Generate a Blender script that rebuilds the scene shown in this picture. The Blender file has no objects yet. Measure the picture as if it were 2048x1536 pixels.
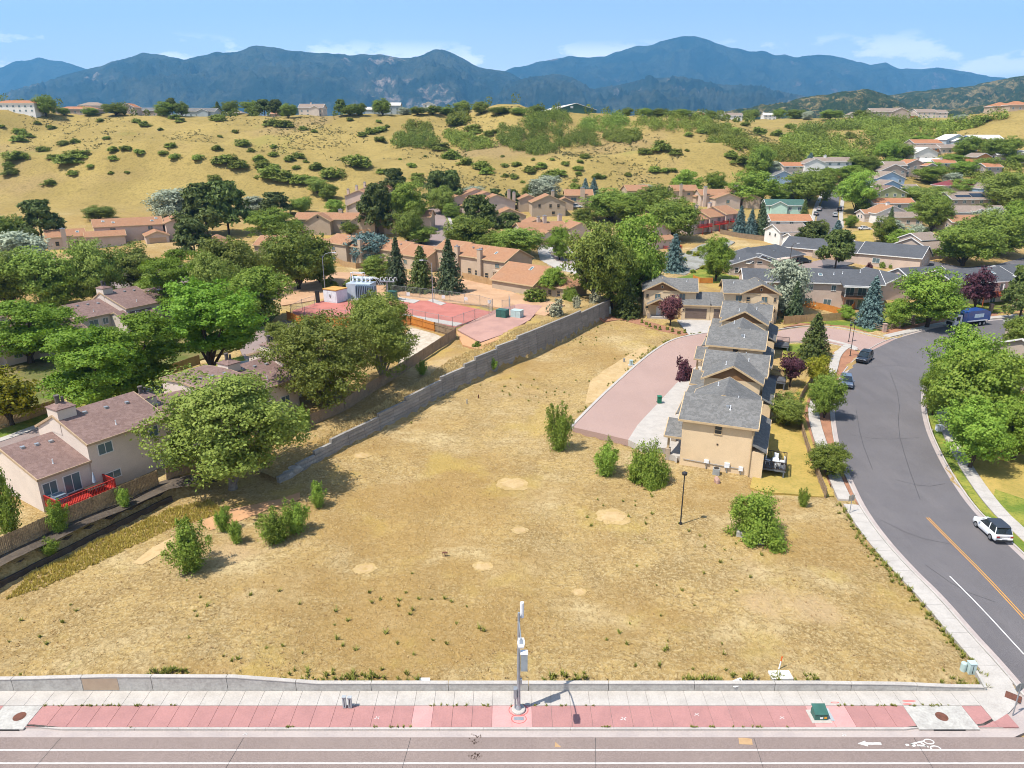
import bpy, math, random
import numpy as np
from mathutils import Vector, Matrix, noise as mnoise
random.seed(7); rng = np.random.default_rng(7)
R = math.radians
scene = bpy.context.scene
col = scene.collection

# ---------------------------------------------------------------- camera
CAM_H, PITCH, FPX = 38.75, R(18.6), 1420.0          # metres above the near road, tilt down, focal length in px of a 2048 px frame
cam_data = bpy.data.cameras.new('camera')
cam_data.sensor_width = 36.0; cam_data.lens = 36.0 * FPX / 2048.0
cam_data.clip_start = 0.5; cam_data.clip_end = 60000.0
cam = bpy.data.objects.new('camera', cam_data); col.objects.link(cam)
cam.location = (0, 0, CAM_H); cam.rotation_euler = (math.pi / 2 - PITCH, 0, 0)
scene.camera = cam

# ---------------------------------------------------------------- sun, sky, exposure
SUN_EL = R(61.0)
SUN_DIR = Vector((-0.88, -0.47, 0)).normalized()     # horizontal direction towards the sun
sun_data = bpy.data.lights.new('sun', 'SUN'); sun_data.energy = 4.9; sun_data.angle = R(0.53); sun_data.color = (1.0, 0.95, 0.87)
sun = bpy.data.objects.new('sun', sun_data); col.objects.link(sun)
to_sun = Vector((SUN_DIR.x * math.cos(SUN_EL), SUN_DIR.y * math.cos(SUN_EL), math.sin(SUN_EL)))
sun.rotation_euler = to_sun.to_track_quat('Z', 'Y').to_euler(); sun.location = (-60, -40, 140)
world = bpy.data.worlds.new('World'); scene.world = world; world.use_nodes = True
wn = world.node_tree.nodes; wl = world.node_tree.links; wn.clear()
w_out = wn.new('ShaderNodeOutputWorld'); w_bg = wn.new('ShaderNodeBackground'); w_bg.inputs['Strength'].default_value = 0.135
sky = wn.new('ShaderNodeTexSky'); sky.sky_type = 'NISHITA'; sky.sun_disc = False
sky.sun_elevation = SUN_EL; sky.sun_rotation = math.atan2(SUN_DIR.x, SUN_DIR.y)
sky.altitude = 1900; sky.air_density = 1.0; sky.dust_density = 3.0; sky.ozone_density = 1.0
def world_clouds():
    # thin cirrus and small cumulus, laid out on the sky dome by direction
    tc = wn.new('ShaderNodeTexCoord'); sep = wn.new('ShaderNodeSeparateXYZ'); wl.new(tc.outputs['Generated'], sep.inputs[0])
    def math_(op, a, b=None, c=None):
        n = wn.new('ShaderNodeMath'); n.operation = op
        for i, v in enumerate((a, b, c)):
            if v is None: continue
            if isinstance(v, (int, float)): n.inputs[i].default_value = v
            else: wl.new(v, n.inputs[i])
        return n.outputs[0]
    def ramp(v, a, b):
        n = wn.new('ShaderNodeMapRange'); n.interpolation_type = 'SMOOTHSTEP'
        wl.new(v, n.inputs[0]); n.inputs[1].default_value = a; n.inputs[2].default_value = b
        return n.outputs[0]
    az = math_('ARCTAN2', sep.outputs[0], sep.outputs[1])
    el = math_('ARCSINE', sep.outputs[2])
    def layer(sx, sy, off, scale, detail, lo, hi):
        cmb = wn.new('ShaderNodeCombineXYZ')
        wl.new(math_('MULTIPLY', az, sx), cmb.inputs[0]); wl.new(math_('MULTIPLY', el, sy), cmb.inputs[1]); cmb.inputs[2].default_value = off
        t = wn.new('ShaderNodeTexNoise'); t.inputs['Scale'].default_value = scale; t.inputs['Detail'].default_value = detail; t.inputs['Roughness'].default_value = 0.58
        wl.new(cmb.outputs[0], t.inputs['Vector'])
        return ramp(t.outputs[0], lo, hi)
    # low cumulus over the mountains (7 to 10 degrees up), thin cirrus above
    cum = layer(1.0, 2.4, 7.7, 9.0, 7, 0.46, 0.58)
    band = math_('MULTIPLY', ramp(el, R(3.6), R(4.6)), math_('SUBTRACT', 1.0, ramp(el, R(6.0), R(8.0))))
    cum = math_('MULTIPLY', cum, band)
    cir = layer(0.8, 5.0, 9.1, 2.6, 7, 0.46, 0.85)
    cir = math_('MULTIPLY', math_('MULTIPLY', cir, 0.5), ramp(el, R(6.0), R(9.5)))
    veil = math_('ADD', 0.06, math_('MULTIPLY', math_('SUBTRACT', 1.0, ramp(el, R(1.0), R(16.0))), 0.42))      # thin milky air low in the sky, all round
    amt = math_('MAXIMUM', math_('MAXIMUM', cum, cir), veil)
    mix = wn.new('ShaderNodeMix'); mix.data_type = 'RGBA'
    wl.new(amt, mix.inputs['Factor']); wl.new(sky.outputs[0], mix.inputs['A']); mix.inputs['B'].default_value = (8.6, 8.7, 8.9, 1)
    wl.new(mix.outputs['Result'], w_bg.inputs['Color'])
world_clouds()
wl.new(w_bg.outputs[0], w_out.inputs['Surface'])
scene.view_settings.view_transform = 'Standard'; scene.view_settings.look = 'None'
scene.view_settings.exposure = 0.66; scene.view_settings.gamma = 1.0; scene.view_settings.use_curve_mapping = False
scene.render.engine = 'CYCLES'
scene.cycles.max_bounces = 6; scene.cycles.diffuse_bounces = 2; scene.cycles.glossy_bounces = 2
scene.cycles.transmission_bounces = 3; scene.cycles.transparent_max_bounces = 6; scene.cycles.volume_bounces = 0
scene.cycles.use_denoising = True; scene.cycles.filter_width = 1.0
scene.cycles.use_adaptive_sampling = True; scene.cycles.adaptive_threshold = 0.02

# ---------------------------------------------------------------- lie of the land
def sstep(a, b, x):
    t = np.clip((x - a) / (b - a), 0, 1); return t * t * (3 - 2 * t)
_Y = np.arange(0, 6000, 1.0)
def _prof(pts):
    z = np.interp(_Y, [p[0] for p in pts], [p[1] for p in pts])
    k = np.hanning(33); k /= k.sum()
    zs = np.convolve(np.pad(z, 16, 'edge'), k, 'valid')
    return np.where(_Y < 60, z, zs)
PROF_L = _prof([(0,0),(43,0),(90,1.6),(130,2.2),(160,2.8),(200,4.4),(260,8),(315,14.5),(380,28.5),(450,46),(500,57.5),(530,58.5),(700,56),(1200,48),(2500,34),(6000,20)])
PROF_R = _prof([(0,0),(43,0),(90,1.6),(130,2.2),(160,2.8),(200,4.6),(255,8),(300,11.5),(340,17.5),(430,35),(560,50.5),(680,62.5),(740,63.5),(900,60),(1400,48),(2500,34),(6000,20)])
_NG = 257
def _fbm_grid(seed, cells):
    r = np.random.default_rng(seed); out = np.zeros((_NG, _NG)); amp = 1.0
    for o in range(5):
        n = cells * 2 ** o
        g = r.standard_normal((n + 1, n + 1)); g[-1] = g[0]; g[:, -1] = g[:, 0]
        t = np.linspace(0, n, _NG); i = np.minimum(t.astype(int), n - 1); f = t - i; f = f * f * (3 - 2 * f)
        a = g[i][:, i] * (1 - f) + g[i][:, i + 1] * f; b = g[i + 1][:, i] * (1 - f) + g[i + 1][:, i + 1] * f
        out += amp * (a * (1 - f[:, None]) + b * f[:, None]); amp *= 0.5
    return out / 1.6
_FB = _fbm_grid(3, 8)
def fbm(x, y, size):
    """smooth periodic noise, about -1..1; the coarsest lumps are size/8 across"""
    u = (np.asarray(x) / size % 1.0) * (_NG - 1); v = (np.asarray(y) / size % 1.0) * (_NG - 1)
    i = np.minimum(u.astype(int), _NG - 2); j = np.minimum(v.astype(int), _NG - 2); fu = u - i; fv = v - j
    return (_FB[j, i] * (1 - fu) + _FB[j, i + 1] * fu) * (1 - fv) + (_FB[j + 1, i] * (1 - fu) + _FB[j + 1, i + 1] * fu) * fv
KNOLLS = [(-185, 362, 15.0, 100, 27), (-170, 412, -5.0, 110, 20), (-60, 352, 3.5, 40, 24), (92, 385, 10.5, 62, 25), (100, 425, -3.0, 70, 18), (20, 372, 3.0, 40, 22), (-250, 452, -3.0, 60, 30),
          (330, 470, 14.0, 70, 60), (-40, 440, -5.0, 26, 45), (120, 440, 4.0, 40, 30)]
WALL_Y = 42.95          # face of the low wall behind the pavement
def zlow(x, y):
    x = np.asarray(x, float); y = np.asarray(y, float)
    i = np.clip(y, 0, 5998); k = i.astype(int); f = i - k
    zl = PROF_L[k] * (1 - f) + PROF_L[k + 1] * f; zr = PROF_R[k] * (1 - f) + PROF_R[k + 1] * f
    w = sstep(0.20, 0.44, x / np.maximum(y, 1))
    z = zl * (1 - w) + zr * w
    for cx, cy, a, sx, sy in KNOLLS:
        z = z + a * np.exp(-((x - cx) / sx) ** 2 - ((y - cy) / sy) ** 2)
    z = z + sstep(320, 400, y) * (1 - sstep(640, 720, y)) * 3.2 * fbm(x, y * 0.7, 330)
    # the vacant lot stands above the pavement behind the low wall
    hw = np.interp(x, [-62, -37.2, -30, -20.7, -14.5, 22.7, 29, 32.5, 35.0], [0.75, 0.95, 1.15, 1.12, 0.55, 0.55, 0.45, 0.2, 0.0])
    z = z + hw * sstep(WALL_Y + 0.05, WALL_Y + 0.5, y) * np.exp(-np.maximum(y - WALL_Y, 0) / 30)
    return z
def ray(px, py):
    a = PITCH + math.atan2(py - 768.0, FPX)
    v = (py - 768.0) / FPX
    dy = math.cos(PITCH) - v * math.sin(PITCH); dz = -math.sin(PITCH) - v * math.cos(PITCH)
    return np.array([(px - 1024.0) / FPX / dy, 1.0, dz / dy])
_S = np.concatenate([np.arange(24, 220, 0.25), np.arange(220, 1200, 1.0), np.arange(1200, 3000, 10.0)])
def at(px, py, h=0.0, surf=None):
    """the spot on the land (or h metres above it) seen at a pixel of the photograph"""
    f = surf or terr; d = ray(px, py)
    g = CAM_H + _S * d[2] - (f(_S * d[0], _S) + h)
    i = np.argmax(g < 0)
    if g[i] >= 0:                                   # just over the crest: take the crest itself
        k = int(np.argmin((g / _S)[:1400])); s = _S[k]; return Vector((s * d[0], s, float(f(np.array([s * d[0]]), np.array([s]))[0]) + h))
    if i == 0: s = _S[0]
    else: s = _S[i - 1] + (_S[i] - _S[i - 1]) * g[i - 1] / (g[i - 1] - g[i])
    return Vector((s * d[0], s, CAM_H + s * d[2]))
def project(p):
    y = p[1] * math.cos(PITCH) - (p[2] - CAM_H) * math.sin(PITCH)
    v = -p[1] * math.sin(PITCH) - (p[2] - CAM_H) * math.cos(PITCH)
    return 1024 + FPX * p[0] / y, 768 + FPX * v / y
def depth_of(p): return p[1] * math.cos(PITCH) - (p[2] - CAM_H) * math.sin(PITCH)
# bank line: left of it the land is terraced up by timber wall, slope, block wall
_bank_px = [(-260,1330,1.9,0.9),(-120,1240,2.0,0.9),(0,1178,2.0,0.9),(170,1090,1.9,0.9),(345,1003,1.5,0.9),(440,985,1.3,8.0),(520,975,0.9,8.0),
            (560,968,0.5,1.0),(700,892,1.6,1.0),(800,842,2.1,1.0),(900,787,2.7,1.0),(1000,742,3.9,1.0),(1050,721,4.2,1.0),(1150,672,4.0,1.0),(1222,632,3.3,1.0),(1262,606,2.2,4.0),(1300,570,0.8,8.0),(1330,545,0.0,10.0)]
BANK = np.array([[*at(a, b, 0, zlow)[:2], h, r] for a, b, h, r in _bank_px])
def bank(x, y):
    """signed distance to the bank line (left positive), wall height and ramp width there"""
    x = np.asarray(x, float); y = np.asarray(y, float)
    best = np.full(x.shape, 1e9); sd = np.zeros(x.shape); hh = np.zeros(x.shape); rr = np.ones(x.shape)
    for a, b in zip(BANK[:-1], BANK[1:]):
        ex, ey = b[0] - a[0], b[1] - a[1]; L2 = ex * ex + ey * ey
        t = np.clip(((x - a[0]) * ex + (y - a[1]) * ey) / L2, 0, 1)
        dx, dy = x - a[0] - t * ex, y - a[1] - t * ey
        d = np.hypot(dx, dy); side = np.sign(ex * dy - ey * dx)
        m = d < best - 1e-9
        best = np.where(m, d, best); sd = np.where(m, d * side, sd); hh = np.where(m, a[2] + t * (b[2] - a[2]), hh); rr = np.where(m, a[3] + t * (b[3] - a[3]), rr)
    return sd, hh, rr
def terr(x, y):
    z = zlow(x, y); sd, hh, rr = bank(x, y)
    return z + np.where(sd > 0, hh * sstep(0, 1, sd / rr) * (1 - sstep(25, 140, sd)), 0.0)
def terr1(x, y): return float(terr(np.array([x]), np.array([y]))[0])

# ---------------------------------------------------------------- helpers: meshes, objects, materials
class MB:
    def __init__(s): s.v = []; s.f = []
    def box(s, x0, x1, y0, y1, z0, z1):
        b = len(s.v); s.v += [(x, y, z) for z in (z0, z1) for y in (y0, y1) for x in (x0, x1)]
        s.f += [tuple(b + i for i in q) for q in ((0,2,3,1),(4,5,7,6),(0,1,5,4),(2,6,7,3),(0,4,6,2),(1,3,7,5))]; return s
    def poly(s, pts):
        b = len(s.v); s.v += [tuple(p) for p in pts]; s.f.append(tuple(range(b, b + len(pts)))); return s
    def prism(s, pts, dz):                                  # polygon extruded by a vector
        n = len(pts); b = len(s.v); d = Vector(dz) if not isinstance(dz, (int, float)) else Vector((0, 0, dz))
        s.v += [tuple(p) for p in pts] + [tuple(Vector(p) + d) for p in pts]
        s.f.append(tuple(range(b + n - 1, b - 1, -1))); s.f.append(tuple(range(b + n, b + 2 * n)))
        for i in range(n): j = (i + 1) % n; s.f.append((b + i, b + j, b + n + j, b + n + i))
        return s
    def tube(s, pts, rad, n=8, cap=True):
        pts = [Vector(p) for p in pts]; rad = rad if hasattr(rad, '__len__') else [rad] * len(pts); rings = []
        for i, p in enumerate(pts):
            d = (pts[min(i + 1, len(pts) - 1)] - pts[max(i - 1, 0)]).normalized()
            a = d.orthogonal().normalized(); c = d.cross(a); b = len(s.v); rings.append(b)
            for k in range(n):
                t = 2 * math.pi * k / n; s.v.append(tuple(p + (a * math.cos(t) + c * math.sin(t)) * rad[i]))
        for r0, r1 in zip(rings[:-1], rings[1:]):
            for k in range(n): j = (k + 1) % n; s.f.append((r0 + k, r0 + j, r1 + j, r1 + k))
        if cap: s.f.append(tuple(range(rings[0] + n - 1, rings[0] - 1, -1))); s.f.append(tuple(range(rings[-1], rings[-1] + n)))
        return s
    def cyl(s, x, y, z0, z1, r, n=12, r1=None): return s.tube([(x, y, z0), (x, y, z1)], [r, r if r1 is None else r1], n)
    def bar(s, a, b, w, h):                                 # rectangular bar between two points
        a, b = Vector(a), Vector(b); d = (b - a).normalized(); up = Vector((0, 0, 1))
        if abs(d.z) > 0.98: up = Vector((0, 1, 0))
        x = d.cross(up).normalized() * w / 2; y = x.cross(d).normalized() * h / 2; k = len(s.v)
        for p in (a, b): s.v += [tuple(p + i * x + j * y) for i, j in ((-1,-1),(1,-1),(1,1),(-1,1))]
        s.f += [tuple(k + i for i in q) for q in ((3,2,1,0),(4,5,6,7),(0,1,5,4),(1,2,6,5),(2,3,7,6),(3,0,4,7))]; return s
    def lathe(s, prof, n=16, cx=0, cy=0):
        b = len(s.v)
        for r, z in prof:
            for k in range(n): t = 2 * math.pi * k / n; s.v.append((cx + r * math.cos(t), cy + r * math.sin(t), z))
        for i in range(len(prof) - 1):
            for k in range(n): j = (k + 1) % n; s.f.append((b + i*n + k, b + i*n + j, b + i*n + n + j, b + i*n + n + k))
        s.f.append(tuple(range(b + n - 1, b - 1, -1))); s.f.append(tuple(range(b + len(prof)*n - n, b + len(prof)*n))); return s
    def mesh(s, name):
        m = bpy.data.meshes.new(name); m.from_pydata(s.v, [], s.f); m.update(); return m
    def build(s, name, mat, parent=None, smooth=False):
        return link(name, s.mesh(name), mat, parent, smooth)
def link(name, me, mat=None, parent=None, smooth=False):
    if mat is not None and len(me.materials) == 0: me.materials.append(mat)
    if smooth: me.polygons.foreach_set('use_smooth', [True] * len(me.polygons))
    o = bpy.data.objects.new(name, me); col.objects.link(o)
    if parent is not None: o.parent = parent
    return o
def tag(o, label, cat, group=None, kind=None):
    o['label'] = label
    if cat: o['category'] = cat
    if group: o['group'] = group
    if kind: o['kind'] = kind
    return o
def struct(o): o['kind'] = 'structure'; return o
def thing(name, label, cat, loc=(0, 0, 0), rz=0.0, group=None):
    o = bpy.data.objects.new(name, None); o.empty_display_size = 0.3; col.objects.link(o)
    o.location = loc; o.rotation_euler = (0, 0, rz); return tag(o, label, cat, group, 'thing')
def copy_thing(src, loc, rz, label, group=None, scale=None):
    def rec(o, parent):
        c = o.copy(); col.objects.link(c)
        if parent is not None: c.parent = parent
        for ch in o.children: rec(ch, c)
        return c
    r = rec(src, None); r.location = loc; r.rotation_euler = (0, 0, rz); r['label'] = label
    if group: r['group'] = group
    if scale: r.scale = scale
    return r
def np_mesh(name, V, F):
    m = bpy.data.meshes.new(name); V = np.asarray(V, np.float32); F = np.asarray(F, np.int32); k = F.shape[1]
    m.vertices.add(len(V)); m.vertices.foreach_set('co', V.ravel())
    m.loops.add(F.size); m.loops.foreach_set('vertex_index', F.ravel())
    m.polygons.add(len(F)); m.polygons.foreach_set('loop_start', np.arange(0, F.size, k, dtype=np.int32)); m.polygons.foreach_set('loop_total', np.full(len(F), k, np.int32))
    m.update(calc_edges=True); return m

MATS = {}
class NT:
    """small wrapper for building material node trees"""
    def __init__(s, name):
        s.m = bpy.data.materials.new(name); s.m.use_nodes = True; s.t = s.m.node_tree; s.n = s.t.nodes; s.l = s.t.links
        s.b = s.n['Principled BSDF']; s.b.inputs['Specular IOR Level'].default_value = 0.25
        s.tc = s.n.new('ShaderNodeTexCoord')
    def set(s, sock, v):
        i = s.b.inputs[sock] if isinstance(sock, str) else sock
        if hasattr(v, 'links') or hasattr(v, 'is_linked'): s.l.new(v, i)
        elif isinstance(v, (tuple, list)) and len(v) == 3 and i.type == 'RGBA': i.default_value = (*v, 1)
        else: i.default_value = v
    def pos(s): return s.n.new('ShaderNodeNewGeometry').outputs['Position']
    def mapping(s, vec, scale=(1, 1, 1), rot=(0, 0, 0), loc=(0, 0, 0)):
        n = s.n.new('ShaderNodeMapping'); s.l.new(vec, n.inputs[0]); n.inputs['Scale'].default_value = scale; n.inputs['Rotation'].default_value = rot; n.inputs['Location'].default_value = loc; return n.outputs[0]
    def noise(s, vec, scale, detail=4, rough=0.55, dist=0.0):
        n = s.n.new('ShaderNodeTexNoise'); s.l.new(vec, n.inputs['Vector']); n.inputs['Scale'].default_value = scale; n.inputs['Detail'].default_value = detail; n.inputs['Roughness'].default_value = rough; n.inputs['Distortion'].default_value = dist; return n.outputs[0]
    def voro(s, vec, scale, out='Distance', rand=1.0):
        n = s.n.new('ShaderNodeTexVoronoi'); s.l.new(vec, n.inputs['Vector']); n.inputs['Scale'].default_value = scale; n.inputs['Randomness'].default_value = rand; return n.outputs[out]
    def ramp(s, v, a, b, lo=0.0, hi=1.0):
        n = s.n.new('ShaderNodeMapRange'); n.interpolation_type = 'SMOOTHSTEP'; s.l.new(v, n.inputs[0])
        for i, x in enumerate((a, b, lo, hi)): n.inputs[i + 1].default_value = x
        return n.outputs[0]
    def mix(s, f, a, b, mode='MIX'):
        n = s.n.new('ShaderNodeMix'); n.data_type = 'RGBA'; n.blend_type = mode
        s.set(n.inputs['Factor'], f); s.set(n.inputs['A'], a); s.set(n.inputs['B'], b); return n.outputs['Result']
    def math(s, op, a, b=0.0):
        n = s.n.new('ShaderNodeMath'); n.operation = op; s.set(n.inputs[0], a); s.set(n.inputs[1], b); return n.outputs[0]
    def sep(s, v):
        n = s.n.new('ShaderNodeSeparateXYZ'); s.l.new(v, n.inputs[0]); return n.outputs
    def bump(s, h, strength, dist=0.05):
        n = s.n.new('ShaderNodeBump'); n.inputs['Strength'].default_value = strength; n.inputs['Distance'].default_value = dist; s.l.new(h, n.inputs['Height']); s.l.new(n.outputs[0], s.b.inputs['Normal'])
    def objrand(s): return s.n.new('ShaderNodeObjectInfo').outputs['Random']
    def island(s): return s.n.new('ShaderNodeNewGeometry').outputs['Random Per Island']
def mul(c, k): return tuple(x * k for x in c)
def M(name, c, c2=None, scale=3.0, rough=0.8, bump=0.0, metal=0.0, fine=0.0, fscale=25.0, spec=0.25, rand=0.0, detail=5):
    """painted, concrete, stone ... : two tones mixed by noise, optional fine grain, bump and per-object tint"""
    if name in MATS: return MATS[name]
    t = NT(name); v = t.pos(); c2 = c2 or mul(c, 0.82)
    cc = t.mix(t.ramp(t.noise(v, scale, detail), 0.35, 0.68), c, c2)
    if fine: cc = t.mix(fine, cc, t.mix(t.ramp(t.noise(v, fscale, 3), 0.35, 0.65), mul(c2, 0.75), mul(c, 1.12)))
    if rand: cc = t.mix(t.math('MULTIPLY', t.objrand(), rand), cc, mul(c2, 0.6))
    t.set('Base Color', cc); t.b.inputs['Roughness'].default_value = rough; t.b.inputs['Metallic'].default_value = metal; t.b.inputs['Specular IOR Level'].default_value = spec
    if bump: t.bump(t.noise(v, fscale, 4), bump)
    MATS[name] = t.m; return t.m
def M_roof(name, c, c2, c3=None):
    """asphalt shingle: courses with a per-tab tone"""
    if name in MATS: return MATS[name]
    t = NT(name); v = t.pos()
    tab = t.voro(t.mapping(v, (1, 1, 1.6)), 3.2, 'Color'); tb = t.sep(tab)[0]
    cc = t.mix(t.ramp(tb, 0.1, 0.9), c, c2)
    cc = t.mix(t.ramp(t.noise(v, 0.35, 4), 0.42, 0.68), cc, t.mix(0.5, cc, c3 or mul(c2, 0.8)))
    cc = t.mix(0.35, cc, t.mix(t.ramp(t.noise(v, 14, 3), 0.3, 0.7), mul(c2, 0.7), mul(c, 1.2)))
    t.set('Base Color', cc); t.b.inputs['Roughness'].default_value = 0.9; t.b.inputs['Specular IOR Level'].default_value = 0.15
    t.bump(t.noise(v, 9, 3), 0.5, 0.03); MATS[name] = t.m; return t.m
def M_leaf(name, c, c2, trans=0.25, rand=0.5):
    if name in MATS: return MATS[name]
    t = NT(name)
    f = t.math('ADD', t.math('MULTIPLY', t.island(), 0.75), t.math('MULTIPLY', t.objrand(), 0.25))
    cc = t.mix(f, c, c2); hs = t.n.new('ShaderNodeHueSaturation'); s_ = t.math('MULTIPLY', t.objrand(), 0.028)
    t.set(hs.inputs['Hue'], t.math('ADD', s_, 0.482)); t.set(hs.inputs['Value'], t.math('ADD', t.math('MULTIPLY', t.objrand(), rand), 1.05 - rand / 2)); t.set(hs.inputs['Color'], cc)
    cc = hs.outputs[0]; t.set('Base Color', cc); t.b.inputs['Roughness'].default_value = 0.6; t.b.inputs['Specular IOR Level'].default_value = 0.2
    tr = t.n.new('ShaderNodeBsdfTranslucent'); t.set(tr.inputs['Color'], cc); mx = t.n.new('ShaderNodeMixShader'); mx.inputs[0].default_value = trans
    t.l.new(t.b.outputs[0], mx.inputs[1]); t.l.new(tr.outputs[0], mx.inputs[2]); t.l.new(mx.outputs[0], t.n['Material Output'].inputs['Surface'])
    MATS[name] = t.m; return t.m
def M_glass(name, c=(0.03, 0.04, 0.05), rough=0.08):
    if name in MATS: return MATS[name]
    t = NT(name); t.set('Base Color', c); t.b.inputs['Roughness'].default_value = rough; t.b.inputs['Specular IOR Level'].default_value = 0.6; MATS[name] = t.m; return t.m

concrete = M('pale concrete', (0.44, 0.405, 0.365), (0.37, 0.34, 0.305), 0.9, 0.9, 0.2, fine=0.25, fscale=9)
concrete_wall = M('wall concrete', (0.44, 0.42, 0.38), (0.34, 0.32, 0.29), 1.6, 0.9, 0.2, fine=0.3, fscale=6)
kerb_conc = M('kerb concrete', (0.44, 0.40, 0.36), (0.36, 0.33, 0.30), 0.8, 0.9, fine=0.2, fscale=8)
gutter_conc = M('gutter concrete', (0.40, 0.34, 0.31), (0.34, 0.29, 0.27), 0.6, 0.9, fine=0.2, fscale=8)
red_conc = M('red tinted concrete', (0.39, 0.195, 0.178), (0.33, 0.168, 0.155), 0.7, 0.9, 0.1, fine=0.25, fscale=12, rand=0.10)
pink_conc = M('new pink concrete', (0.55, 0.28, 0.26), (0.50, 0.25, 0.235), 0.9, 0.9, 0.1, fine=0.2, fscale=12)
white_paint = M('white paint', (0.78, 0.77, 0.74), (0.70, 0.69, 0.66), 2.0, 0.6)
road_white = M('white road paint', (0.64, 0.62, 0.59), (0.50, 0.48, 0.455), 3.0, 0.8, fine=0.3, fscale=14)
road_yellow = M('orange road paint', (0.62, 0.30, 0.06), (0.50, 0.24, 0.06), 3.0, 0.8, fine=0.3, fscale=14)
metal_grey = M('galvanised metal', (0.36, 0.38, 0.40), (0.30, 0.32, 0.34), 2.0, 0.45, metal=0.5)
metal_dark = M('dark metal', (0.03, 0.03, 0.032), None, 2.0, 0.5)
metal_white = M('white metal', (0.72, 0.73, 0.74), (0.64, 0.65, 0.66), 2.0, 0.45)
bronze = M('bronze metal', (0.055, 0.04, 0.03), None, 2.0, 0.5)
util_green = M('utility green', (0.045, 0.13, 0.105), (0.035, 0.10, 0.08), 1.5, 0.5)
util_pale = M('utility pale green', (0.42, 0.52, 0.50), (0.36, 0.46, 0.44), 1.5, 0.5)
rust = M('rusty iron', (0.15, 0.06, 0.04), (0.10, 0.045, 0.03), 4, 0.9)
glass = M_glass('window glass'); glass_blue = M_glass('pale window glass', (0.10, 0.15, 0.16), 0.15)
wood_grey = M('weathered wood', (0.30, 0.21, 0.13), (0.20, 0.145, 0.095), 1.2, 0.9, 0.3, fine=0.45, fscale=10)
wood_tan = M('tan wood', (0.46, 0.30, 0.15), (0.36, 0.225, 0.11), 1.2, 0.9, fine=0.35, fscale=10)
wood_orange = M('orange stained wood', (0.55, 0.22, 0.045), (0.46, 0.17, 0.035), 1.0, 0.8, fine=0.3, fscale=9)
deck_red = M('red deck paint', (0.42, 0.035, 0.025), (0.34, 0.028, 0.02), 1.5, 0.6)
bark = M('bark', (0.075, 0.055, 0.04), (0.05, 0.038, 0.03), 5, 0.95); bark_pale = M('pale bark', (0.24, 0.21, 0.18), (0.16, 0.14, 0.12), 5, 0.95)

# ---------------------------------------------------------------- ground materials
def dry_grass_mat():
    t = NT('dry grass ground'); v = t.pos(); xyz = t.sep(v)
    big = t.noise(v, 0.035, 5, 0.6); mid = t.noise(v, 0.22, 6, 0.65); fine = t.noise(v, 1.7, 6, 0.75, 0.8); tuft = t.noise(v, 3.4, 5, 0.7, 0.5)
    straw, brown, pale, soil = (0.43, 0.30, 0.12), (0.305, 0.207, 0.085), (0.53, 0.405, 0.21), (0.46, 0.325, 0.175)
    c = t.mix(t.ramp(mid, 0.38, 0.62), straw, brown)
    c = t.mix(t.ramp(t.noise(v, 0.11, 5, 0.6), 0.50, 0.66), c, pale)
    c = t.mix(t.math('MULTIPLY', t.ramp(fine, 0.44, 0.60), 0.72), c, mul(brown, 0.66))
    c = t.mix(t.math('MULTIPLY', t.ramp(t.noise(t.mapping(v, (0.09, 0.8, 1), (0, 0, R(4))), 1.0, 4, 0.6), 0.5, 0.68), 0.4), c, mul(brown, 0.9))
    c = t.mix(t.math('MULTIPLY', t.ramp(tuft, 0.46, 0.62), 0.62), c, pale)
    c = t.mix(t.math('MULTIPLY', t.ramp(t.noise(v, 0.06, 4), 0.60, 0.70), 0.8), c, soil)
    c = t.mix(t.math('MULTIPLY', t.ramp(t.noise(v, 0.5, 6, 0.75), 0.60, 0.72), 0.55), c, (0.26, 0.205, 0.06))   # greenish weeds
    c = t.mix(t.math('MULTIPLY', t.ramp(t.noise(t.mapping(v, (0.55, 1, 1), (0, 0, R(20))), 0.055, 5, 0.62), 0.46, 0.62), 0.62), c, (0.31, 0.19, 0.062))
    c = t.mix(t.math('MULTIPLY', t.ramp(t.noise(v, 0.085, 4, 0.6), 0.54, 0.66), 0.45), c, (0.45, 0.325, 0.085))
    # hillside: finer, golden, with bare pinkish ground in places
    hill = t.mix(t.ramp(t.noise(v, 0.03, 6, 0.65), 0.38, 0.64), (0.35, 0.26, 0.088), (0.28, 0.208, 0.07))
    hill = t.mix(t.math('MULTIPLY', t.ramp(t.noise(v, 0.012, 5, 0.6), 0.52, 0.66), 0.7), hill, (0.285, 0.20, 0.098))
    hill = t.mix(t.math('MULTIPLY', t.ramp(t.noise(v, 0.28, 5, 0.75), 0.54, 0.70), 0.55), hill, (0.12, 0.095, 0.033))
    hill = t.mix(t.math('MULTIPLY', t.ramp(t.noise(v, 0.9, 5, 0.75), 0.46, 0.62), 0.5), hill, (0.17, 0.13, 0.045))
    hill = t.mix(t.math('MULTIPLY', t.ramp(t.noise(v, 0.022, 5, 0.6), 0.60, 0.70), 0.6), hill, (0.24, 0.215, 0.06))
    c = t.mix(t.ramp(xyz[1], 250, 330), c, hill)
    t.set('Base Color', c); t.b.inputs['Roughness'].default_value = 1.0; t.b.inputs['Specular IOR Level'].default_value = 0.05
    h = t.math('ADD', t.math('MULTIPLY', fine, 0.7), t.math('MULTIPLY', tuft, 0.5)); t.bump(h, 1.0, 0.30); return t.m
m_ground = dry_grass_mat()
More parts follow.
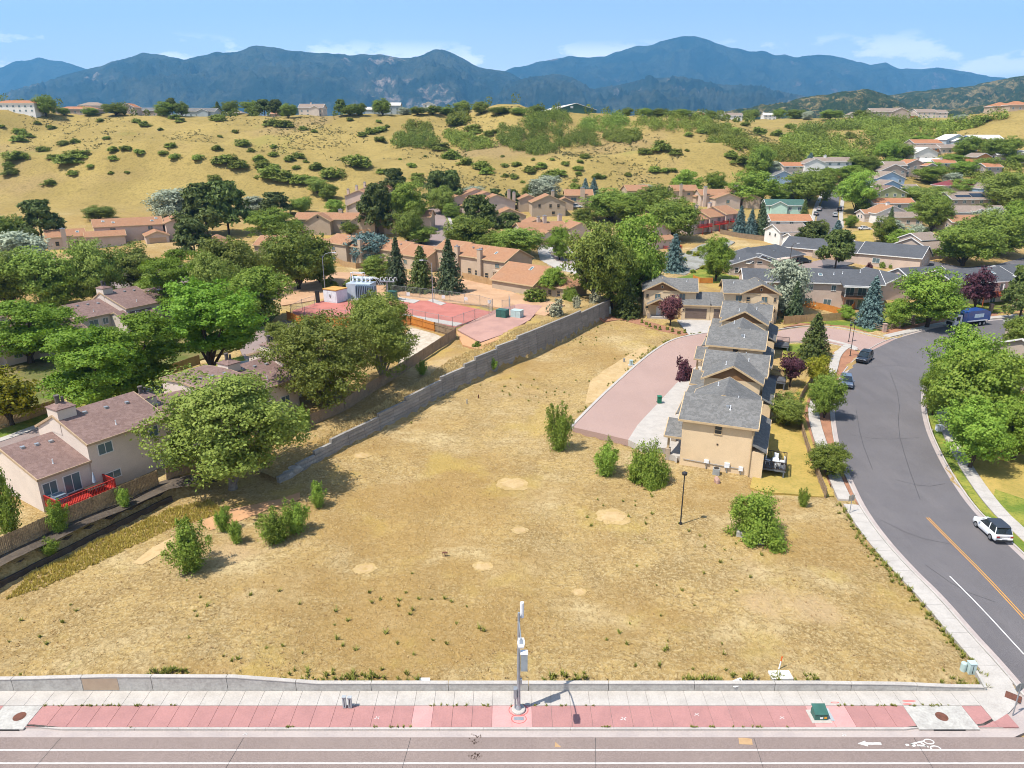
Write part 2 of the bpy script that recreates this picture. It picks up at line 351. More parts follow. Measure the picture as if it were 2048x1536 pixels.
def asphalt_mat(name, c, c2, warm):
    t = NT(name); v = t.pos()
    cc = t.mix(t.ramp(t.noise(v, 0.12, 5, 0.6), 0.36, 0.66), c, c2)
    cc = t.mix(t.math('MULTIPLY', t.ramp(t.noise(t.mapping(v, (0.9, 0.12, 1), (0, 0, R(-28))), 0.5, 3), 0.48, 0.65), 0.35), cc, warm)
    cc = t.mix(0.35, cc, t.mix(t.ramp(t.noise(v, 18, 2), 0.3, 0.7), mul(c2, 0.6), mul(c, 1.45)))
    crack = t.ramp(t.voro(t.mapping(v, (1, 1, 0.0)), 0.16, 'Distance'), 0.0, 0.01, 1, 0)
    t.set('Base Color', cc); t.b.inputs['Roughness'].default_value = 0.92; t.b.inputs['Specular IOR Level'].default_value = 0.15; t.bump(t.noise(v, 20, 3), 0.3, 0.02); return t.m
m_asphalt = asphalt_mat('grey asphalt', (0.135, 0.125, 0.127), (0.11, 0.102, 0.105), (0.17, 0.155, 0.152))
m_asphalt_near = asphalt_mat('warm asphalt', (0.23, 0.18, 0.158), (0.195, 0.15, 0.133), (0.255, 0.20, 0.175))
m_pink = asphalt_mat('pink asphalt', (0.355, 0.245, 0.208), (0.32, 0.22, 0.188), (0.385, 0.27, 0.23))
m_lot = asphalt_mat('old lot asphalt', (0.27, 0.205, 0.185), (0.21, 0.165, 0.15), (0.30, 0.235, 0.21))
def patchy(name, a, b, c, s1=0.25, s2=3.0, bump=0.6):
    t = NT(name); v = t.pos(); cc = t.mix(t.ramp(t.noise(v, s1, 5, 0.6), 0.4, 0.62), a, b); cc = t.mix(t.math('MULTIPLY', t.ramp(t.noise(v, s2, 4, 0.7), 0.45, 0.7), 0.6), cc, c)
    t.set('Base Color', cc); t.b.inputs['Roughness'].default_value = 1.0; t.b.inputs['Specular IOR Level'].default_value = 0.05; t.bump(t.noise(v, s2 * 2.2, 3), bump, 0.1); return t.m
m_lawn_dry = patchy('drying lawn', (0.40, 0.285, 0.085), (0.31, 0.235, 0.065), (0.21, 0.195, 0.048))
m_lawn = patchy('green lawn', (0.12, 0.17, 0.03), (0.26, 0.25, 0.05), (0.07, 0.11, 0.02), 0.3)
m_yard_shade = patchy('yard with painted shade', (0.11, 0.125, 0.035), (0.21, 0.17, 0.075), (0.07, 0.085, 0.025), 0.2)  # dry green-brown tone with the shade of the trees painted in
m_red_gravel = patchy('red gravel', (0.42, 0.155, 0.125), (0.36, 0.13, 0.105), (0.47, 0.22, 0.18), 0.3, 6.0, 0.3)
m_pink_gravel = patchy('pink gravel', (0.40, 0.235, 0.19), (0.34, 0.20, 0.165), (0.47, 0.30, 0.25), 0.3, 6.0, 0.3)
m_bark_mulch = patchy('red brown mulch', (0.33, 0.165, 0.10), (0.26, 0.13, 0.08), (0.40, 0.22, 0.14), 0.6, 6.0, 0.4)
m_dirt = patchy('tan dirt', (0.50, 0.315, 0.19), (0.42, 0.255, 0.15), (0.34, 0.22, 0.12), 0.15, 2.0, 0.4)
m_cobble = patchy('pale cobble', (0.52, 0.45, 0.36), (0.42, 0.35, 0.27), (0.30, 0.24, 0.18), 0.8, 4.0, 0.8)
m_bare = patchy('bare sandy patch', (0.47, 0.34, 0.18), (0.42, 0.295, 0.145), (0.37, 0.255, 0.11), 0.9, 3.0, 0.3)
m_bare2 = patchy('worn ground', (0.45, 0.325, 0.155), (0.40, 0.28, 0.12), (0.34, 0.235, 0.09), 0.9, 3.0, 0.5)
m_clay = patchy('orange clay', (0.50, 0.27, 0.14), (0.44, 0.25, 0.13), (0.40, 0.27, 0.14), 0.5, 3.0, 0.4)

# ---------------------------------------------------------------- draped sheets (roads, lawns, pads)
from mathutils.geometry import delaunay_2d_cdt
SHEETS = []                                                # world polygons under which the land sheet is lowered
def W2(pts, surf=None): return [at(x, y, 0, surf)[:2] for x, y in pts]
def densify(P, step, closed=True):
    out = []; n = len(P)
    for i in range(n if closed else n - 1):
        a, b = P[i], P[(i + 1) % n]; k = max(1, int(math.dist(a, b) / step))
        out += [(a[0] + (b[0] - a[0]) * j / k, a[1] + (b[1] - a[1]) * j / k) for j in range(k)]
    if not closed: out.append(tuple(P[-1]))
    return out
def smooth_line(P, it=2):
    P = [tuple(p[:2]) for p in P]
    for _ in range(it):
        Q = [P[0]]
        for a, b in zip(P[:-1], P[1:]): Q += [(a[0]*.75+b[0]*.25, a[1]*.75+b[1]*.25), (a[0]*.25+b[0]*.75, a[1]*.25+b[1]*.75)]
        P = Q + [P[-1]]
    return P
def inside(P, x, y):
    x = np.asarray(x); y = np.asarray(y); c = np.zeros(x.shape, bool); n = len(P)
    for i in range(n):
        (x0, y0), (x1, y1) = P[i], P[(i + 1) % n]
        if y0 == y1: continue
        m = ((y0 > y) != (y1 > y)) & (x < (x1 - x0) * (y - y0) / (y1 - y0) + x0); c ^= m
    return c
def drape(name, P, off, mat, step=2.0, skirt=0.4, lower=True, zf=None, parent=None):
    """a sheet laid over the land inside the world polygon P"""
    zf = zf or terr; P = [tuple(p[:2]) for p in P]; B = densify(P, step)
    xs = [p[0] for p in B]; ys = [p[1] for p in B]
    gx, gy = np.meshgrid(np.arange(min(xs), max(xs), step), np.arange(min(ys), max(ys), step)); gx = gx.ravel() + 0.013; gy = gy.ravel() + 0.017
    m = inside(P, gx, gy); pts = B + list(zip(gx[m].tolist(), gy[m].tolist()))
    v, e, f, *_ = delaunay_2d_cdt([Vector(p) for p in pts], [(i, (i + 1) % len(B)) for i in range(len(B))], [], 1, 1e-5)
    V = np.array([[p.x, p.y] for p in v]); z = zf(V[:, 0], V[:, 1]) + off
    verts = [(a[0], a[1], b) for a, b in zip(V, z)]; faces = []
    for t in f:
        n = (Vector(verts[t[1]]) - Vector(verts[t[0]])).cross(Vector(verts[t[2]]) - Vector(verts[t[0]]))
        faces.append(tuple(t) if n.z > 0 else tuple(reversed(t)))
    if skirt:
        cnt = {}
        for t in faces:
            for i in range(len(t)):
                a, b = t[i], t[(i + 1) % len(t)]; cnt[(a, b)] = 1
        for (a, b) in list(cnt):
            if (b, a) not in cnt:
                k = len(verts); verts += [(verts[a][0], verts[a][1], verts[a][2] - skirt), (verts[b][0], verts[b][1], verts[b][2] - skirt)]; faces.append((b, a, k, k + 1))
    me = bpy.data.meshes.new(name); me.from_pydata(verts, [], faces); me.update()
    if lower: SHEETS.append(P)
    o = link(name, me, mat, parent)
    if parent is None: struct(o)
    return o
def offset_line(L, d):
    """polyline shifted to its left by d"""
    out = []; n = len(L)
    for i in range(n):
        a, b = L[max(i - 1, 0)], L[min(i + 1, n - 1)]; ex, ey = b[0] - a[0], b[1] - a[1]; k = math.hypot(ex, ey) or 1
        out.append((L[i][0] - ey / k * d, L[i][1] + ex / k * d))
    return out
def strip(L, d0, d1): return offset_line(L, d0) + list(reversed(offset_line(L, d1)))
def kerb(name, L, w, h, mat, zf=None, base=0.0, parent=None, gap=3.0):
    """a raised kerb along polyline L, w wide to its left, h high, cast in lengths"""
    zf = zf or terr; L = densify([p[:2] for p in L], 1.0, closed=False); A = L; Bk = offset_line(L, w); mb = MB()
    za = zf(np.array([p[0] for p in A]), np.array([p[1] for p in A])) + base
    n = len(L)
    for i in range(n - 1):
        j = i + 1; g = 0.985 if (i + 1) % int(gap) == 0 else 1.0
        lerp = lambda p, q, t: (p[0] + (q[0] - p[0]) * t, p[1] + (q[1] - p[1]) * t)
        a0, b0, a1, b1 = A[i], Bk[i], lerp(A[i], A[j], g), lerp(Bk[i], Bk[j], g); z0, z1 = za[i], za[i] + (za[j] - za[i]) * g; k = len(mb.v)
        for (p, z) in ((a0, z0), (b0, z0), (b1, z1), (a1, z1)): mb.v.append((p[0], p[1], z - 0.3))
        for (p, z) in ((a0, z0), (b0, z0), (b1, z1), (a1, z1)): mb.v.append((p[0], p[1], z + h))
        mb.f += [(k+4,k+7,k+6,k+5),(k,k+4,k+5,k+1),(k+1,k+5,k+6,k+2),(k+2,k+6,k+7,k+3),(k+3,k+7,k+4,k)]
    o = mb.build(name, mat, parent)
    if parent is None: struct(o)
    return o

# --- the front street, its kerb and its paved strip (all run along X)
XA, XB = -75.0, 95.0
Y_G0, Y_K, Y_R, Y_S = 38.65, 39.25, 39.55, 41.45          # gutter edge, kerb face, red panels, pale panels
flat = lambda x, y: np.zeros(np.shape(x))
CORNER_X = 32.6
front_road = drape('front_street', [(XA, 8), (XB, 8), (XB, Y_G0), (XA, Y_G0)], 0.03, m_asphalt_near, 6.0, zf=flat)
def lay(name, P, z, mat, parent=None):
    """a thin flat marking or plate at height z"""
    return MB().prism([(x, y, z) for x, y in P], 0.006).build(name, mat, parent)
# kerb bulges at the two storm inlets
def kerb_line(x0, x1): return [(x0, Y_K)] + [(x, Y_K) for x in np.arange(math.ceil(x0), x1, 1.0)] + [(x1, Y_K)]
KL = [(XA, Y_K), (-40, Y_K + 0.25), (-33.6, Y_K + 0.25), (-31.4, Y_K - 0.0), (27.4, Y_K), (28.6, Y_K + 0.18), (32.0, Y_K + 0.18), (33.2, Y_K + 0.35), (35.0, Y_K + 1.2), (36.4, Y_K + 2.4), (37.5, Y_K + 4.0)]
gut = drape('gutter', [(XA, Y_G0), (-27, Y_G0), (-26, Y_G0), (34.6, Y_G0), (37.0, Y_G0 + 1.0), (38.3, Y_G0 + 3.4)] + list(reversed(KL)), 0.012, gutter_conc, 3.0, zf=flat)
kerb('kerb', KL, 0.18, 0.14, kerb_conc, zf=flat, gap=3)
# paved strip: one slab object per panel
pav = struct(MB().box(XA, 34.4, Y_K + 0.19, WALL_Y - 0.1, -0.05, 0.10).build('pavement', kerb_conc))
PW = 1.42
slab_pale = MB().box(0.012, PW - 0.012, Y_S + 0.02, WALL_Y - 0.02, 0.06, 0.14).mesh('panel')
slab_red = MB().box(0.012, PW - 0.012, Y_K + 0.2, Y_S - 0.01, 0.06, 0.14).mesh('panel')
slab_pink = slab_red.copy(); slab_pale.materials.append(concrete); slab_red.materials.append(red_conc); slab_pink.materials.append(pink_conc)
HOLES = [(-36.6, -34.2), (29.0, 31.8)]                     # concrete inlet tops replace the red panels there
for i in range(-28, 25):
    x = i * PW
    o = link('panel', slab_pale, None, pav); o.location.x = x
    if any(a - PW < x + 0.01 < b for a, b in HOLES): continue
    o = link('panel', slab_pink if i in (-1, 0, 15, 16, -5) else slab_red, None, pav); o.location.x = x
for a, b in HOLES:                                         # the inlet slabs between the cut panels
    lo, hi = math.floor((a - 0.001) / PW) * PW, math.ceil(b / PW) * PW
    s = MB().box(lo + 0.02, hi - 0.02, Y_K + 0.0, Y_S - 0.02, 0.05, 0.15).build('inlet_slab', concrete_wall, pav)
    MB().box((lo+hi)/2 - 1.1, (lo+hi)/2 + 1.1, Y_K - 0.03, Y_K + 0.02, 0.015, 0.115).build('inlet_mouth', metal_dark, s)
    cx = (lo + hi) / 2 + (0.4 if a < 0 else 0.1); MB().cyl(cx, Y_K + 1.15, 0.15, 0.162, 0.42, 20).build('manhole_cover', rust, s)

# low concrete wall holding the lot, cast in lengths
low_wall = thing('low_concrete_wall', 'long low grey concrete retaining wall between the sidewalk and the vacant lot', 'wall')
def wall_top(x): return float(np.interp(x, [-62, -37.2, -30, -20.7, -14.5, 22.7, 29, 32.5, 35.2], [0.95, 1.1, 1.33, 1.28, 0.72, 0.72, 0.62, 0.42, 0.36])) + 0.02
cuts = [-46, -37.2, -32, -26.8, -21.2, -16.1, -10.5, -4.75, 1.24, 7.2, 13.6, 19.6, 25.3, 30.2, 35.2]
m_wallpatch = M('tan patched concrete', (0.40, 0.30, 0.21), (0.36, 0.27, 0.19), 2, 0.9)
for a, b in zip(cuts[:-1], cuts[1:]):
    xs = [a + 0.02] + [x for x in (-37.2, -30, -20.7, -14.5, 22.7, 29, 32.5) if a + 0.1 < x < b - 0.1] + [b - 0.02]; mb = MB()
    top = [(x, wall_top(x)) for x in xs]; pts = [(xs[0], WALL_Y, 0.05), (xs[-1], WALL_Y, 0.05)] + [(x, WALL_Y, z) for x, z in reversed(top)]
    mb.prism(pts, (0, 0.26, 0)); seg = mb.build('wall_panel', concrete_wall, low_wall)
    if a == -32: MB().box(-32.4 + 0.45, -29.3, WALL_Y - 0.012, WALL_Y + 0.002, 0.2, 1.24).build('patch', m_wallpatch, seg)
    mb = MB()
    for k in range(len(top) - 1): mb.prism([(top[k][0], WALL_Y - 0.03, top[k][1]), (top[k+1][0], WALL_Y - 0.03, top[k+1][1]), (top[k+1][0], WALL_Y + 0.3, top[k+1][1]), (top[k][0], WALL_Y + 0.3, top[k][1])], 0.06)
    mb.build('coping', concrete, seg)
MB().prism([(35.2, WALL_Y, 0.05), (35.4, WALL_Y, 0.05), (35.85, WALL_Y + 1.9, 0.05), (35.65, WALL_Y + 1.9, 0.05)], 0.42).build('wall_return', concrete_wall, low_wall)

# front street paint
ln = struct(lay('edge_line', [(-46, 37.50), (35.4, 37.50), (35.4, 37.61), (-46, 37.61)], 0.034, road_white))
ln2 = struct(lay('lane_line', [(-46, 36.42), (39, 36.42), (39, 36.53), (-46, 36.53)], 0.034, road_white))
def marking(name, polys, cx, cy, zf=None, label=None):
    mb = MB()
    for P in polys: mb.prism([(cx + x, cy + y, 0.035) for x, y in P], 0.006)
    return struct(mb.build(name, road_white))
marking('arrow_marking', [[(-0.75, 0), (-0.15, 0.25), (-0.15, 0.09), (0.85, 0.09), (0.85, -0.09), (-0.15, -0.09), (-0.15, -0.25)]], 24.35, 38.1)
def ring(cx, cy, rx, ry, w, n=24):
    out = []
    for k in range(n):
        a, b = 2*math.pi*k/n, 2*math.pi*(k+1)/n
        out.append([(cx+rx*math.cos(a), cy+ry*math.sin(a)), (cx+rx*math.cos(b), cy+ry*math.sin(b)), (cx+(rx-w)*math.cos(b), cy+(ry-w)*math.sin(b)), (cx+(rx-w)*math.cos(a), cy+(ry-w)*math.sin(a))])
    return out
bx = ring(0.85, 0.27, 0.36, 0.24, 0.085) + ring(0.98, -0.30, 0.36, 0.24, 0.085)
bx += [[(-0.55, 0.10), (0.45, 0.35), (0.5, 0.26), (-0.5, -0.02)], [(-0.1, 0.02), (0.5, -0.05), (0.5, -0.16), (-0.15, -0.12)], [(0.15, 0.2), (0.3, 0.22), (0.62, -0.2), (0.5, -0.24)], [(-0.55, 0.1), (-0.25, 0.08), (-0.2, -0.1), (-0.45, -0.2)]]
bx += [[(-0.78 + 0.13*math.cos(2*math.pi*k/10), -0.02 + 0.10*math.sin(2*math.pi*k/10)) for k in range(10)]]
marking('bicycle_marking', bx, 27.7, 38.0)
m_patch = M('tan road patch', (0.42, 0.27, 0.14), (0.36, 0.23, 0.12), 3, 0.9)
struct(lay('road_patch', [(15.5, 38.05), (16.4, 38.0), (16.5, 38.5), (16.1, 38.6), (15.6, 38.6)], 0.034, m_patch))
struct(lay('road_patch', [(2.9, 37.8), (3.35, 37.8), (2.95, 38.25)], 0.034, m_patch))
m_mud = M('mud', (0.07, 0.045, 0.035), None, 3, 0.95)
mb = MB()
for k in range(60):
    x = rng.normal(-2.45, 0.22); y = rng.choice([38.75, 38.3, 37.2, 36.95]) + rng.normal(0, 0.12); r = abs(rng.normal(0.03, 0.02)) + 0.01
    mb.prism([(x + r*math.cos(a), y + r*math.sin(a), 0.0345) for a in (0, 1.2, 2.5, 3.7, 5)], 0.01)
o = mb.build('mud_splatter', m_mud); tag(o, 'dark mud crumbs spilled across the bike lane line', 'mud', kind='stuff')

# --- the curving road on the right
RLpx = [(2048,1373),(2002,1320),(1953,1268),(1888,1193),(1833,1141),(1774,1076),(1732,1017),(1710,971),(1693,936),(1680,896),(1671,845),(1669,810),(1678,777),(1692,747),(1716,720),(1740,703),(1767,687),(1800,675),(1859,659),(1898,651),(1967,643),(2048,636),(2160,626),(2300,617)]
RRpx = [(2200,1262),(2120,1190),(2048,1121),(1979,1056),(1937,1014),(1895,952),(1868,900),(1850,858),(1841,815),(1843,777),(1856,750),(1885,722),(1925,700),(1979,684),(2015,675),(2048,669),(2160,655),(2300,643)]
RL = smooth_line(W2(RLpx, zlow), 2); RR = smooth_line(W2(RRpx, zlow), 2)
RL = [(38.2, 41.0), (38.5, 42.4)] + RL[1:]; RR = [(62.5, 38.8), (59.5, 44)] + RR
right_road = drape('right_road', RL + list(reversed(RR)) + [(62, 38.64), (38.1, 38.64)], 0.045, m_asphalt, 2.5)
RLk = RL[1:]
drape('gutter', strip(RLk, 0.004, 0.5), 0.03, gutter_conc, 1.5, lower=False); kerb('kerb', offset_line(RLk, 0.5), 0.16, 0.15, kerb_conc)
RRk = RR[1:]
drape('gutter', strip(RRk, -0.5, -0.004), 0.03, gutter_conc, 1.5, lower=False); kerb('kerb', offset_line(RRk, -0.68), 0.17, 0.15, kerb_conc)
near_idx = next(i for i, p in enumerate(RL) if project((p[0], p[1], terr1(*p)))[1] < 1012)
def slabs(L, d0, d1, length, name, off=0.1):
    """a footpath of separate slabs following polyline L between two offsets"""
    L = densify(L, 0.25, closed=False); out = struct(drape(name, strip(L, d0 + 0.03, d1 - 0.03), off - 0.05, kerb_conc, 2.0))
    k = int(length / 0.25)
    for i in range(0, len(L) - k, k):
        seg = L[i:i + k + 1]; A = offset_line(L, d0)[i:i + k + 1]; B = offset_line(L, d1)[i:i + k + 1]
        (ax, ay), (bx_, by), (cx, cy), (dx, dy) = A[0], A[-1], B[-1], B[0]
        q = [(ax, ay), (bx_, by), (cx, cy), (dx, dy)]; c = (sum(p[0] for p in q) / 4, sum(p[1] for p in q) / 4)
        q = [(c[0] + (p[0] - c[0]) * 0.985, c[1] + (p[1] - c[1]) * 0.985) for p in q]
        z = terr(np.array([p[0] for p in q]), np.array([p[1] for p in q])) + off
        mb = MB().prism([(p[0], p[1], zz - 0.1) for p, zz in zip(q, z)], 0.1); mb.build('panel', concrete, out)
    return out
slabs(RL[2:near_idx + 1], 0.68, 2.3, 1.6, 'right_sidewalk')
# corner landing
drape('corner_pavement', [(35.42, WALL_Y), (35.87, WALL_Y + 1.9), (36.6, 45.4), (38.0, 44.4), (37.6, 42.8), (36.9, 41.7), (35.7, 40.8), (34.6, 40.2), (34.1, 39.95), (34.1, WALL_Y)], 0.145, concrete, 1.5, zf=lambda x, y: zlow(np.full(np.shape(x), 60.0), y))
# inner footpath away from the kerb, gravel strip between
SWpx = [(1690,1000),(1668,952),(1641,886),(1625,828),(1631,800),(1656,762),(1668,732),(1671,714),(1684,698),(1700,690)]
SW = smooth_line(W2(SWpx), 2); slabs(SW, -0.75, 0.75, 1.6, 'inner_sidewalk')
mid = [RL[i] for i in range(near_idx, len(RL)) if project((*RL[i], terr1(*RL[i])))[1] > 706]
drape('gravel_strip', offset_line(mid, 0.68) + list(reversed(offset_line(SW, -0.8)[2:-4])), 0.06, m_bark_mulch, 1.5)
drape('gravel_strip', strip(SW[4:-14], 0.8, 1.9), 0.04, m_bark_mulch, 1.5)
# right side: grass verge, footpath, lawn
RS = [p for p in RRk if project((*p, terr1(*p)))[1] > 780]
drape('verge_grass', strip(RS, -1.9, -0.86), 0.06, m_lawn, 1.5)
slabs(offset_line(RS, -2.75), -0.8, 0.8, 1.8, 'right_footpath')
drape('front_lawn', W2([(2130,1200),(2048,1095),(2000,1030),(1965,975),(1935,930),(1905,880),(1890,830),(1890,770),(2000,740),(2200,760),(2400,1000)]), 0.05, m_lawn_dry, 2.0)
drape('front_lawn', W2([(2110,1160),(2050,1075),(1985,1000),(1990,980),(2050,1000),(2160,1060)]), 0.09, m_lawn, 1.5, lower=False)
# road paint
def line_on(name, pxs, w, mat, off=0.052):
    L = smooth_line(W2(pxs, zlow), 1); return drape(name, strip(L, -w / 2, w / 2), off, mat, 1.0, skirt=0, lower=False)
yl = smooth_line(W2([(1855,1036),(1900,1082),(1968,1150),(2048,1236),(2110,1305)], zlow), 1)
drape('centre_line', strip(yl, 0.07, 0.17), 0.056, road_yellow, 1.0, 0, False); drape('centre_line', strip(yl, -0.17, -0.07), 0.056, road_yellow, 1.0, 0, False)
m_seal = M('crack sealant', (0.05, 0.048, 0.05), None, 3, 0.6)
for q in [[(1760,1040),(1830,1075),(1905,1090)],[(1700,870),(1760,880),(1838,876)],[(1790,960),(1850,975),(1890,968)],[(1850,1130),(1920,1180),(1990,1205)],[(1780,745),(1800,800),(1795,860),(1815,930),(1840,1000)],[(1740,735),(1790,730),(1840,738)],[(1712,820),(1722,880),(1745,940)]]: line_on('crack_seal', q, 0.05, m_seal, 0.055)
for x in (-31.5, -19, -7.4, 5.2, 16.3, 27.5): struct(lay('road_crack', [(x, 34), (x + 0.03, 34), (x + 0.12 + 0.2 * (x % 3), 38.6), (x + 0.09 + 0.2 * (x % 3), 38.6)], 0.0345, m_seal))
line_on('lane_line', [(1899,1153),(1960,1214),(2048,1310)], 0.12, road_white, 0.056)

# --- pink private street and its concrete
PL = smooth_line(W2([(1145,862),(1221,780),(1282,723),(1327,690),(1357,676),(1403,668),(1440,664)]), 2)
PS_Z = lambda x, y: terr(x, y) + 0.55 * (1 - sstep(88, 120, np.asarray(y)))
PR = [at(*p)[:2] for p in [(1256,888),(1275,858),(1313,815),(1352,770),(1390,735),(1440,700),(1480,690)]]
drape('pink_street', PL + W2([(1480,664),(1500,690)]) + list(reversed(PR[:-1])), 0.05, m_pink, 2.0, skirt=0.9, zf=PS_Z)
kerb('kerb', PL, 0.42, 0.13, concrete, zf=PS_Z)
drape('driveway', PR[:5] + [(36.3, 120.0), (32.2, 110.5), (30.2, 106.0), (20.4, 80.2)] + W2([(1330,905),(1290,905)]), 0.09, concrete, 2.0, skirt=0.9, zf=PS_Z)
drape('driveway', W2([(1354,640),(1462,640),(1452,655),(1440,664),(1403,668),(1378,671)]), 0.08, concrete, 2.0)
drape('pink_street', W2([(1540,668),(1567,660),(1608,655),(1653,655),(1694,661),(1733,671),(1772,680),(1790,679),(1738,704),(1716,722),(1720,700),(1690,692),(1655,684),(1600,682),(1540,686)]), 0.05, m_pink, 2.0)
kerb('kerb', smooth_line(W2([(1540,664),(1567,658),(1608,653),(1653,653),(1694,659),(1733,669),(1768,677)]), 1), 0.3, 0.14, concrete)
kerb('kerb', smooth_line(W2([(1690,694),(1655,686),(1600,684),(1540,687)]), 1), 0.3, 0.14, concrete)
slabs(smooth_line(W2([(1655,680),(1690,688),(1715,697),(1700,700)]), 1), -0.6, 0.6, 1.6, 'corner_footpath')
# yards beside the townhouses
drape('side_lawn', W2([(1500,975),(1512,930),(1540,850),(1600,775),(1645,722),(1660,720),(1640,770),(1615,800),(1608,830),(1625,885),(1650,950),(1668,992),(1645,994),(1615,992),(1580,988),(1545,986),(1520,982)]), 0.05, m_lawn_dry, 2.0)
drape('side_lawn', W2([(1565,690),(1600,687),(1640,690),(1660,700),(1630,718),(1600,745),(1570,760)]), 0.05, m_lawn, 2.0)
drape('mulch_bed', W2([(1640,700),(1670,692),(1688,702),(1665,716),(1640,716)]), 0.09, m_bark_mulch, 1.5, lower=False)
drape('mulch_bed', W2([(1240,628),(1285,640),(1320,650),(1384,668),(1365,672),(1320,662),(1280,650),(1245,640)]), 0.06, m_bark_mulch, 1.5, lower=False)
drape('mulch_bed', W2([(1195,632),(1230,628),(1280,626),(1278,642),(1236,640)]), 0.05, m_bark_mulch, 1.5, lower=False)
# yards across the street
drape('back_lawn', W2([(1560,640),(1600,632),(1690,628),(1800,620),(1900,610),(2048,600),(2160,590),(2160,610),(2048,622),(1900,634),(1800,652),(1740,664),(1690,652),(1600,646)]), 0.05, m_lawn, 2.5)
drape('gravel_strip', W2([(1567,655),(1608,650),(1653,649),(1694,655),(1760,672),(1800,668),(1900,644),(2048,629),(2160,619),(2160,612),(2048,621),(1900,635),(1800,656),(1740,666),(1690,652),(1600,647)]), 0.09, m_bark_mulch, 2.0, lower=False)
slabs(smooth_line(W2([(1778,675),(1830,663),(1890,649),(1960,640),(2048,632)]), 1), -0.1, 1.5, 1.8, 'far_footpath', 0.13)

drape('garden_terrace', W2([(1340,545),(1365,510),(1400,490),(1450,478),(1470,484),(1440,505),(1410,530),(1370,550)]), 0.06, patchy('garden gravel', (0.30, 0.29, 0.27), (0.22, 0.21, 0.19), (0.16, 0.19, 0.06), 0.25, 2.0), 2.0)
drape('back_lawn', W2([(1330,560),(1372,552),(1412,532),(1450,548),(1490,556),(1488,566),(1440,566),(1380,566)]), 0.06, m_lawn, 2.0)
# --- roads of the neighbourhood behind
drape('court_drive', W2([(1590,532),(1640,520),(1690,530),(1730,548),(1790,558),(1850,560),(1880,550),(1890,565),(1830,580),(1750,570),(1690,552),(1640,546)]), 0.05, m_lot, 2.5)
drape('side_street', W2([(1650,545),(1638,500),(1630,470),(1634,430),(1648,395),(1664,372),(1690,365),(1680,385),(1676,420),(1676,455),(1690,475),(1740,500),(1790,512),(1850,520),(1930,535),(1990,530),(2048,515),(2160,490),(2160,530),(2048,545),(1990,556),(1900,552),(1800,535),(1720,522)]), 0.06, m_asphalt, 3.0)
slabs(smooth_line(W2([(1690,470),(1712,486),(1740,498),(1762,506)]), 1), -0.7, 0.7, 2.0, 'bend_footpath')
slabs(smooth_line(W2([(1622,470),(1626,430),(1638,398),(1655,374)]), 1), -0.8, 0.8, 2.4, 'street_footpath')
slabs(smooth_line(W2([(1683,455),(1682,420),(1687,390),(1693,372)]), 1), -0.8, 0.8, 2.4, 'street_footpath')
drape('corner_lawn', W2([(1708,462),(1745,460),(1748,490),(1735,492),(1700,472)]), 0.07, m_lawn_dry, 2.0)
drape('complex_road', W2([(795,495),(830,462),(850,425),(862,415),(880,415),(895,440),(900,470),(880,500),(830,505)]), 0.06, m_lot, 2.5)
kerb('kerb', smooth_line(W2([(866,414),(884,416),(898,440),(905,470)]), 1), 1.2, 0.12, concrete)
drape('complex_lawn', W2([(888,428),(930,425),(945,440),(930,455),(895,452)]), 0.06, m_lawn, 2.0)
drape('complex_drive', W2([(1075,500),(1085,480),(1120,478),(1165,520),(1160,550),(1120,540),(1080,520)]), 0.06, concrete, 2.0)
drape('complex_road', W2([(1098,505),(1130,500),(1150,520),(1140,530),(1110,520)]), 0.09, m_lot, 2.0, lower=False)
# left complex: car court and lane behind the brown-roofed row
drape('car_court', W2([(480,700),(520,655),(570,640),(612,650),(640,668),(600,720),(545,745),(500,740)]), 0.05, m_lot, 2.0)
LANE = smooth_line(W2([(-60,905),(0,885),(100,848),(200,815),(300,783),(370,758),(440,738),(500,725)]), 1)
drape('lane', strip(LANE, -3.2, 0.0), 0.05, m_lot, 2.0); kerb('kerb', LANE, 1.3, 0.12, concrete)
drape('lane_lawn', strip(LANE, 1.35, 4.2), 0.05, m_lawn, 2.0)
drape('complex_lawn', W2([(0,690),(120,660),(300,610),(420,560),(560,620),(500,690),(330,740),(0,830)]), 0.04, m_yard_shade, 3.0)
drape('complex_yard', W2([(120,560),(160,520),(300,540),(420,520),(560,540),(555,600),(420,600),(250,600)]), 0.04, m_lot, 3.0)
# dirt and gravel round the substation
drape('dirt_slope', W2([(555,575),(640,545),(740,545),(950,560),(1040,590),(1130,610),(1090,632),(980,612),(800,600),(650,598),(560,612)]), 0.05, m_dirt, 2.0)
drape('red_gravel_pad', W2([(585,622),(660,598),(760,600),(880,603),(985,625),(912,655),(800,640),(640,640),(585,640)]), 0.10, m_red_gravel, 2.0)
drape('pink_gravel', W2([(985,622),(1040,608),(1085,612),(1060,640),(1010,668),(960,685),(915,660),(950,640)]), 0.08, m_pink_gravel, 2.0)
drape('dirt_slope', W2([(912,662),(960,687),(1000,672),(1000,685),(960,700),(925,690)]), 0.06, m_clay, 2.0)
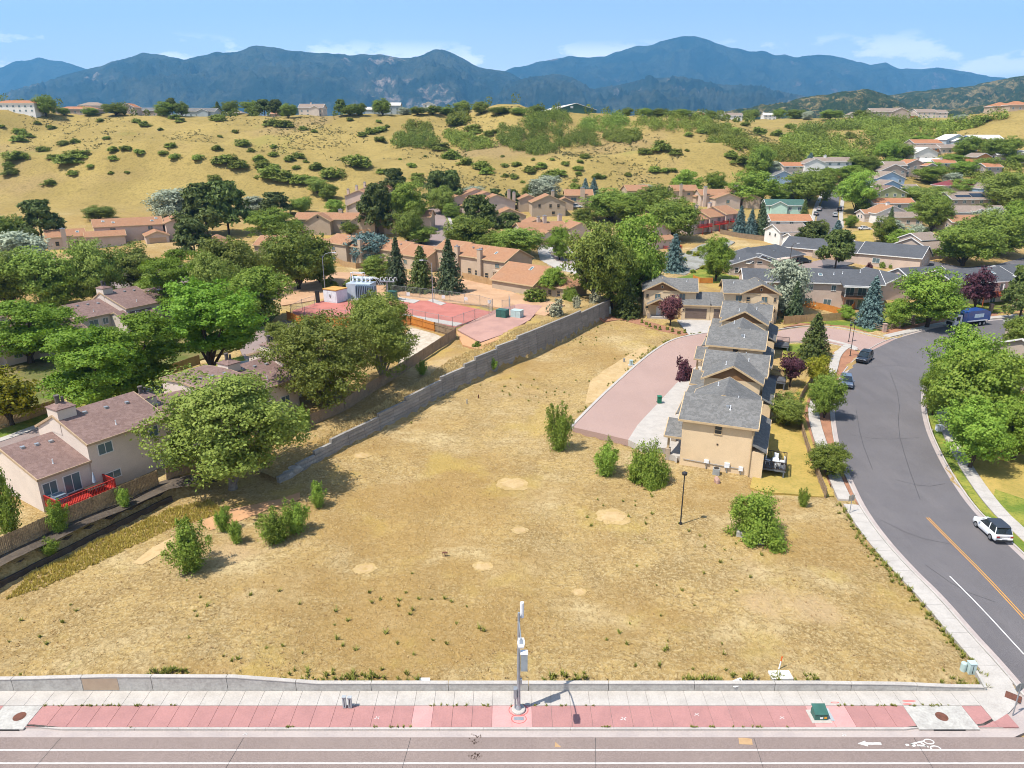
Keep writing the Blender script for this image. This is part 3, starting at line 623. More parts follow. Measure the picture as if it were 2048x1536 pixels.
# worn and bare spots on the lot
def field_noise(x, y):
    x = np.asarray(x, float); y = np.asarray(y, float)
    return 0.16 * fbm(x, y, 60) * sstep(43.5, 47, y) * (1 - sstep(250, 300, y)) + 0.05 * fbm(x + 9, y, 17) * sstep(43.5, 45, y)
def terr_n(x, y): return terr(x, y) + field_noise(x, y)
def blob(cx, cy, rx, ry, n=26, seed=0):
    r = random.Random(seed); a0 = r.random() * 6
    return [(cx + rx * (0.78 + 0.4 * r.random()) * math.cos(a0 + 6.283 * k / n), cy + ry * (0.78 + 0.4 * r.random()) * math.sin(a0 + 6.283 * k / n)) for k in range(n)]
for i, (px, py, w) in enumerate([(1226,1034,62),(1025,970,58),(966,1135,38),(731,1134,42),(1158,1181,26),(1040,1066,30),(724,912,32)]):
    c = at(px, py); r = w / 2 * depth_of(c) / FPX
    drape('bare_patch', smooth_line(blob(c.x, c.y, r * 1.15, r * 0.95, seed=i + 50), 2), 0.028, m_bare2, 0.7, 0, False, terr_n); drape('bare_patch', smooth_line(blob(c.x, c.y, r * 0.8, r * 0.62, seed=i), 2), 0.04, m_bare, 0.7, 0, False, terr_n)
drape('bare_patch', smooth_line([p for p in W2([(1180,760),(1240,720),(1290,690),(1300,700),(1240,760),(1200,800),(1170,810)])], 1), 0.035, m_bare, 0.9, 0, False, terr_n)
drape('clay_patch', W2([(400,1045),(450,1020),(560,1000),(600,985),(600,1000),(540,1020),(470,1045),(420,1060)]), 0.05, m_clay, 0.8, 0, False, terr_n)
drape('bare_path', W2([(305,1095),(345,1075),(350,1090),(320,1110),(285,1130),(265,1125)]), 0.05, m_bare, 0.7, 0, False, terr_n)

# --- the land itself: one sheet out to the foot of the mountains
def land():
    X = np.concatenate([-np.geomspace(9000, 520, 26), np.arange(-500, -90, 5.0), np.arange(-90, 110, 1.0), np.arange(110, 620, 5.0), np.geomspace(640, 9000, 26)])
    Y = np.concatenate([[-300, -120, -40, 0], np.arange(10, 210, 1.0), np.arange(210, 330, 2.0), np.arange(330, 760, 3.5), np.geomspace(770, 6000, 40)])
    gx, gy = np.meshgrid(X, Y); z = terr(gx.ravel(), np.maximum(gy.ravel(), 0)).reshape(gx.shape) + field_noise(gx, gy)
    low = np.zeros(gx.shape, bool); fx, fy = gx.ravel(), gy.ravel()
    for P in SHEETS:
        a = np.array(P); m = (fx > a[:, 0].min()) & (fx < a[:, 0].max()) & (fy > a[:, 1].min()) & (fy < a[:, 1].max())
        idx = np.nonzero(m)[0]
        if len(idx): low.ravel()[idx[inside(P, fx[idx], fy[idx])]] = True
    z = z - 0.35 * low - 0.1 * ((gy < WALL_Y + 0.3) & (gy > -400))
    V = np.stack([gx, gy, z], -1).reshape(-1, 3); nx, ny = len(X), len(Y)
    i = (np.arange(ny - 1)[:, None] * nx + np.arange(nx - 1)[None]).ravel(); F = np.stack([i, i + 1, i + nx + 1, i + nx], -1)
    o = link('ground', np_mesh('ground', V, F), m_ground); o.data.polygons.foreach_set('use_smooth', [True] * len(o.data.polygons)); return struct(o)
land()
# bank behind the block wall, meeting its top
def bank_strip(i0, i1, name, rows0, mat):
    L = densify([tuple(p[:2]) for p in BANK[i0:i1 + 1]], 0.8, closed=False); rows = rows0
    V, F = [], []; n = len(L)
    for d in rows:
        Q = offset_line(L, d); x = np.array([p[0] for p in Q]); y = np.array([p[1] for p in Q])
        sd, hh, rr = bank(x, y); z = zlow(x, y) + hh + field_noise(x, y) + (0.03 if d < 3 else -0.25); V += list(zip(x, y, z))
    for r in range(len(rows) - 1):
        for k in range(n - 1): F.append((r*n+k, r*n+k+1, (r+1)*n+k+1, (r+1)*n+k))
    me = bpy.data.meshes.new(name); me.from_pydata(V, [], [tuple(reversed(f)) for f in F]); me.update()
    for p in me.polygons: p.use_smooth = True
    o = link(name, me, mat); me.flip_normals() if me.polygons[0].normal.z < 0 else None; return struct(o)
m_bank_shade = patchy('bank soil with painted shade', (0.10, 0.08, 0.062), (0.07, 0.056, 0.045), (0.15, 0.12, 0.09), 0.4, 3.0)  # fence shadow on the left bank painted in as dark ground colour
bank_strip(7, 15, 'bank_top', [0.75, 1.2, 1.8, 2.6, 3.8], m_ground); bank_strip(0, 5, 'bank_top', [0.1, 0.6, 1.2, 2.2, 2.6], m_bank_shade)

# block retaining wall: stepped courses of separate blocks
bw = thing('block_retaining_wall', 'long grey concrete block retaining wall stepping up along the lot', 'wall')
m_block = M('grey wall block', (0.345, 0.32, 0.285), (0.255, 0.235, 0.21), 0.7, 0.95, 0.5, fine=0.4, fscale=5, rand=0.45)
def block_wall():
    L = densify([tuple(p[:2]) for p in BANK[7:15]], 0.25, closed=False)
    seglen = 3.0; k = int(seglen / 0.25); CH = 0.46; cache = {}
    for i in range(0, len(L) - 4, k):
        a, b = L[i], L[min(i + k, len(L) - 1)]; length = math.dist(a, b); ang = math.atan2(b[1] - a[1], b[0] - a[0])
        c = ((a[0] + b[0]) / 2, (a[1] + b[1]) / 2)
        h = float(bank(np.array([c[0]]), np.array([c[1]]))[1][0]); z0 = float(zlow(np.array([c[0]]), np.array([c[1]]))[0]); z1 = z0 + h + 0.22
        zc = math.floor((z0 - 0.3) / CH) * CH; course = 0
        while zc < z1 - 0.1:
            n = int(round(zc / CH)); sh = 0.0
            key = (round(length, 1), 0)
            if key not in cache:
                mb = MB(); g = 0.018; x1 = length - g
                mb.box(g, x1, 0.0, 0.42, 0.015, CH - 0.015)
                me = mb.mesh('block'); me.materials.append(m_block); cache[key] = me
            o = link('block', cache[key], None, bw); o.location = (a[0], a[1], zc); o.rotation_euler = (0, 0, ang)
            o.location.x += -math.sin(ang) * 0.04 * course; o.location.y += math.cos(ang) * 0.04 * course
            zc += CH; course += 1
block_wall()
# dark timber terraces under the left fence
m_timber = M('dark timber', (0.085, 0.066, 0.055), (0.05, 0.04, 0.034), 1.5, 0.95, 0.4, fine=0.4, fscale=6, rand=0.4)
tw = thing('timber_retaining_wall', 'dark timber retaining wall below the grey picket fence', 'wall')
L = [tuple(p[:2]) for p in BANK[0:5]]
for tier, (d, zz) in enumerate([(0.0, 0.75), (0.75, 1.35), (1.5, 2.05)]):
    Q = densify(offset_line(L, d), 2.4, closed=False)
    for a, b in zip(Q[:-1], Q[1:]):
        c = ((a[0]+b[0])/2, (a[1]+b[1])/2); hh = float(bank(np.array([c[0]]), np.array([c[1]]))[1][0]); z = float(zlow(np.array([c[0]]), np.array([c[1]]))[0])
        top = min(zz, hh + 0.05)
        for q in range(3): MB().bar((a[0], a[1], z + top - 0.11 - 0.22 * q), (b[0], b[1], z + top - 0.11 - 0.22 * q), 0.2, 0.205).build('timber', m_timber, tw)

# ---------------------------------------------------------------- buildings
roof_grey = M_roof('grey shingles', (0.185, 0.18, 0.172), (0.115, 0.113, 0.108))
roof_slate = M_roof('slate blue shingles', (0.10, 0.103, 0.11), (0.078, 0.081, 0.088))
roof_brown = M_roof('brown shingles', (0.24, 0.16, 0.137), (0.165, 0.105, 0.09))
roof_tan = M_roof('tan shingles', (0.36, 0.19, 0.105), (0.28, 0.145, 0.08), (0.31, 0.185, 0.115))
roof_terra = M_roof('terracotta roof', (0.40, 0.185, 0.095), (0.33, 0.15, 0.078))
roof_dull = M_roof('dull brown roof', (0.29, 0.225, 0.18), (0.225, 0.175, 0.14))
roof_green = M_roof('green roof', (0.075, 0.14, 0.115), (0.055, 0.11, 0.09))
roof_maroon = M_roof('maroon roof', (0.22, 0.055, 0.06), (0.17, 0.045, 0.05))
roof_pale = M_roof('pale metal roof', (0.62, 0.58, 0.52), (0.55, 0.52, 0.47))
def stucco(n, c): return M(n, c, mul(c, 0.9), 0.5, 0.95, 0.15, fine=0.15, fscale=10)
w_tan = stucco('tan stucco', (0.66, 0.50, 0.315)); w_peach = stucco('peach stucco', (0.60, 0.43, 0.32)); w_cream = stucco('cream pink siding', (0.62, 0.525, 0.445))
w_beige = stucco('beige stucco', (0.48, 0.365, 0.265)); w_beige2 = stucco('greyer beige stucco', (0.44, 0.345, 0.25)); w_pink = stucco('pale pink stucco', (0.55, 0.43, 0.35)); w_white = stucco('white siding', (0.74, 0.71, 0.66))
w_blue = stucco('light blue siding', (0.34, 0.46, 0.58)); w_mint = stucco('mint siding', (0.45, 0.62, 0.50)); w_greyblue = stucco('grey blue siding', (0.38, 0.43, 0.45)); w_olive = stucco('olive siding', (0.36, 0.38, 0.20)); w_orange = stucco('orange siding', (0.55, 0.25, 0.10)); w_taupe = stucco('taupe siding', (0.42, 0.34, 0.28))
w_brown = M('brown siding', (0.23, 0.125, 0.055), (0.19, 0.10, 0.045), 1.0, 0.8)
trim_tan = M('tan trim', (0.52, 0.38, 0.22), None, 2, 0.8); trim_white = M('white trim', (0.72, 0.70, 0.66), None, 2, 0.7); trim_beige = M('beige trim', (0.42, 0.30, 0.19), None, 2, 0.8)
door_brown = M('brown door', (0.16, 0.115, 0.09), (0.14, 0.10, 0.08), 1, 0.7); door_tan = M('tan garage door', (0.50, 0.33, 0.20), (0.46, 0.30, 0.18), 1, 0.8); door_cream = M('cream garage door', (0.62, 0.50, 0.38), None, 1, 0.8)
stone = M('fieldstone', (0.40, 0.32, 0.24), (0.27, 0.22, 0.17), 4, 0.9, 0.4)
solar = M('solar panel', (0.02, 0.025, 0.035), None, 2, 0.25, spec=0.5)
_win = {}
def win_mesh(w, h, mull, trim):
    k = (round(w, 2), round(h, 2), mull, trim.name)
    if k in _win: return _win[k]
    f = MB(); t = 0.09; d = -0.07
    f.box(-w/2 - t, w/2 + t, d, 0.02, h, h + t).box(-w/2 - t, w/2 + t, d - 0.03, 0.02, -t, 0).box(-w/2 - t, -w/2, d, 0.02, 0, h).box(w/2, w/2 + t, d, 0.02, 0, h)
    if mull == 'v': f.box(-0.03, 0.03, d + 0.02, 0.02, 0, h)
    if mull == 'h': f.box(-w/2, w/2, d + 0.02, 0.02, h/2 - 0.03, h/2 + 0.03)
    p = MB().box(-w/2, w/2, -0.025, 0.015, 0, h)
    a = f.mesh('window'); a.materials.append(trim); b = p.mesh('pane'); b.materials.append(glass_blue if mull == 'v' else glass)
    _win[k] = (a, b); return _win[k]
class House:
    """parts of one building in its own frame: x along the front, y to the back, z up"""
    def __init__(s, name, label, loc, heading, wall, roof, trim, group=None, cat='house'):
        s.r = thing(name, label, cat, loc, R(heading), group); s.wall, s.roof, s.trim = wall, roof, trim
    def box(s, x0, x1, y0, y1, z0, z1, mat=None, name='wall'): return MB().box(x0, x1, y0, y1, z0, z1).build(name, mat or s.wall, s.r)
    def _slab(s, quads, edges, gables, gmat, mat, th=0.16):
        mb = MB()
        for q in quads: mb.prism([(x, y, z) for x, y, z in q], (0, 0, th))
        r = mb.build('roof', mat or s.roof, s.r); e = MB()
        for a, b in edges: e.bar((a[0], a[1], a[2] + 0.045), (b[0], b[1], b[2] + 0.045), 0.1, 0.25)
        e.build('fascia', s.trim, r)
        if gables:
            for P, d in gables: MB().prism(P, d).build('gable', gmat or s.wall, s.r)
        return r
    def gable(s, x0, x1, y0, y1, ze, axis='x', pitch=0.45, oh=0.4, ridge=0.5, gmat=None, mat=None, ends=(1, 1), ohe=None):
        """pitched roof with its ridge along axis; ridge = where the ridge sits across the span"""
        ohe = oh if ohe is None else ohe
        if axis == 'x':
            ym = y0 + (y1 - y0) * ridge; zr = ze + pitch * (min(ym - y0, y1 - ym) if 0.45 < ridge < 0.55 else (ym - y0))
            p2 = (zr - ze) / max(y1 - ym, 0.01); a, b = x0 - ohe * ends[0], x1 + ohe * ends[1]; p1 = (zr - ze) / (ym - y0)
            F0, F1, B0, B1 = (a, y0 - oh, ze - oh * p1), (b, y0 - oh, ze - oh * p1), (a, y1 + oh, ze - oh * p2), (b, y1 + oh, ze - oh * p2); T0, T1 = (a, ym, zr), (b, ym, zr)
            quads = [(F0, F1, T1, T0), (T0, T1, B1, B0)]; edges = [(F0, F1), (B0, B1), (F0, T0), (T0, B0), (F1, T1), (T1, B1)]
            g = []
            if ends[0]: g.append(([(x0 + 0.002, y0, ze), (x0 + 0.002, y1, ze), (x0 + 0.002, ym, zr)], (0.12, 0, 0)))
            if ends[1]: g.append(([(x1 - 0.122, y0, ze), (x1 - 0.122, y1, ze), (x1 - 0.122, ym, zr)], (0.12, 0, 0)))
        else:
            xm = x0 + (x1 - x0) * ridge; p1 = pitch; zr = ze + p1 * (xm - x0); p2 = (zr - ze) / (x1 - xm); a, b = y0 - ohe * ends[0], y1 + ohe * ends[1]
            F0, F1, B0, B1 = (x0 - oh, a, ze - oh * p1), (x0 - oh, b, ze - oh * p1), (x1 + oh, a, ze - oh * p2), (x1 + oh, b, ze - oh * p2); T0, T1 = (xm, a, zr), (xm, b, zr)
            quads = [(F0, T0, T1, F1), (T0, B0, B1, T1)]; edges = [(F0, F1), (B0, B1), (F0, T0), (T0, B0), (F1, T1), (T1, B1)]
            g = []
            if ends[0]: g.append(([(x0, y0 + 0.002, ze), (x1, y0 + 0.002, ze), (xm, y0 + 0.002, zr)], (0, 0.12, 0)))
            if ends[1]: g.append(([(x0, y1 - 0.122, ze), (x1, y1 - 0.122, ze), (xm, y1 - 0.122, zr)], (0, 0.12, 0)))
        s.zr = zr; return s._slab(quads, edges, g, gmat, mat)
    def hip(s, x0, x1, y0, y1, ze, pitch=0.4, oh=0.5, mat=None):
        w, d = x1 - x0 + 2 * oh, y1 - y0 + 2 * oh; a, b, c, e = x0 - oh, x1 + oh, y0 - oh, y1 + oh; z = ze - oh * pitch; m = min(w, d) / 2; zt = z + m * pitch
        if w >= d: T0, T1 = (a + m, (c + e) / 2, zt), (b - m - 0.01, (c + e) / 2, zt)
        else: T0, T1 = ((a + b) / 2, c + m, zt), ((a + b) / 2, e - m - 0.01, zt)
        P = [(a, c, z), (b, c, z), (b, e, z), (a, e, z)]
        q = [(P[0], P[1], T1, T0), (P[2], P[3], T0, T1), (P[3], P[0], T0), (P[1], P[2], T1)] if w >= d else [(P[1], P[2], T1, T0), (P[3], P[0], T0, T1), (P[0], P[1], T0), (P[2], P[3], T1)]
        s.zr = zt; return s._slab(q, [(P[i], P[(i + 1) % 4]) for i in range(4)], None, None, mat)
    def shed(s, x0, x1, y0, y1, z0, z1, oh=0.3, mat=None, sides=True):
        """one slope from z0 at y0 to z1 at y1"""
        p = (z1 - z0) / (y1 - y0); A, B, C, D = (x0 - oh*.3, y0 - oh, z0 - oh * p), (x1 + oh*.3, y0 - oh, z0 - oh * p), (x1 + oh*.3, y1, z1), (x0 - oh*.3, y1, z1)
        lo = min(z0, z1); g = [([(x0 + 0.002, y0, lo), (x0 + 0.002, y1, lo), (x0 + 0.002, y1 if z1 > z0 else y0, max(z0, z1))], (0.1, 0, 0)), ([(x1 - 0.102, y0, lo), (x1 - 0.102, y1, lo), (x1 - 0.102, y1 if z1 > z0 else y0, max(z0, z1))], (0.1, 0, 0))] if sides else None
        return s._slab([(A, B, C, D)], [(A, B), (A, D), (B, C)], g, None, mat)
    def win(s, face, u, z, w, h, plane, mull='v', trim=None):
        a, b = win_mesh(w, h, mull, trim or s.trim); o = link('window', a, None, s.r); link('pane', b, None, o)
        if face == 'f': o.location = (u, plane, z)
        if face == 'b': o.location = (u, plane, z); o.rotation_euler.z = math.pi
        if face == 'l': o.location = (plane, u, z); o.rotation_euler.z = -math.pi / 2
        if face == 'r': o.location = (plane, u, z); o.rotation_euler.z = math.pi / 2
        return o
    def wins(s, face, us, z, w, h, plane, mull='v', trim=None):
        for u in us: s.win(face, u, z, w, h, plane, mull, trim)
    def garage(s, x0, x1, y, z1=2.2, mat=None, z0=0.0):
        d = MB()
        n = 4
        for k in range(n): d.box(x0, x1, y - 0.05, y + 0.02, z0 + (z1 - z0) * k / n + 0.015, z0 + (z1 - z0) * (k + 1) / n - 0.015)
        return d.build('garage_door', mat or door_tan, s.r)
    def door(s, x, y, w=0.95, h=2.1, mat=None, face='f'):
        o = MB().box(-w/2, w/2, -0.06, 0.02, 0, h).build('door', mat or door_brown, s.r); MB().box(w*0.32, w*0.4, -0.1, -0.06, 1.0, 1.08).build('handle', metal_grey, o); o.location = (x, y, 0)
        if face == 'r': o.rotation_euler.z = math.pi / 2
        return o
    def chimney(s, x, y, w, d, z0, z1, mat=None):
        c = s.box(x - w/2, x + w/2, y - d/2, y + d/2, z0, z1, mat, 'chimney'); MB().box(x - w/2 - 0.08, x + w/2 + 0.08, y - d/2 - 0.08, y + d/2 + 0.08, z1, z1 + 0.12).cyl(x, y, z1 + 0.12, z1 + 0.45, 0.16, 8).build('chimney_cap', metal_grey, c); return c
    def vent(s, x, y, z, pipe=True):
        m = MB()
        if pipe: m.cyl(x, y, z - 0.2, z + 0.45, 0.06, 8).cyl(x, y, z - 0.25, z + 0.02, 0.16, 8, 0.08)
        else: m.box(x - 0.2, x + 0.2, y - 0.2, y + 0.2, z - 0.15, z + 0.13)
        return m.build('roof_vent', metal_white if pipe else metal_grey, s.r)
    def skylight(s, x, y, z, w, d, pitch):
        k = MB().box(-w/2, w/2, -d/2, d/2, 0, 0.12).build('skylight', trim_white, s.r); k.location = (x, y, z); k.rotation_euler.x = math.atan(pitch); MB().box(-w/2 + 0.08, w/2 - 0.08, -d/2 + 0.08, d/2 - 0.08, 0.1, 0.125).build('pane', glass_blue, k); return k
    def deck(s, x0, x1, y0, y1, z, mat, rail=None, posts=True, railmat=None, zg=-2.0):
        """platform with balusters; the side against the house is left open"""
        d = MB().box(x0, x1, y0, y1, z - 0.2, z).build('deck', mat, s.r); rm = railmat or mat; b = MB()
        if posts:
            for x in (x0 + 0.1, x1 - 0.1):
                p = MB().box(x - 0.08, x + 0.08, (y1 if rail == 'b' else y0) - 0.08 + (-0.2 if rail == 'b' else 0.1), (y1 if rail == 'b' else y0) + 0.08 + (-0.2 if rail == 'b' else 0.1), zg, z - 0.2).build('post', mat, d)
        yo = y1 - 0.04 if rail == 'b' else y0 + 0.04
        runs = [((x0 + .04, y0), (x0 + .04, y1)), ((x1 - .04, y0), (x1 - .04, y1)), ((x0, yo), (x1, yo))]
        t = MB()
        for a, c in runs:
            t.bar((*a, z + 1.0), (*c, z + 1.0), 0.1, 0.06); t.bar((*a, z + 0.12), (*c, z + 0.12), 0.05, 0.06); n = max(2, int(math.dist(a, c) / 0.16))
            for k in range(n + 1): q = (a[0] + (c[0] - a[0]) * k / n, a[1] + (c[1] - a[1]) * k / n); b.bar((*q, z), (*q, z + 1.0), 0.045, 0.045)
        t.build('handrail', rm, d); bb = b.build('balusters', rm, d); bb['kind'] = 'stuff'; return d

# --- grey-roofed townhouse pairs (three alike): two units with garages between
def townhouse_pair(label, loc, heading, group):
    H = House('townhouse_pair', label, loc, heading, w_tan, roof_grey, trim_tan, group)
    Wd = 28.4
    for mir in (0, 1):
        X = (lambda a: Wd - a) if mir else (lambda a: a)
        def bx(x0, x1, *r, **k): x0, x1 = sorted((X(x0), X(x1))); return H.box(x0, x1, *r, **k)
        def rg(x0, x1, *r, **k): x0, x1 = sorted((X(x0), X(x1))); return H.gable(x0, x1, *r, **k)
        bx(0, 7.6, 0, 8.2, -2.6, 5.6); bx(7.6, 11.2, 0.4, 7.9, -1.5, 5.59)
        rg(0, 7.6, 0, 8.2, 5.6, axis='y', pitch=0.5, oh=0.45, gmat=w_brown, ohe=0.5)
        e = (0, 1) if not mir else (1, 0)
        x0, x1 = sorted((X(3.9), X(11.2))); H.gable(x0, x1, 0.4, 7.9, 5.6, axis='x', pitch=0.535, oh=0.45, gmat=w_brown, ends=e)
        for s_ in (1.35, -1): pass
        H.win('f', X(0.75), 3.9, 0.5, 0.8, -0.0, 'h'); H.win('f', X(2.95), 3.6, 1.1, 1.25, 0.0); H.win('f', X(6.3), 3.8, 0.7, 0.9, 0.0, 'h'); H.win('f', X(8.2), 3.7, 1.2, 1.25, 0.4); H.win('f', X(0.75), 1.6, 0.5, 0.9, 0.0, 'h')
        H.win('f', X(3.8), 6.2, 0.35, 0.45, 0.0, 'n')
        side = 'r' if mir else 'l'; H.win(side, 4.2, 4.15, 0.75, 1.0, X(0), 'h'); MB().box(X(0) - 0.06, X(0) + 0.06, 4.15, 4.35, 2.7, 2.9).build('wall_vent', bronze, H.r)
        # front porch with its own little gable
        px0, px1 = sorted((X(0.9), X(5.9))); H.gable(px0, px1, -1.9, 0.0, 2.75, axis='y', pitch=0.5, oh=0.3, gmat=w_brown, ends=(1, 0)); H.win('f', X(3.4), 3.0, 0.3, 0.4, -1.9, 'n')
        for q in (1.2, 5.6):
            p = H.box(X(q) - 0.13, X(q) + 0.13, -1.8, -1.54, 0.9, 2.75, trim_tan, 'porch_post'); MB().box(X(q) - 0.3, X(q) + 0.3, -1.97, -1.37, -0.6, 0.9).build('stone_base', stone, p)
        bx(0.9, 5.9, -1.9, 0, -0.6, 0.12, concrete, 'porch_slab'); H.door(X(3.3), 0.0, mat=trim_white); H.win('f', X(4.7), 0.2, 0.9, 1.9, 0.0, 'n')
        # rear lean-to and raised deck
        bx(0.0, 11.0, 8.2, 9.6, -2.6, 2.5); rx0, rx1 = sorted((X(0.0), X(11.0)))
        H._slab([((rx0 - .2, 8.2, 3.3), (rx1 + .2, 8.2, 3.3), (rx1 + .2, 9.9, 2.5), (rx0 - .2, 9.9, 2.5))], [((rx0 - .2, 9.9, 2.5), (rx1 + .2, 9.9, 2.5))], None, None, roof_grey)
        H.wins('b', [X(2.6), X(6.6)], 3.9, 1.3, 1.1, 8.2); H.wins('b', [X(8.6)], 0.4, 1.8, 2.0, 9.6)
        dx0, dx1 = sorted((X(1.2), X(4.6))); H.deck(dx0, dx1, 9.6, 12.2, 0.1, M('slate deck', (0.12, 0.13, 0.15), None, 2, 0.7), rail='b', railmat=bronze, zg=-2.8)
        for q in (2.2, 5.4): H.vent(X(q), 4.2 + q * 0.3, 5.6 + 0.5 * min(q, 7.6 - q) + 0.2, q > 3)
        H.vent(X(1.9), 5.2, 6.8, True); H.vent(X(5.0), 3.4, 6.95, False); H.vent(X(9.2), 3.0, 7.2, True)
        # garage
        gx0, gx1 = sorted((X(8.2), X(14.17))); H.box(gx0, gx1, -1.6, 6.5, -0.6, 2.9)
        H.garage(gx0 + 0.75, gx1 - 0.7, -1.6, 2.2, door_brown)
        ga, gb = sorted((X(8.2), X(14.18))); H._slab([((ga, -2.0, 2.85), (gb, -2.0, 2.85), (gb, 3.6, 4.75), (ga, 3.6, 4.75)), ((ga, 3.6, 4.75), (gb, 3.6, 4.75), (gb, 6.9, 2.85), (ga, 6.9, 2.85))], [((ga, -2.0, 2.85), (gb, -2.0, 2.85))], None, None, roof_grey)
        MB().box(X(8.5) - 0.12, X(8.5) + 0.12, -1.75, -1.6, 1.7, 2.0).build('wall_lamp', metal_dark, H.r)
    MB().box(Wd / 2 - 0.1, Wd / 2 + 0.1, -2.0, 6.5, 3.0, 3.3).build('party_wall_cap', metal_dark, H.r)
    return H
TG = 'grey-roofed tan townhouse pairs on the pink street'
zA = 2.1
duA = townhouse_pair('tan townhouse pair with grey roofs, nearest to the vacant lot', (31.0, 106.1, 2.05), 248.5, TG)
# meters and air conditioner on the nearest end wall
xs = 28.42
for k, (y, z, w, h) in enumerate([(3.2, 0.25, 0.55, 0.4), (5.6, 0.05, 0.6, 0.6), (7.2, -0.1, 0.5, 0.5)]):
    m = MB().box(xs, xs + 0.22, y - w/2, y + w/2, z, z + h).build('meter_box', metal_white, duA.r); MB().tube([(xs + 0.1, y, z), (xs + 0.1, y, -0.9)], 0.05, 6).build('conduit', metal_grey, m)
MB().tube([(xs + 0.06, 0.4, 0.3), (xs + 0.06, 7.4, 0.1)], 0.035, 6).build('conduit', metal_grey, duA.r)
MB().tube([(xs + 0.1, 8.1, 5.3), (xs + 0.1, 8.1, 0.5), (xs + 0.1, 8.1, -2.4)], 0.06, 6).build('downpipe', trim_tan, duA.r)
duB = copy_thing(duA.r, (42.0, 136.5, 2.9), R(248.5), 'tan townhouse pair behind the nearest one, along the pink street', TG)
for c in list(duB.children):
    if c.name.split('.')[0] in ('meter_box', 'conduit', 'downpipe'):
        for g in list(c.children): bpy.data.objects.remove(g)
        bpy.data.objects.remove(c)
c5 = at(1286, 633)
duC = copy_thing(duB, (c5.x, c5.y + 0.2, c5.z + 0.3), R(-9), 'tan townhouse pair facing the lot across the end of the pink street', TG)

# --- brown-roofed row at lower left
def brown_row(label, loc, heading, units, group, name='brown_roof_row'):
    """units: (x0, x1, front y, eave, ridge y, back y, pitch, windows, chimney at the near joint)"""
    H = House(name, label, loc, heading, w_cream, roof_brown, trim_beige, group)
    for (x0, x1, yf, e, ry, yb, p, wn_, ch) in units:
        H.box(x0, x1, yf, yb, -2.5, e - 0.02); H.gable(x0, x1, yf, yb, e, 'x', p, 0.35, ridge=(ry - yf) / (yb - yf), ohe=0.12)
        for (u, z, w, h) in wn_: H.win('f', u, z, w, h, yf, 'v', metal_dark if False else trim_white)
        zr = H.zr
        if ch:
            H.box(x0 - 0.05, x0 + 1.9, ry - 1.2, ry + 1.0, e, zr + 0.85, None, 'chimney_box')
            c = MB(); c.prism([(x0 - 0.15, ry - 1.3, zr + 0.85), (x0 + 2.0, ry - 1.3, zr + 0.85), (x0 + 2.0, ry + 1.1, zr + 0.85), (x0 - 0.15, ry + 1.1, zr + 0.85)], 0.1)
            b = len(c.v); c.v += [(x0 - 0.1, ry - 1.25, zr + 0.95), (x0 + 1.95, ry - 1.25, zr + 0.95), (x0 + 1.95, ry + 1.05, zr + 0.95), (x0 - 0.1, ry + 1.05, zr + 0.95), (x0 + 0.9, ry - 0.1, zr + 1.5)]; c.f += [(b, b+1, b+4), (b+1, b+2, b+4), (b+2, b+3, b+4), (b+3, b, b+4)]
            cap = c.build('chimney_roof', roof_brown, H.r); MB().cyl(x0 + 0.7, ry - 0.1, zr + 1.3, zr + 2.1, 0.24, 12).cyl(x0 + 0.7, ry - 0.1, zr + 2.1, zr + 2.25, 0.3, 12).cyl(x0 + 1.25, ry - 0.1, zr + 1.2, zr + 1.95, 0.14, 10).build('flue', M('sooty flue', (0.12, 0.10, 0.09), None, 3, 0.7), cap)
        for q in (0.3, 0.55, 0.8): H.vent(x0 + (x1 - x0) * q, ry - 0.9 - q, zr - p * (0.9 + q) + 0.2, False)
        H.vent(x0 + (x1 - x0) * 0.45, yf + 1.3, e + p * 1.3 + 0.2, True)
    return H
zL = terr1(-46.5, 69.5) + 0.8
rowL = brown_row('brown-roofed cream row house with red deck at lower left', (-48.0, 64.9, zL), 58.5, [
    (0.0, 5.2, 0.0, 3.0, 6.6, 9.6, 0.27, [(1.0, 0.9, 1.3, 1.3), (3.2, 0.3, 1.6, 1.9)], False),
    (5.2, 14.3, -0.3, 5.0, 5.6, 9.6, 0.33, [(2.0 + 5.0, 3.3, 1.5, 1.15), (7.3, 0.2, 1.6, 0.75), (12.6, 3.3, 1.1, 1.15)], True),
    (14.3, 20.6, 0.8, 4.1, 5.2, 9.6, 0.30, [(16, 1.0, 1.4, 1.2)], True),
    (20.6, 27.2, 2.6, 6.2, 5.6, 9.6, 0.10, [(21.7, 4.3, 1.0, 0.8), (24.5, 4.3, 1.0, 0.8)], False),
    (27.2, 34.4, 0.0, 4.3, 6.0, 9.6, 0.32, [(29, 1.0, 1.4, 1.2), (32, 1.0, 1.4, 1.2)], True),
    (34.4, 42.0, 2.5, 6.0, 6.0, 9.8, 0.30, [(36, 3.4, 1.2, 1.1)], True)], None)
H = rowL; H.deck(0.2, 6.2, -2.6, 0.0, 0.1, deck_red, zg=-2.0)
MB().cyl(4.6, -1.6, 0.1, 1.6, 0.04, 8).lathe([(0.03, 1.0), (0.2, 1.15), (0.13, 1.7), (0.04, 2.25)], 10, 4.6, -1.6).build('folded_parasol', M('grey blue cloth', (0.30, 0.36, 0.44), None, 3, 0.8), H.r)
MB().box(3.6, 5.4, -2.3, -1.0, 0.62, 0.7).box(3.8, 3.9, -2.2, -2.1, 0.1, 0.62).box(5.1, 5.2, -2.2, -2.1, 0.1, 0.62).box(3.8, 3.9, -1.2, -1.1, 0.1, 0.62).box(5.1, 5.2, -1.2, -1.1, 0.1, 0.62).build('patio_table', bronze, H.r)
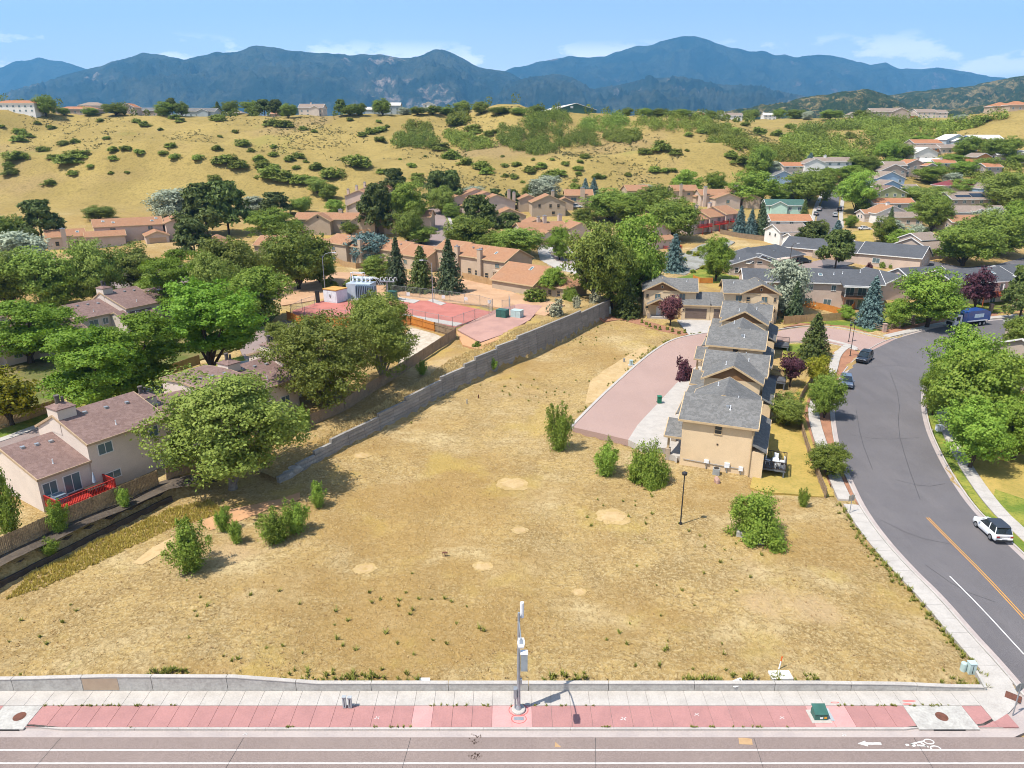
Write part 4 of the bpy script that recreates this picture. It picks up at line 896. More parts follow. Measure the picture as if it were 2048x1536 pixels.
MB().box(0.6, 1.9, -1.4, -0.3, 0.1, 0.75).box(0.7, 1.8, -1.3, -0.4, 0.75, 0.95).build('grill_cover', M('blue grey cover', (0.17, 0.21, 0.25), None, 2, 0.7), H.r)
pL2 = at(248, 655)
rowL2 = brown_row('brown-roofed cream row house among the bright locust trees', (-84.3, 117.0, terr1(-78, 127) + 0.2), 62, [
    (0, 6.0, 2.0, 4.6, 6.5, 10, 0.33, [(2.0, 1.0, 1.4, 1.2), (4.6, 1.0, 1.2, 1.2)], True),
    (6.0, 12.0, 0.0, 3.4, 6.0, 10, 0.33, [(9.5, 1.0, 1.6, 1.2)], True),
    (12.0, 19.5, 1.0, 4.9, 6.5, 10, 0.33, [(14.2, 3.0, 1.7, 1.2), (16.5, 3.1, 1.0, 1.1)], False),
    (19.5, 27.0, -1.2, 5.6, 6.0, 10, 0.33, [(21.4, 3.6, 1.6, 1.3)], True),
    (27.0, 35.0, 1.2, 5.2, 6.4, 10, 0.33, [(29.4, 3.4, 1.6, 1.2)], False)], None)
rowL2.garage(20.6, 24.4, -1.2, 2.2, door_cream)
g4 = at(330, 668); rowL4 = brown_row('small brown-roofed cream building between two locust trees', (g4.x - 6, g4.y - 2, g4.z), 62, [(0, 7, 0, 3.0, 3.2, 6.5, 0.4, [(3, 0.9, 1.2, 1.1)], False)], None)
g3 = at(20, 760); rowL3 = brown_row('brown-roofed cream row house cut by the left edge', (g3.x - 12, g3.y - 6, g3.z), 62, [
    (-6, 6.0, 0, 4.6, 5.5, 10, 0.30, [(0, 3, 1.3, 1.1)], True), (6.0, 15.0, 1.5, 5.6, 5.8, 10, 0.12, [(8, 3.9, 1.2, 1.0), (10.4, 3.9, 1.2, 1.0)], True), (15, 24, 0.5, 3.6, 5.4, 10, 0.3, [(17, 1, 1.3, 1.2)], False)], None)

# --- tan-roofed townhouse complex on the rising ground
def tan_house(label, loc, heading, name='tan_townhouse', wall=None, group=None): return House(name, label, loc, heading, wall or w_beige, roof_tan, trim_tan, group)
E = at(1010, 567); H = tan_house('long tan-roofed townhouse row with two tall chimneys behind the substation', (E.x, E.y, E.z + 0.1), -41, wall=w_beige)
def unit(H, x0, x1, y0, y1, e, axis='x', pitch=0.45, wz=(), ch=None, gmat=None, z0=-3.0, oh=0.4, ends=(1, 1)):
    H.box(x0, x1, y0, y1, z0, e - 0.02); H.gable(x0, x1, y0, y1, e, axis, pitch, oh, gmat=gmat, ends=ends)
    if ch: H.chimney(ch, y0 - 0.35, 1.25, 0.9, z0, e + 2.2)
    return H
unit(H, -9.2, 0, 0, 10.5, 5.3, ch=-8.2); unit(H, -19.5, -9.25, 1.3, 11.5, 5.2, ch=-17.6); unit(H, -29, -19.6, 4.0, 12.5, 5.6); unit(H, -40.5, -29.05, 0.5, 10.5, 3.4, ch=-31); unit(H, -52, -40.55, 1.5, 11, 3.8)
H.win('f', -2.6, 3.5, 1.3, 1.0, 0); H.win('f', -6.2, 0.6, 1.0, 1.2, 0, 'h'); H.win('f', -2.0, 0.0, 1.5, 2.0, -0.01, 'v', door_tan); H.box(-3.6, -0.05, -0.9, 0.0, 2.55, 3.0, None, 'canopy'); H.box(-3.5, -3.25, -0.85, -0.6, -1, 2.55, None, 'porch_post')
H.win('f', -13.5, 0.9, 1.1, 1.2, 1.3, 'h'); H.win('f', -11.0, 0.6, 1.0, 1.2, 1.3, 'h'); H.win('f', -23, 3.3, 1.3, 1.1, 4.0); H.wins('f', [-34, -38, -45, -49], 0.8, 1.4, 1.2, 0.5, 'v'); H.skylight(-5.2, 2.6, 6.62, 0.7, 1.1, 0.45)
for q in (-2, -12, -15, -24, -35, -44): H.vent(q, 4.4, 7.1 if q > -29 else 5.4, False)
H = tan_house('low tan-roofed garage house with skylight right of the long row', (E.x, E.y, E.z - 0.2), -41, wall=w_beige2)
unit(H, 3.0, 15.5, -8.0, 5.0, 2.8, pitch=0.5); H.box(15.6, 23, -5.5, 2.5, -3, 2.78); H.hip(15.6, 23, -5.5, 2.5, 2.8, 0.4); H.chimney(21.5, 2.0, 1.6, 1.0, 2, 5.2); H.skylight(11, -3, 5.45, 0.8, 1.4, 0.5); H.wins('f', [18.5, 21], 0.7, 0.9, 1.1, -5.5, 'h')
def by_px(px, py, dz=0.0): p = at(px, py); return (p.x, p.y, p.z + dz)
G = 'tan-roofed townhouses on the rising ground'
H = tan_house('tan-roofed two-storey townhouse left of the blue cedar', by_px(655, 520), -40, group=G, wall=w_beige2)
unit(H, 0, 9.5, 0, 9, 5.4); unit(H, 9.55, 15.5, 1.2, 9, 5.0, pitch=0.4, ch=15); H.win('f', 3.4, 3.3, 1.5, 1.0, 0); H.win('f', 3.4, 0.4, 1.5, 1.1, 0); H.win('f', 11.5, 0.2, 1.8, 2.0, 1.2); unit(H, -9, -0.05, 1, 9, 3.4)
H = tan_house('tan-roofed townhouse behind the olive coloured tree', by_px(512, 525), -12, group=G)
unit(H, 0, 12, 0, 9.5, 5.2); unit(H, 12.05, 19, 1.5, 9, 4.6); H.win('f', 8, 3.2, 1.6, 1.2, 0); H.win('f', 15, 3.0, 1.4, 1.1, 1.5); [H.vent(q, 4, 7.2, False) for q in (2, 4, 6, 8)]
H = tan_house('small tan gable end left of the green elms', by_px(403, 520), 15, group=G, wall=w_pink); unit(H, 0, 8, 0, 10, 4.6, axis='y'); H.win('f', 4, 2.0, 1.2, 1.1, 0)
H = tan_house('tan-roofed townhouse with two brown-trimmed front gables below the grass knoll', by_px(585, 470), -2, group=G, wall=w_beige2)
unit(H, 0, 41, 4, 13, 5.2, pitch=0.42); unit(H, 5.5, 14, 0, 6, 5.0, axis='y', pitch=0.55, ends=(1, 0)); unit(H, 21.5, 30, 0, 6, 5.0, axis='y', pitch=0.55, ends=(1, 0)); H.win('f', 9.7, 5.9, 0.7, 0.7, 0, 'n'); H.win('f', 25.7, 5.9, 0.7, 0.7, 0, 'n'); H.wins('f', [2.5, 17.5, 34], 3.2, 1.2, 1.1, 4.0); H.chimney(15.8, 8.5, 1.4, 1.2, 5, 8.3)
H.garage(23, 28.5, 0, 2.2, door_tan)
H = tan_house('stepped tan townhouse gables against the foot of the hill', by_px(692, 425), -6, group=G, wall=w_pink)
for k in range(3): unit(H, 0.8 * k, 12 + 0.6 * k, 9 * k, 9 * k + 8.9, 6.6 + 0.9 * k, axis='y', pitch=0.36); H.chimney(0.2 + 0.8 * k, 9 * k + 4, 0.9, 1.1, 0, 9 + 0.9 * k)
unit(H, 3, 13, -7, -0.05, 3.2, axis='y', pitch=0.4)
H = tan_house('tan-roofed townhouse half hidden by the tall pine and cottonwood', by_px(765, 462), -5, group=G); unit(H, 0, 18, 0, 9, 5.2); H.wins('f', [4, 13], 3.2, 1.3, 1.1, 0); unit(H, 2, 9, -5, -.05, 2.8, axis='y')
H = tan_house('first tan gable right of the complex road', by_px(895, 425), 22, group=G, wall=w_pink); unit(H, 0, 9.5, 0, 12, 4.8, axis='y', pitch=0.38); H.win('f', 5, 2.2, 1.1, 1.1, 0); unit(H, 5.5, 12, -6, -.05, 2.8, axis='y', pitch=0.4)
H = tan_house('cluster of three stepped tan gables with two chimneys right of the complex road', by_px(958, 432), 14, group=G, wall=w_pink)
for k in range(3): unit(H, -2.5 * k, 15 - 2.5 * k, 8 * k, 8 * k + 7.9, 5.4 + 0.7 * k, axis='y', pitch=0.36)
H.chimney(14.5, 8.6, 1, 1, 4, 9.4); H.chimney(16, 6, 1, 1, 4, 8.6)
H = tan_house('low tan gable house with chimney in front of the stepped gables', by_px(985, 448), 8, group=G, wall=w_beige2); unit(H, 0, 13, 0, 9, 3.0, axis='y', pitch=0.4); H.chimney(0.4, 1, 1.1, 1.1, 0, 6.0); H.win('f', 8, 1, 1.2, 1.1, 0)
H = tan_house('tan two-storey townhouse with a plain side wall and four small windows', by_px(1064, 434), 6, group=G, wall=w_beige2); unit(H, 0, 13.5, 0, 10, 5.6, axis='y', pitch=0.42); H.wins('f', [3.0, 7.4, 10.6], 3.6, 1.0, 1.3, 0, 'h'); H.win('f', 8.6, 0.9, 1.2, 1.2, 0, 'h'); H.chimney(9, 5, 1.2, 1.1, 6, 9.8); unit(H, -4, 4, 10.05, 19, 6.2, axis='y', pitch=0.4)
H = tan_house('tan-roofed townhouse with twin windows and a broad central chimney', by_px(1130, 415), 0, group=G); unit(H, 0, 11.5, 0, 9, 5.0); H.chimney(7.2, -0.4, 1.9, 0.9, 0, 8.0); H.win('f', 3.6, 2.6, 2.2, 1.5, 0); H.win('f', 9.6, 2.6, 1.0, 1.4, 0); unit(H, -4, 3, -6, -.05, 2.8, axis='y')
H = tan_house('tan-roofed house with peach garage door at the end of the complex drive', by_px(1048, 488), 20, group=G, wall=w_pink)
unit(H, 0, 17, 2, 12, 4.2, pitch=0.42); unit(H, 3.5, 10.5, -5, 2.5, 2.7, axis='y', pitch=0.5, ends=(1, 0)); H.garage(4.3, 9.7, -5, 2.2, door_tan); unit(H, 17.1, 25, 0, 9, 4.6, axis='y', pitch=0.42); H.chimney(8, 7, 1.0, 1.0, 4, 8.0); H.chimney(10, 6.3, 1.2, 1.1, 4, 8.4); H.chimney(16.5, 8, 1.3, 1.2, 4, 8.6); H.wins('f', [14.5], 1.4, 1.3, 1.2, 2); unit(H, 6, 14, 12.1, 19, 5.4, axis='y', pitch=0.4)
H = tan_house('tan-roofed two-storey townhouse beside the tall blue spruce', by_px(1302, 500), 28, group=G, wall=w_pink); unit(H, 2, 12, 5, 14.5, 5.4, axis='y', pitch=0.42); unit(H, 0, 9.5, 0, 4.95, 3.0, axis='x', pitch=0.42); H.win('f', 10.8, 3.2, 0.6, 0.8, 5, 'n'); H.wins('r', [7, 11], 3.3, 1.0, 1.1, 12, 'h'); H.deck(5, 10.5, -3.0, 0, 0.1, deck_red, zg=-2.5); H.chimney(2.5, 14.7, 1, 1, 4, 8.2)
H = tan_house('row of three stepped tan townhouses with red decks', by_px(1385, 470), 40, group=G, wall=w_pink)
for k in range(3):
    unit(H, 8.5 * k, 8.5 * k + 8.4, -1.0 * k, 10, 5.2 + 0.6 * k, pitch=0.4); H.deck(8.5 * k + 2.5, 8.5 * k + 8.0, -1.0 * k - 2.6, -1.0 * k, 2.7 + 0.5 * k, deck_red, zg=-2.5); H.win('f', 8.5 * k + 1.4, 3.6, 1.0, 1.1, -1.0 * k); H.win('f', 8.5 * k + 5.5, 2.9 + .5 * k, 1.8, 1.9, -1.0 * k); H.chimney(8.5 * k + 0.6, 6, 1.2, 1.2, 4, 9.0 + 0.5 * k)
H = tan_house('tan-roofed townhouse with chimney below the pale olive tree', by_px(1345, 405), 6, group=G); unit(H, 0, 11, 0, 9, 5.0); H.chimney(3.2, -0.4, 1.2, 0.9, 0, 7.6); H.win('f', 7, 3, 1.3, 1.1, 0); unit(H, 9, 14, -4, -.05, 2.8, axis='y')
H = tan_house('tan-roofed townhouse with a broad front gable behind the red decks', by_px(1404, 415), 8, group=G, wall=w_pink); unit(H, 0, 13, 2, 11, 5.0); unit(H, 4, 15, -4, 2.5, 4.0, axis='y', pitch=0.34, ends=(1, 0)); H.chimney(1.5, 1.6, 1.3, 1, 0, 8.4); H.win('f', 9.5, 2.0, 1.4, 1.2, -4)
H = tan_house('tan-roofed townhouse with white chimney beside the dark spruces', by_px(1452, 408), -6, group=G); unit(H, 0, 12, 0, 9, 5.0); H.chimney(3.5, -0.4, 1.5, 0.9, 0, 8.2, w_cream); H.win('f', 8, 3, 1.3, 1.1, 0); unit(H, 6, 13, -6, -.05, 3, axis='y', pitch=0.4)
H = tan_house('tan gable roof peeping out between the central trees', by_px(1254, 405), 10, group=G); unit(H, 0, 10, 0, 9, 5.0); H.win('f', 5, 3, 1.3, 1.1, 0)
H = tan_house('tan-roofed townhouse at the foot of the hill, left part', by_px(195, 492), 31, group=G, wall=w_pink)
unit(H, 0, 21, 3.5, 13.5, 5.8, pitch=0.42); unit(H, 14.5, 21.5, -6.0, 3.4, 2.9, axis='y', pitch=0.40, ends=(1, 0)); H.garage(15.4, 20.6, -6.0, 2.3, door_tan); H.win('f', 5.5, 4.0, 1.6, 1.2, 3.5); H.win('f', 17, 4.2, 1.4, 1.1, 3.5); unit(H, -3, 8.5, -3.0, 3.45, 3.4, axis='x', pitch=0.42); unit(H, 21.6, 30, -1.0, 12.5, 6.4, axis='y', pitch=0.40); H.win('r', 4, 3, 1.2, 1.1, 30)
for q, w_ in ((3, .9), (6, .9), (18, .9), (19.5, .9)): H.skylight(q, 5.6 + (q % 2), 6.9 + 0.42 * (q % 2), w_, 0.9, 0.42)
unit(H, -14, -3.1, 0, 9, 3.6, pitch=0.42); H.chimney(-9, -0.5, 1.4, 1.0, -2, 6.2); H.skylight(-5, 2.4, 4.75, 0.9, 1.1, 0.42); H.win('f', -5.6, 0.8, 1.0, 1.3, 0, 'h'); H.win('f', -11.2, 0.8, 1.0, 1.3, 0, 'h')

# --- slate-roofed ranch pairs across the pink street
def slate(label, loc, heading, name='ranch_house'): return House(name, label, loc, heading, w_pink, roof_slate, trim_white, 'slate-roofed ranch houses round the court')
H = slate('slate-roofed ranch house with a pink gable end and two half-round windows', by_px(1459, 551), -4); unit(H, 0, 13.5, 0, 13, 3.0, axis='y', pitch=0.33); H.win('f', 5.6, 3.4, 1.3, 0.55, 0, 'n'); H.win('f', 7.8, 3.4, 1.3, 0.55, 0, 'n'); H.win('f', 1.8, 0.8, 0.9, 1.4, 0, 'h'); unit(H, 4, 15, 8, 20, 3.3, axis='y', pitch=0.33); H.vent(3, 3, 4.2); H.vent(4, 6, 4.5)
H = slate('slate-roofed ranch house with a wide roof and dark car before it', by_px(1555, 535), 37); H.box(-14, 13, 0, 12, -3, 2.9); H.hip(-14, 13, 0, 12, 2.9, 0.42); H.box(-3, 3, -2.5, 0, -2, 2.85); H.win('f', 8, 0.7, 1.6, 1.3, 0); H.garage(-2.4, 2.4, -2.5, 2.2, door_tan); H.vent(2, 3, 4.4, False); H.gable(-16, -6, -1.5, 8, 3.0, 'y', 0.34)
H = slate('slate-roofed ranch pair with a party wall line and side windows', by_px(1700, 526), -40); unit(H, -21, 2, 1, 13.5, 3.0, pitch=0.4); unit(H, 2.05, 18.5, 0, 13.0, 3.2, pitch=0.4); H.box(1.8, 2.1, 0.4, 13.6, 3.0, 3.4, metal_dark, 'party_wall_cap'); H.garage(-9, -3.6, 1, 2.3, door_tan); H.win('f', 7, 0.8, 1.9, 1.3, 0, 'v'); H.wins('r', [3, 6.5, 9.5], 0.8, 0.5, 1.4, 18.5, 'n'); H.win('r', 5, 3.4, 1.1, 0.6, 18.5, 'n'); H.wins('r', [5, 8.5], -1.2, 0.8, 0.8, 18.5, 'n'); H.box(-11, -9.2, -0.5, 1, -2, 2.8, stone, 'stone_pier')
H = slate('two-storey slate-roofed walkout house with a covered deck', by_px(1602, 612), -11); H.box(0, 17, 0, 12, -1.5, 5.7); H.gable(0, 17, 0, 12, 5.7, 'x', 0.36, 0.5); unit(H, -13, -0.05, 2, 13, 5.2, pitch=0.36); H.wins('f', [1.6, 6.6], 3.9, 0.9, 1.2, 0, 'v'); H.wins('f', [1.0, 5.6], 0.3, 1.6, 1.5, 0, 'v'); H.deck(8.4, 14.8, -2.6, 0, 2.9, M('brown deck', (0.26, 0.12, 0.07), None, 2, 0.8), railmat=bronze, zg=-1.4)
H.box(8.2, 15.0, -2.8, 0, 5.45, 5.62, trim_white, 'porch_ceiling'); H._slab([((7.9, -3.1, 5.35), (15.3, -3.1, 5.35), (15.3, 0.6, 6.0), (7.9, 0.6, 6.0))], [((7.9, -3.1, 5.35), (15.3, -3.1, 5.35))], None, None, roof_slate); [H.box(q, q + 0.18, -2.6, -2.4, 3.0, 5.45, trim_white, 'porch_post') for q in (8.5, 14.5)]; H.wins('f', [10.2, 12.8], 3.0, 1.7, 2.0, 0); H.wins('f', [10.5, 13.0], 0.0, 1.6, 1.9, 0); H.wins('r', [3, 6, 9.5], 3.6, 0.7, 1.3, 17, 'n'); H.skylight(4, 3.2, 6.95, 0.9, 1.2, 0.36); [H.vent(q, 2 + q * 0.2, 6.75 + 0.07 * q) for q in (7, 9, 13)]; H.box(-0.25, 0.05, 0, 12.4, 5.9, 6.1, metal_dark, 'party_wall_cap')
H = slate('white-trimmed pink gable house with two slanted windows beside the blue spruce', by_px(1757, 603), 15); unit(H, 0, 11.5, 0, 12, 3.9, axis='y', pitch=0.36, z0=-2); H.win('f', 4.4, 3.9, 1.3, 0.7, 0, 'n'); H.win('f', 7.2, 3.9, 1.3, 0.7, 0, 'n'); H.win('l', 3, 1, 1.0, 1.4, 0, 'h'); unit(H, 11.6, 24, 2, 13, 3.8)
H = slate('slate-roofed walkout house with a long red deck', by_px(1905, 612), 17); H.box(0, 19, 0, 12, -2, 5.2); H.gable(0, 19, 0, 12, 5.2, 'x', 0.36, 0.5); unit(H, 19.05, 34, 1, 12.5, 5.4, pitch=0.36); H.box(18.8, 19.1, 0, 12, 5.6, 6.0, trim_white, 'party_wall_cap'); H.deck(5.5, 16, -3.0, 0, 2.5, M('orange red deck', (0.42, 0.10, 0.035), None, 2, 0.7), zg=-1.8); H.wins('f', [7.5, 11, 14.2], 2.7, 1.5, 1.9, 0); H.wins('f', [3, 7.5, 12], 0.0, 1.6, 1.8, 0); [H.box(q, q + 0.2, -2.9, -2.7, 2.6, 5.1, trim_white, 'porch_post') for q in (5.8, 11)]; [H.vent(q, 5, 7.0, False) for q in (2, 5, 9, 13, 16)]; H.skylight(14.5, 3.4, 6.5, 0.8, 1.2, 0.36)
# --- suburb climbing the valley on the right
def small(label, px, py, heading, w, d, h, roof, wall, axis='x', pitch=0.42, trim=None, ch=None, wz=None, name='house', group='suburban houses up the valley', hip=False, extra=None):
    H = House(name, label, by_px(px, py), heading, wall, roof, trim or trim_white, group); H.box(0, w, 0, d, -3.5, h - 0.02)
    H.hip(0, w, 0, d, h, pitch) if hip else H.gable(0, w, 0, d, h, axis, pitch, 0.4)
    n = max(2, int(w / 3.6))
    for z in ((0.9, 3.5) if h > 4.4 else (0.9,)): H.wins('f', [w * (k + 0.5) / n for k in range(n)], z, 1.2, 1.15, 0)
    if axis == 'x' and not hip: H.wins('r', [d * 0.35, d * 0.7], h - 1.8, 0.9, 1.0, w, 'h'); H.wins('l', [d * 0.3, d * 0.65], h - 1.8, 0.9, 1.0, 0, 'h')
    if ch: H.chimney(w * ch, d * 0.45, 1.1, 1.0, h, H.zr + 1.0)
    if extra: extra(H)
    return H
def wing(x0, x1, y0, y1, h, axis='y', pitch=0.42, gar=None, mat=None):
    def f(H):
        H.box(x0, x1, y0, y1, -3.4, h - 0.02); H.gable(x0, x1, y0, y1, h, axis, pitch, 0.35, mat=mat)
        if gar: H.garage(gar[0], gar[1], y0, 2.2, door_cream)
    return f
small('green-roofed mint house with a white bay dormer', 1530, 438, -8, 14.5, 9, 5.4, roof_green, w_mint, ch=None, extra=wing(1.5, 7.5, -2.5, 4, 5.5, pitch=0.5))
small('terracotta-roofed white house below the green-roofed one', 1540, 470, -4, 14, 9, 5.0, roof_terra, w_white)
small('white house with a dull brown roof right behind the ranch roofs', 1558, 492, 14, 11, 9, 4.6, roof_dull, w_white, axis='x', extra=wing(1, 7, -6, 0, 3.2, axis='x'))
small('pale blue gable house with a grey roof below the hill', 1545, 372, 8, 10, 9, 4.8, roof_grey, w_blue, axis='y')
small('terracotta-roofed house half hidden below the hill', 1566, 352, 10, 11, 8, 4.6, roof_terra, w_cream)
small('dull brown roofed house behind the pale olive tree', 1545, 395, 4, 12, 8, 3.2, roof_dull, w_taupe)
small('white gable house with grey-brown roof at the street top', 1632, 345, 0, 17, 9, 5.2, roof_dull, w_white, ch=0.3, extra=wing(-7, 3, -3, 6, 4.4))
small('blue house with a brown roof in the row along the side street', 1750, 380, 6, 14, 9, 5.2, roof_dull, w_blue, axis='y')
small('second light blue house in the row, just below the first', 1752, 397, 6, 13, 9, 5.0, roof_dull, w_blue, axis='y', extra=wing(11, 19, -1, 5, 4.6, axis='x'))
small('olive gable house with a maroon-brown roof in the row', 1746, 410, 6, 15, 8, 4.8, roof_brown, w_olive, axis='y')
small('long terracotta-roofed house below the olive one', 1744, 434, 3, 17, 8, 5.4, roof_terra, w_cream)
small('white gable house with an orange-tan roof at the row front', 1750, 448, 6, 13, 9, 4.0, roof_tan, w_white, axis='y', ch=0.5)
small('small tan-roofed garage house at the street bend', 1727, 444, 6, 6, 6, 3.2, roof_tan, w_cream, axis='x', extra=lambda H: H.garage(0.6, 5.2, 0, 2.2, door_cream))
small('brown-roofed cream bungalow behind the silver bushes', 1786, 452, 0, 11, 7, 3.4, roof_dull, w_cream)
small('grey-brown house at the upper end of the row', 1760, 362, 6, 13, 9, 5.0, roof_dull, w_taupe, axis='y')
small('terracotta gable house above the row', 1807, 352, 6, 11, 9, 5.4, roof_terra, w_taupe, axis='y', ch=0.8, extra=wing(8, 13, -5, 0, 5))
small('pale grey house with a flat-pitched roof above the row', 1770, 352, 2, 10, 8, 5.0, roof_dull, w_taupe)
small('blue-grey roofed house behind the terracotta gable', 1836, 342, 0, 13, 8, 4.8, roof_pale, w_greyblue)
small('orange-roofed cream house with chimney above the bright trees', 1868, 345, 0, 11, 8, 4.8, roof_terra, w_cream, ch=0.4)
small('terracotta-roofed house, topmost of the three stepped houses up the valley', 1826, 304, 4, 17, 10, 4.8, roof_terra, w_taupe)
small('brown-roofed orange house, middle of the three stepped houses up the valley', 1822, 313, 4, 16, 8, 4.6, roof_dull, w_orange)
small('white gable house, lowest of the three stepped houses up the valley', 1828, 322, 8, 14, 9, 4.2, roof_pale, w_white, axis='y')
small('pale blue house with an arched porch high in the valley', 1890, 298, 10, 14, 10, 5.2, roof_pale, w_greyblue, axis='y', extra=wing(3, 11, -3, 0, 4.4))
small('wide tan house between the valley trees', 1880, 308, 4, 15, 8, 3.4, roof_dull, w_cream)
small('blue house with a grey-blue roof below the bare knoll', 1940, 297, 4, 19, 10, 5.2, roof_pale, w_blue)
small('orange-walled house with a pale brown roof below the blue one', 1934, 307, 8, 18, 9, 4.4, roof_dull, w_orange, axis='y')
small('pale gable house with a blue-grey roof at the right of the valley', 1992, 325, -2, 17, 10, 4.0, roof_pale, w_cream, extra=wing(8, 17, -4, 0, 4))
small('dark orange house among the right-hand trees', 1950, 335, 10, 9, 9, 5.4, roof_dull, w_orange, axis='y')
small('terracotta-roofed house with a balcony among the right-hand trees', 1968, 355, 6, 9, 8, 5.2, roof_terra, w_taupe)
small('maroon hip-roofed cream house above the solar roof', 1888, 392, 4, 14, 10, 4.6, roof_maroon, w_cream, hip=True)
def solar_roof(H):
    for k, (x, w) in enumerate([(2.5, 6.5), (9.5, 5.5)]): o = MB().box(x, x + w, 0, 3.2 if k else 1.8, 0, 0.1).build('solar_panel', solar, H.r); o.location = (0, 1.2, H_Z + 0.75); o.rotation_euler.x = math.atan(0.42)
H_Z = 5.2
small('taupe house with black solar panels on its big roof', 1900, 424, 4, 22, 12, 5.2, roof_dull, w_taupe, extra=solar_roof)
small('brown-roofed grey house with a round-topped window below the solar roof', 1905, 446, 3, 21, 9, 4.2, roof_dull, w_greyblue, extra=wing(7, 11, -2, 3, 4.6))
small('dark-roofed taupe house with a flat roof line below the grey house', 1900, 470, 4, 14, 9, 4.6, roof_tan, w_taupe)
small('taupe split-level house with a brown roof behind the street trees', 1855, 520, 22, 12, 13, 3.2, roof_dull, w_taupe, extra=wing(1, 9, 4, 12, 5.4, axis='x'))
small('blue-grey gable house beside the solar roof', 1962, 400, 8, 9, 9, 5.0, roof_dull, w_blue, axis='y')
small('taupe house at the right edge behind the roadside trees', 2100, 800, 20, 12, 12, 5.6, roof_dull, w_taupe)
small('taupe gable at the right edge near the bend', 2110, 725, 20, 10, 10, 5.4, roof_dull, w_taupe)
# --- houses along the ridge top
RG = 'houses along the ridge top'
def ridge(label, px, py, w, d, h, roof, wall, **k):
    H = small(label, px, py, k.pop('heading', 0), w, d, h, roof, wall, group=RG, **k); q = H.r.location; k2 = 1 + 14.0 / q.y; q.x *= k2; q.y += 14; q.z = min(terr1(q.x + w / 2, q.y), terr1(q.x + w / 2, q.y + d)) - 0.3; return H
ridge('white two-storey ridge house with a terracotta hip roof at the far left', -12, 230, 27, 12, 6.0, roof_terra, w_white, hip=True, pitch=0.3)
ridge('low terracotta-roofed house on the ridge right of the big tree', 112, 230, 27, 11, 3.4, roof_terra, w_taupe, hip=True, pitch=0.3)
ridge('grey hip-roofed house peeping over the low terracotta one', 160, 226, 16, 9, 6.4, roof_dull, w_cream, hip=True)
ridge('pink gable house on the ridge beside a slate roof', 242, 229, 10, 10, 4.6, roof_terra, w_pink, axis='y', pitch=0.5)
ridge('slate-roofed ridge house right of the pink gable', 270, 229, 16, 10, 4.4, roof_grey, w_taupe)
ridge('pale blue-grey long house with a grey roof on the ridge', 355, 231, 26, 10, 4.0, roof_grey, w_greyblue, extra=wing(15, 22, -3, 3, 3.8))
ridge('tan hip-roofed house beside the conical ridge tree', 448, 231, 14, 10, 3.8, roof_dull, w_beige, hip=True)
ridge('small terracotta roof between the ridge pines', 541, 229, 9, 8, 3.4, roof_terra, w_beige)
ridge('large many-gabled cream house with a central chimney on the ridge', 598, 231, 17, 12, 6.4, roof_dull, w_cream, ch=0.45, extra=wing(9, 15, -3, 6, 5.8, pitch=0.5))
ridge('cream house with two roof levels near the middle of the ridge', 754, 230, 16, 9, 6.4, roof_pale, w_greyblue, extra=wing(-8, 0, 0, 8, 3.8, axis='x'))
ridge('small white house among the ridge trees left of the green shed', 846, 228, 8, 8, 5.0, roof_grey, w_white, axis='y')
ridge('peach house on the ridge right of the green shed', 1388, 237, 7, 8, 4.4, roof_terra, w_orange, axis='y')
ridge('white and brown house with tall chimney on the right ridge', 1446, 236, 15, 9, 4.6, roof_dull, w_white, ch=0.1)
ridge('white house with a pale roof beside a round dark tree on the right ridge', 1528, 234, 11, 9, 4.8, roof_pale, w_white, ch=0.05)
ridge('long grey two-level house on the right ridge above the oak slope', 1742, 241, 26, 14, 6.2, roof_dull, w_taupe, extra=wing(15, 30, -2, 8, 6))
ridge('brown house in the middle of the right ridge row', 1800, 241, 14, 12, 5.8, roof_dull, w_orange)
ridge('tan house with dark balconies in the right ridge row', 1832, 241, 17, 12, 5.6, roof_dull, w_cream)
ridge('low tan house at the right end of the ridge row', 1862, 240, 14, 12, 4.6, roof_dull, w_cream)
ridge('terracotta-roofed house on the far right hilltop', 1985, 236, 13, 11, 3.6, roof_terra, w_beige, hip=True)
ridge('terracotta gable at the far right edge of the hilltop', 2016, 232, 14, 11, 3.6, roof_terra, w_beige, hip=True)
ridge('low tan roof beside dark trees on the right ridge', 1696, 236, 12, 9, 3.6, roof_dull, w_cream, axis='y')
p = at(1110, 226); H = House('riding_shed', 'large dark green shed with a long pale metal roof on the ridge', (p.x, p.y, p.z), 12, M('dark green metal', (0.05, 0.12, 0.10), None, 2, 0.6), roof_pale, trim_white, None, 'shed')
H.box(0, 30, 0, 60, -2, 2.2); H.gable(0, 30, 0, 60, 2.2, 'y', 0.28, 0.4); H.box(11, 13, -0.08, 0.0, 3.2, 4.6, white_paint, 'sign_plate')

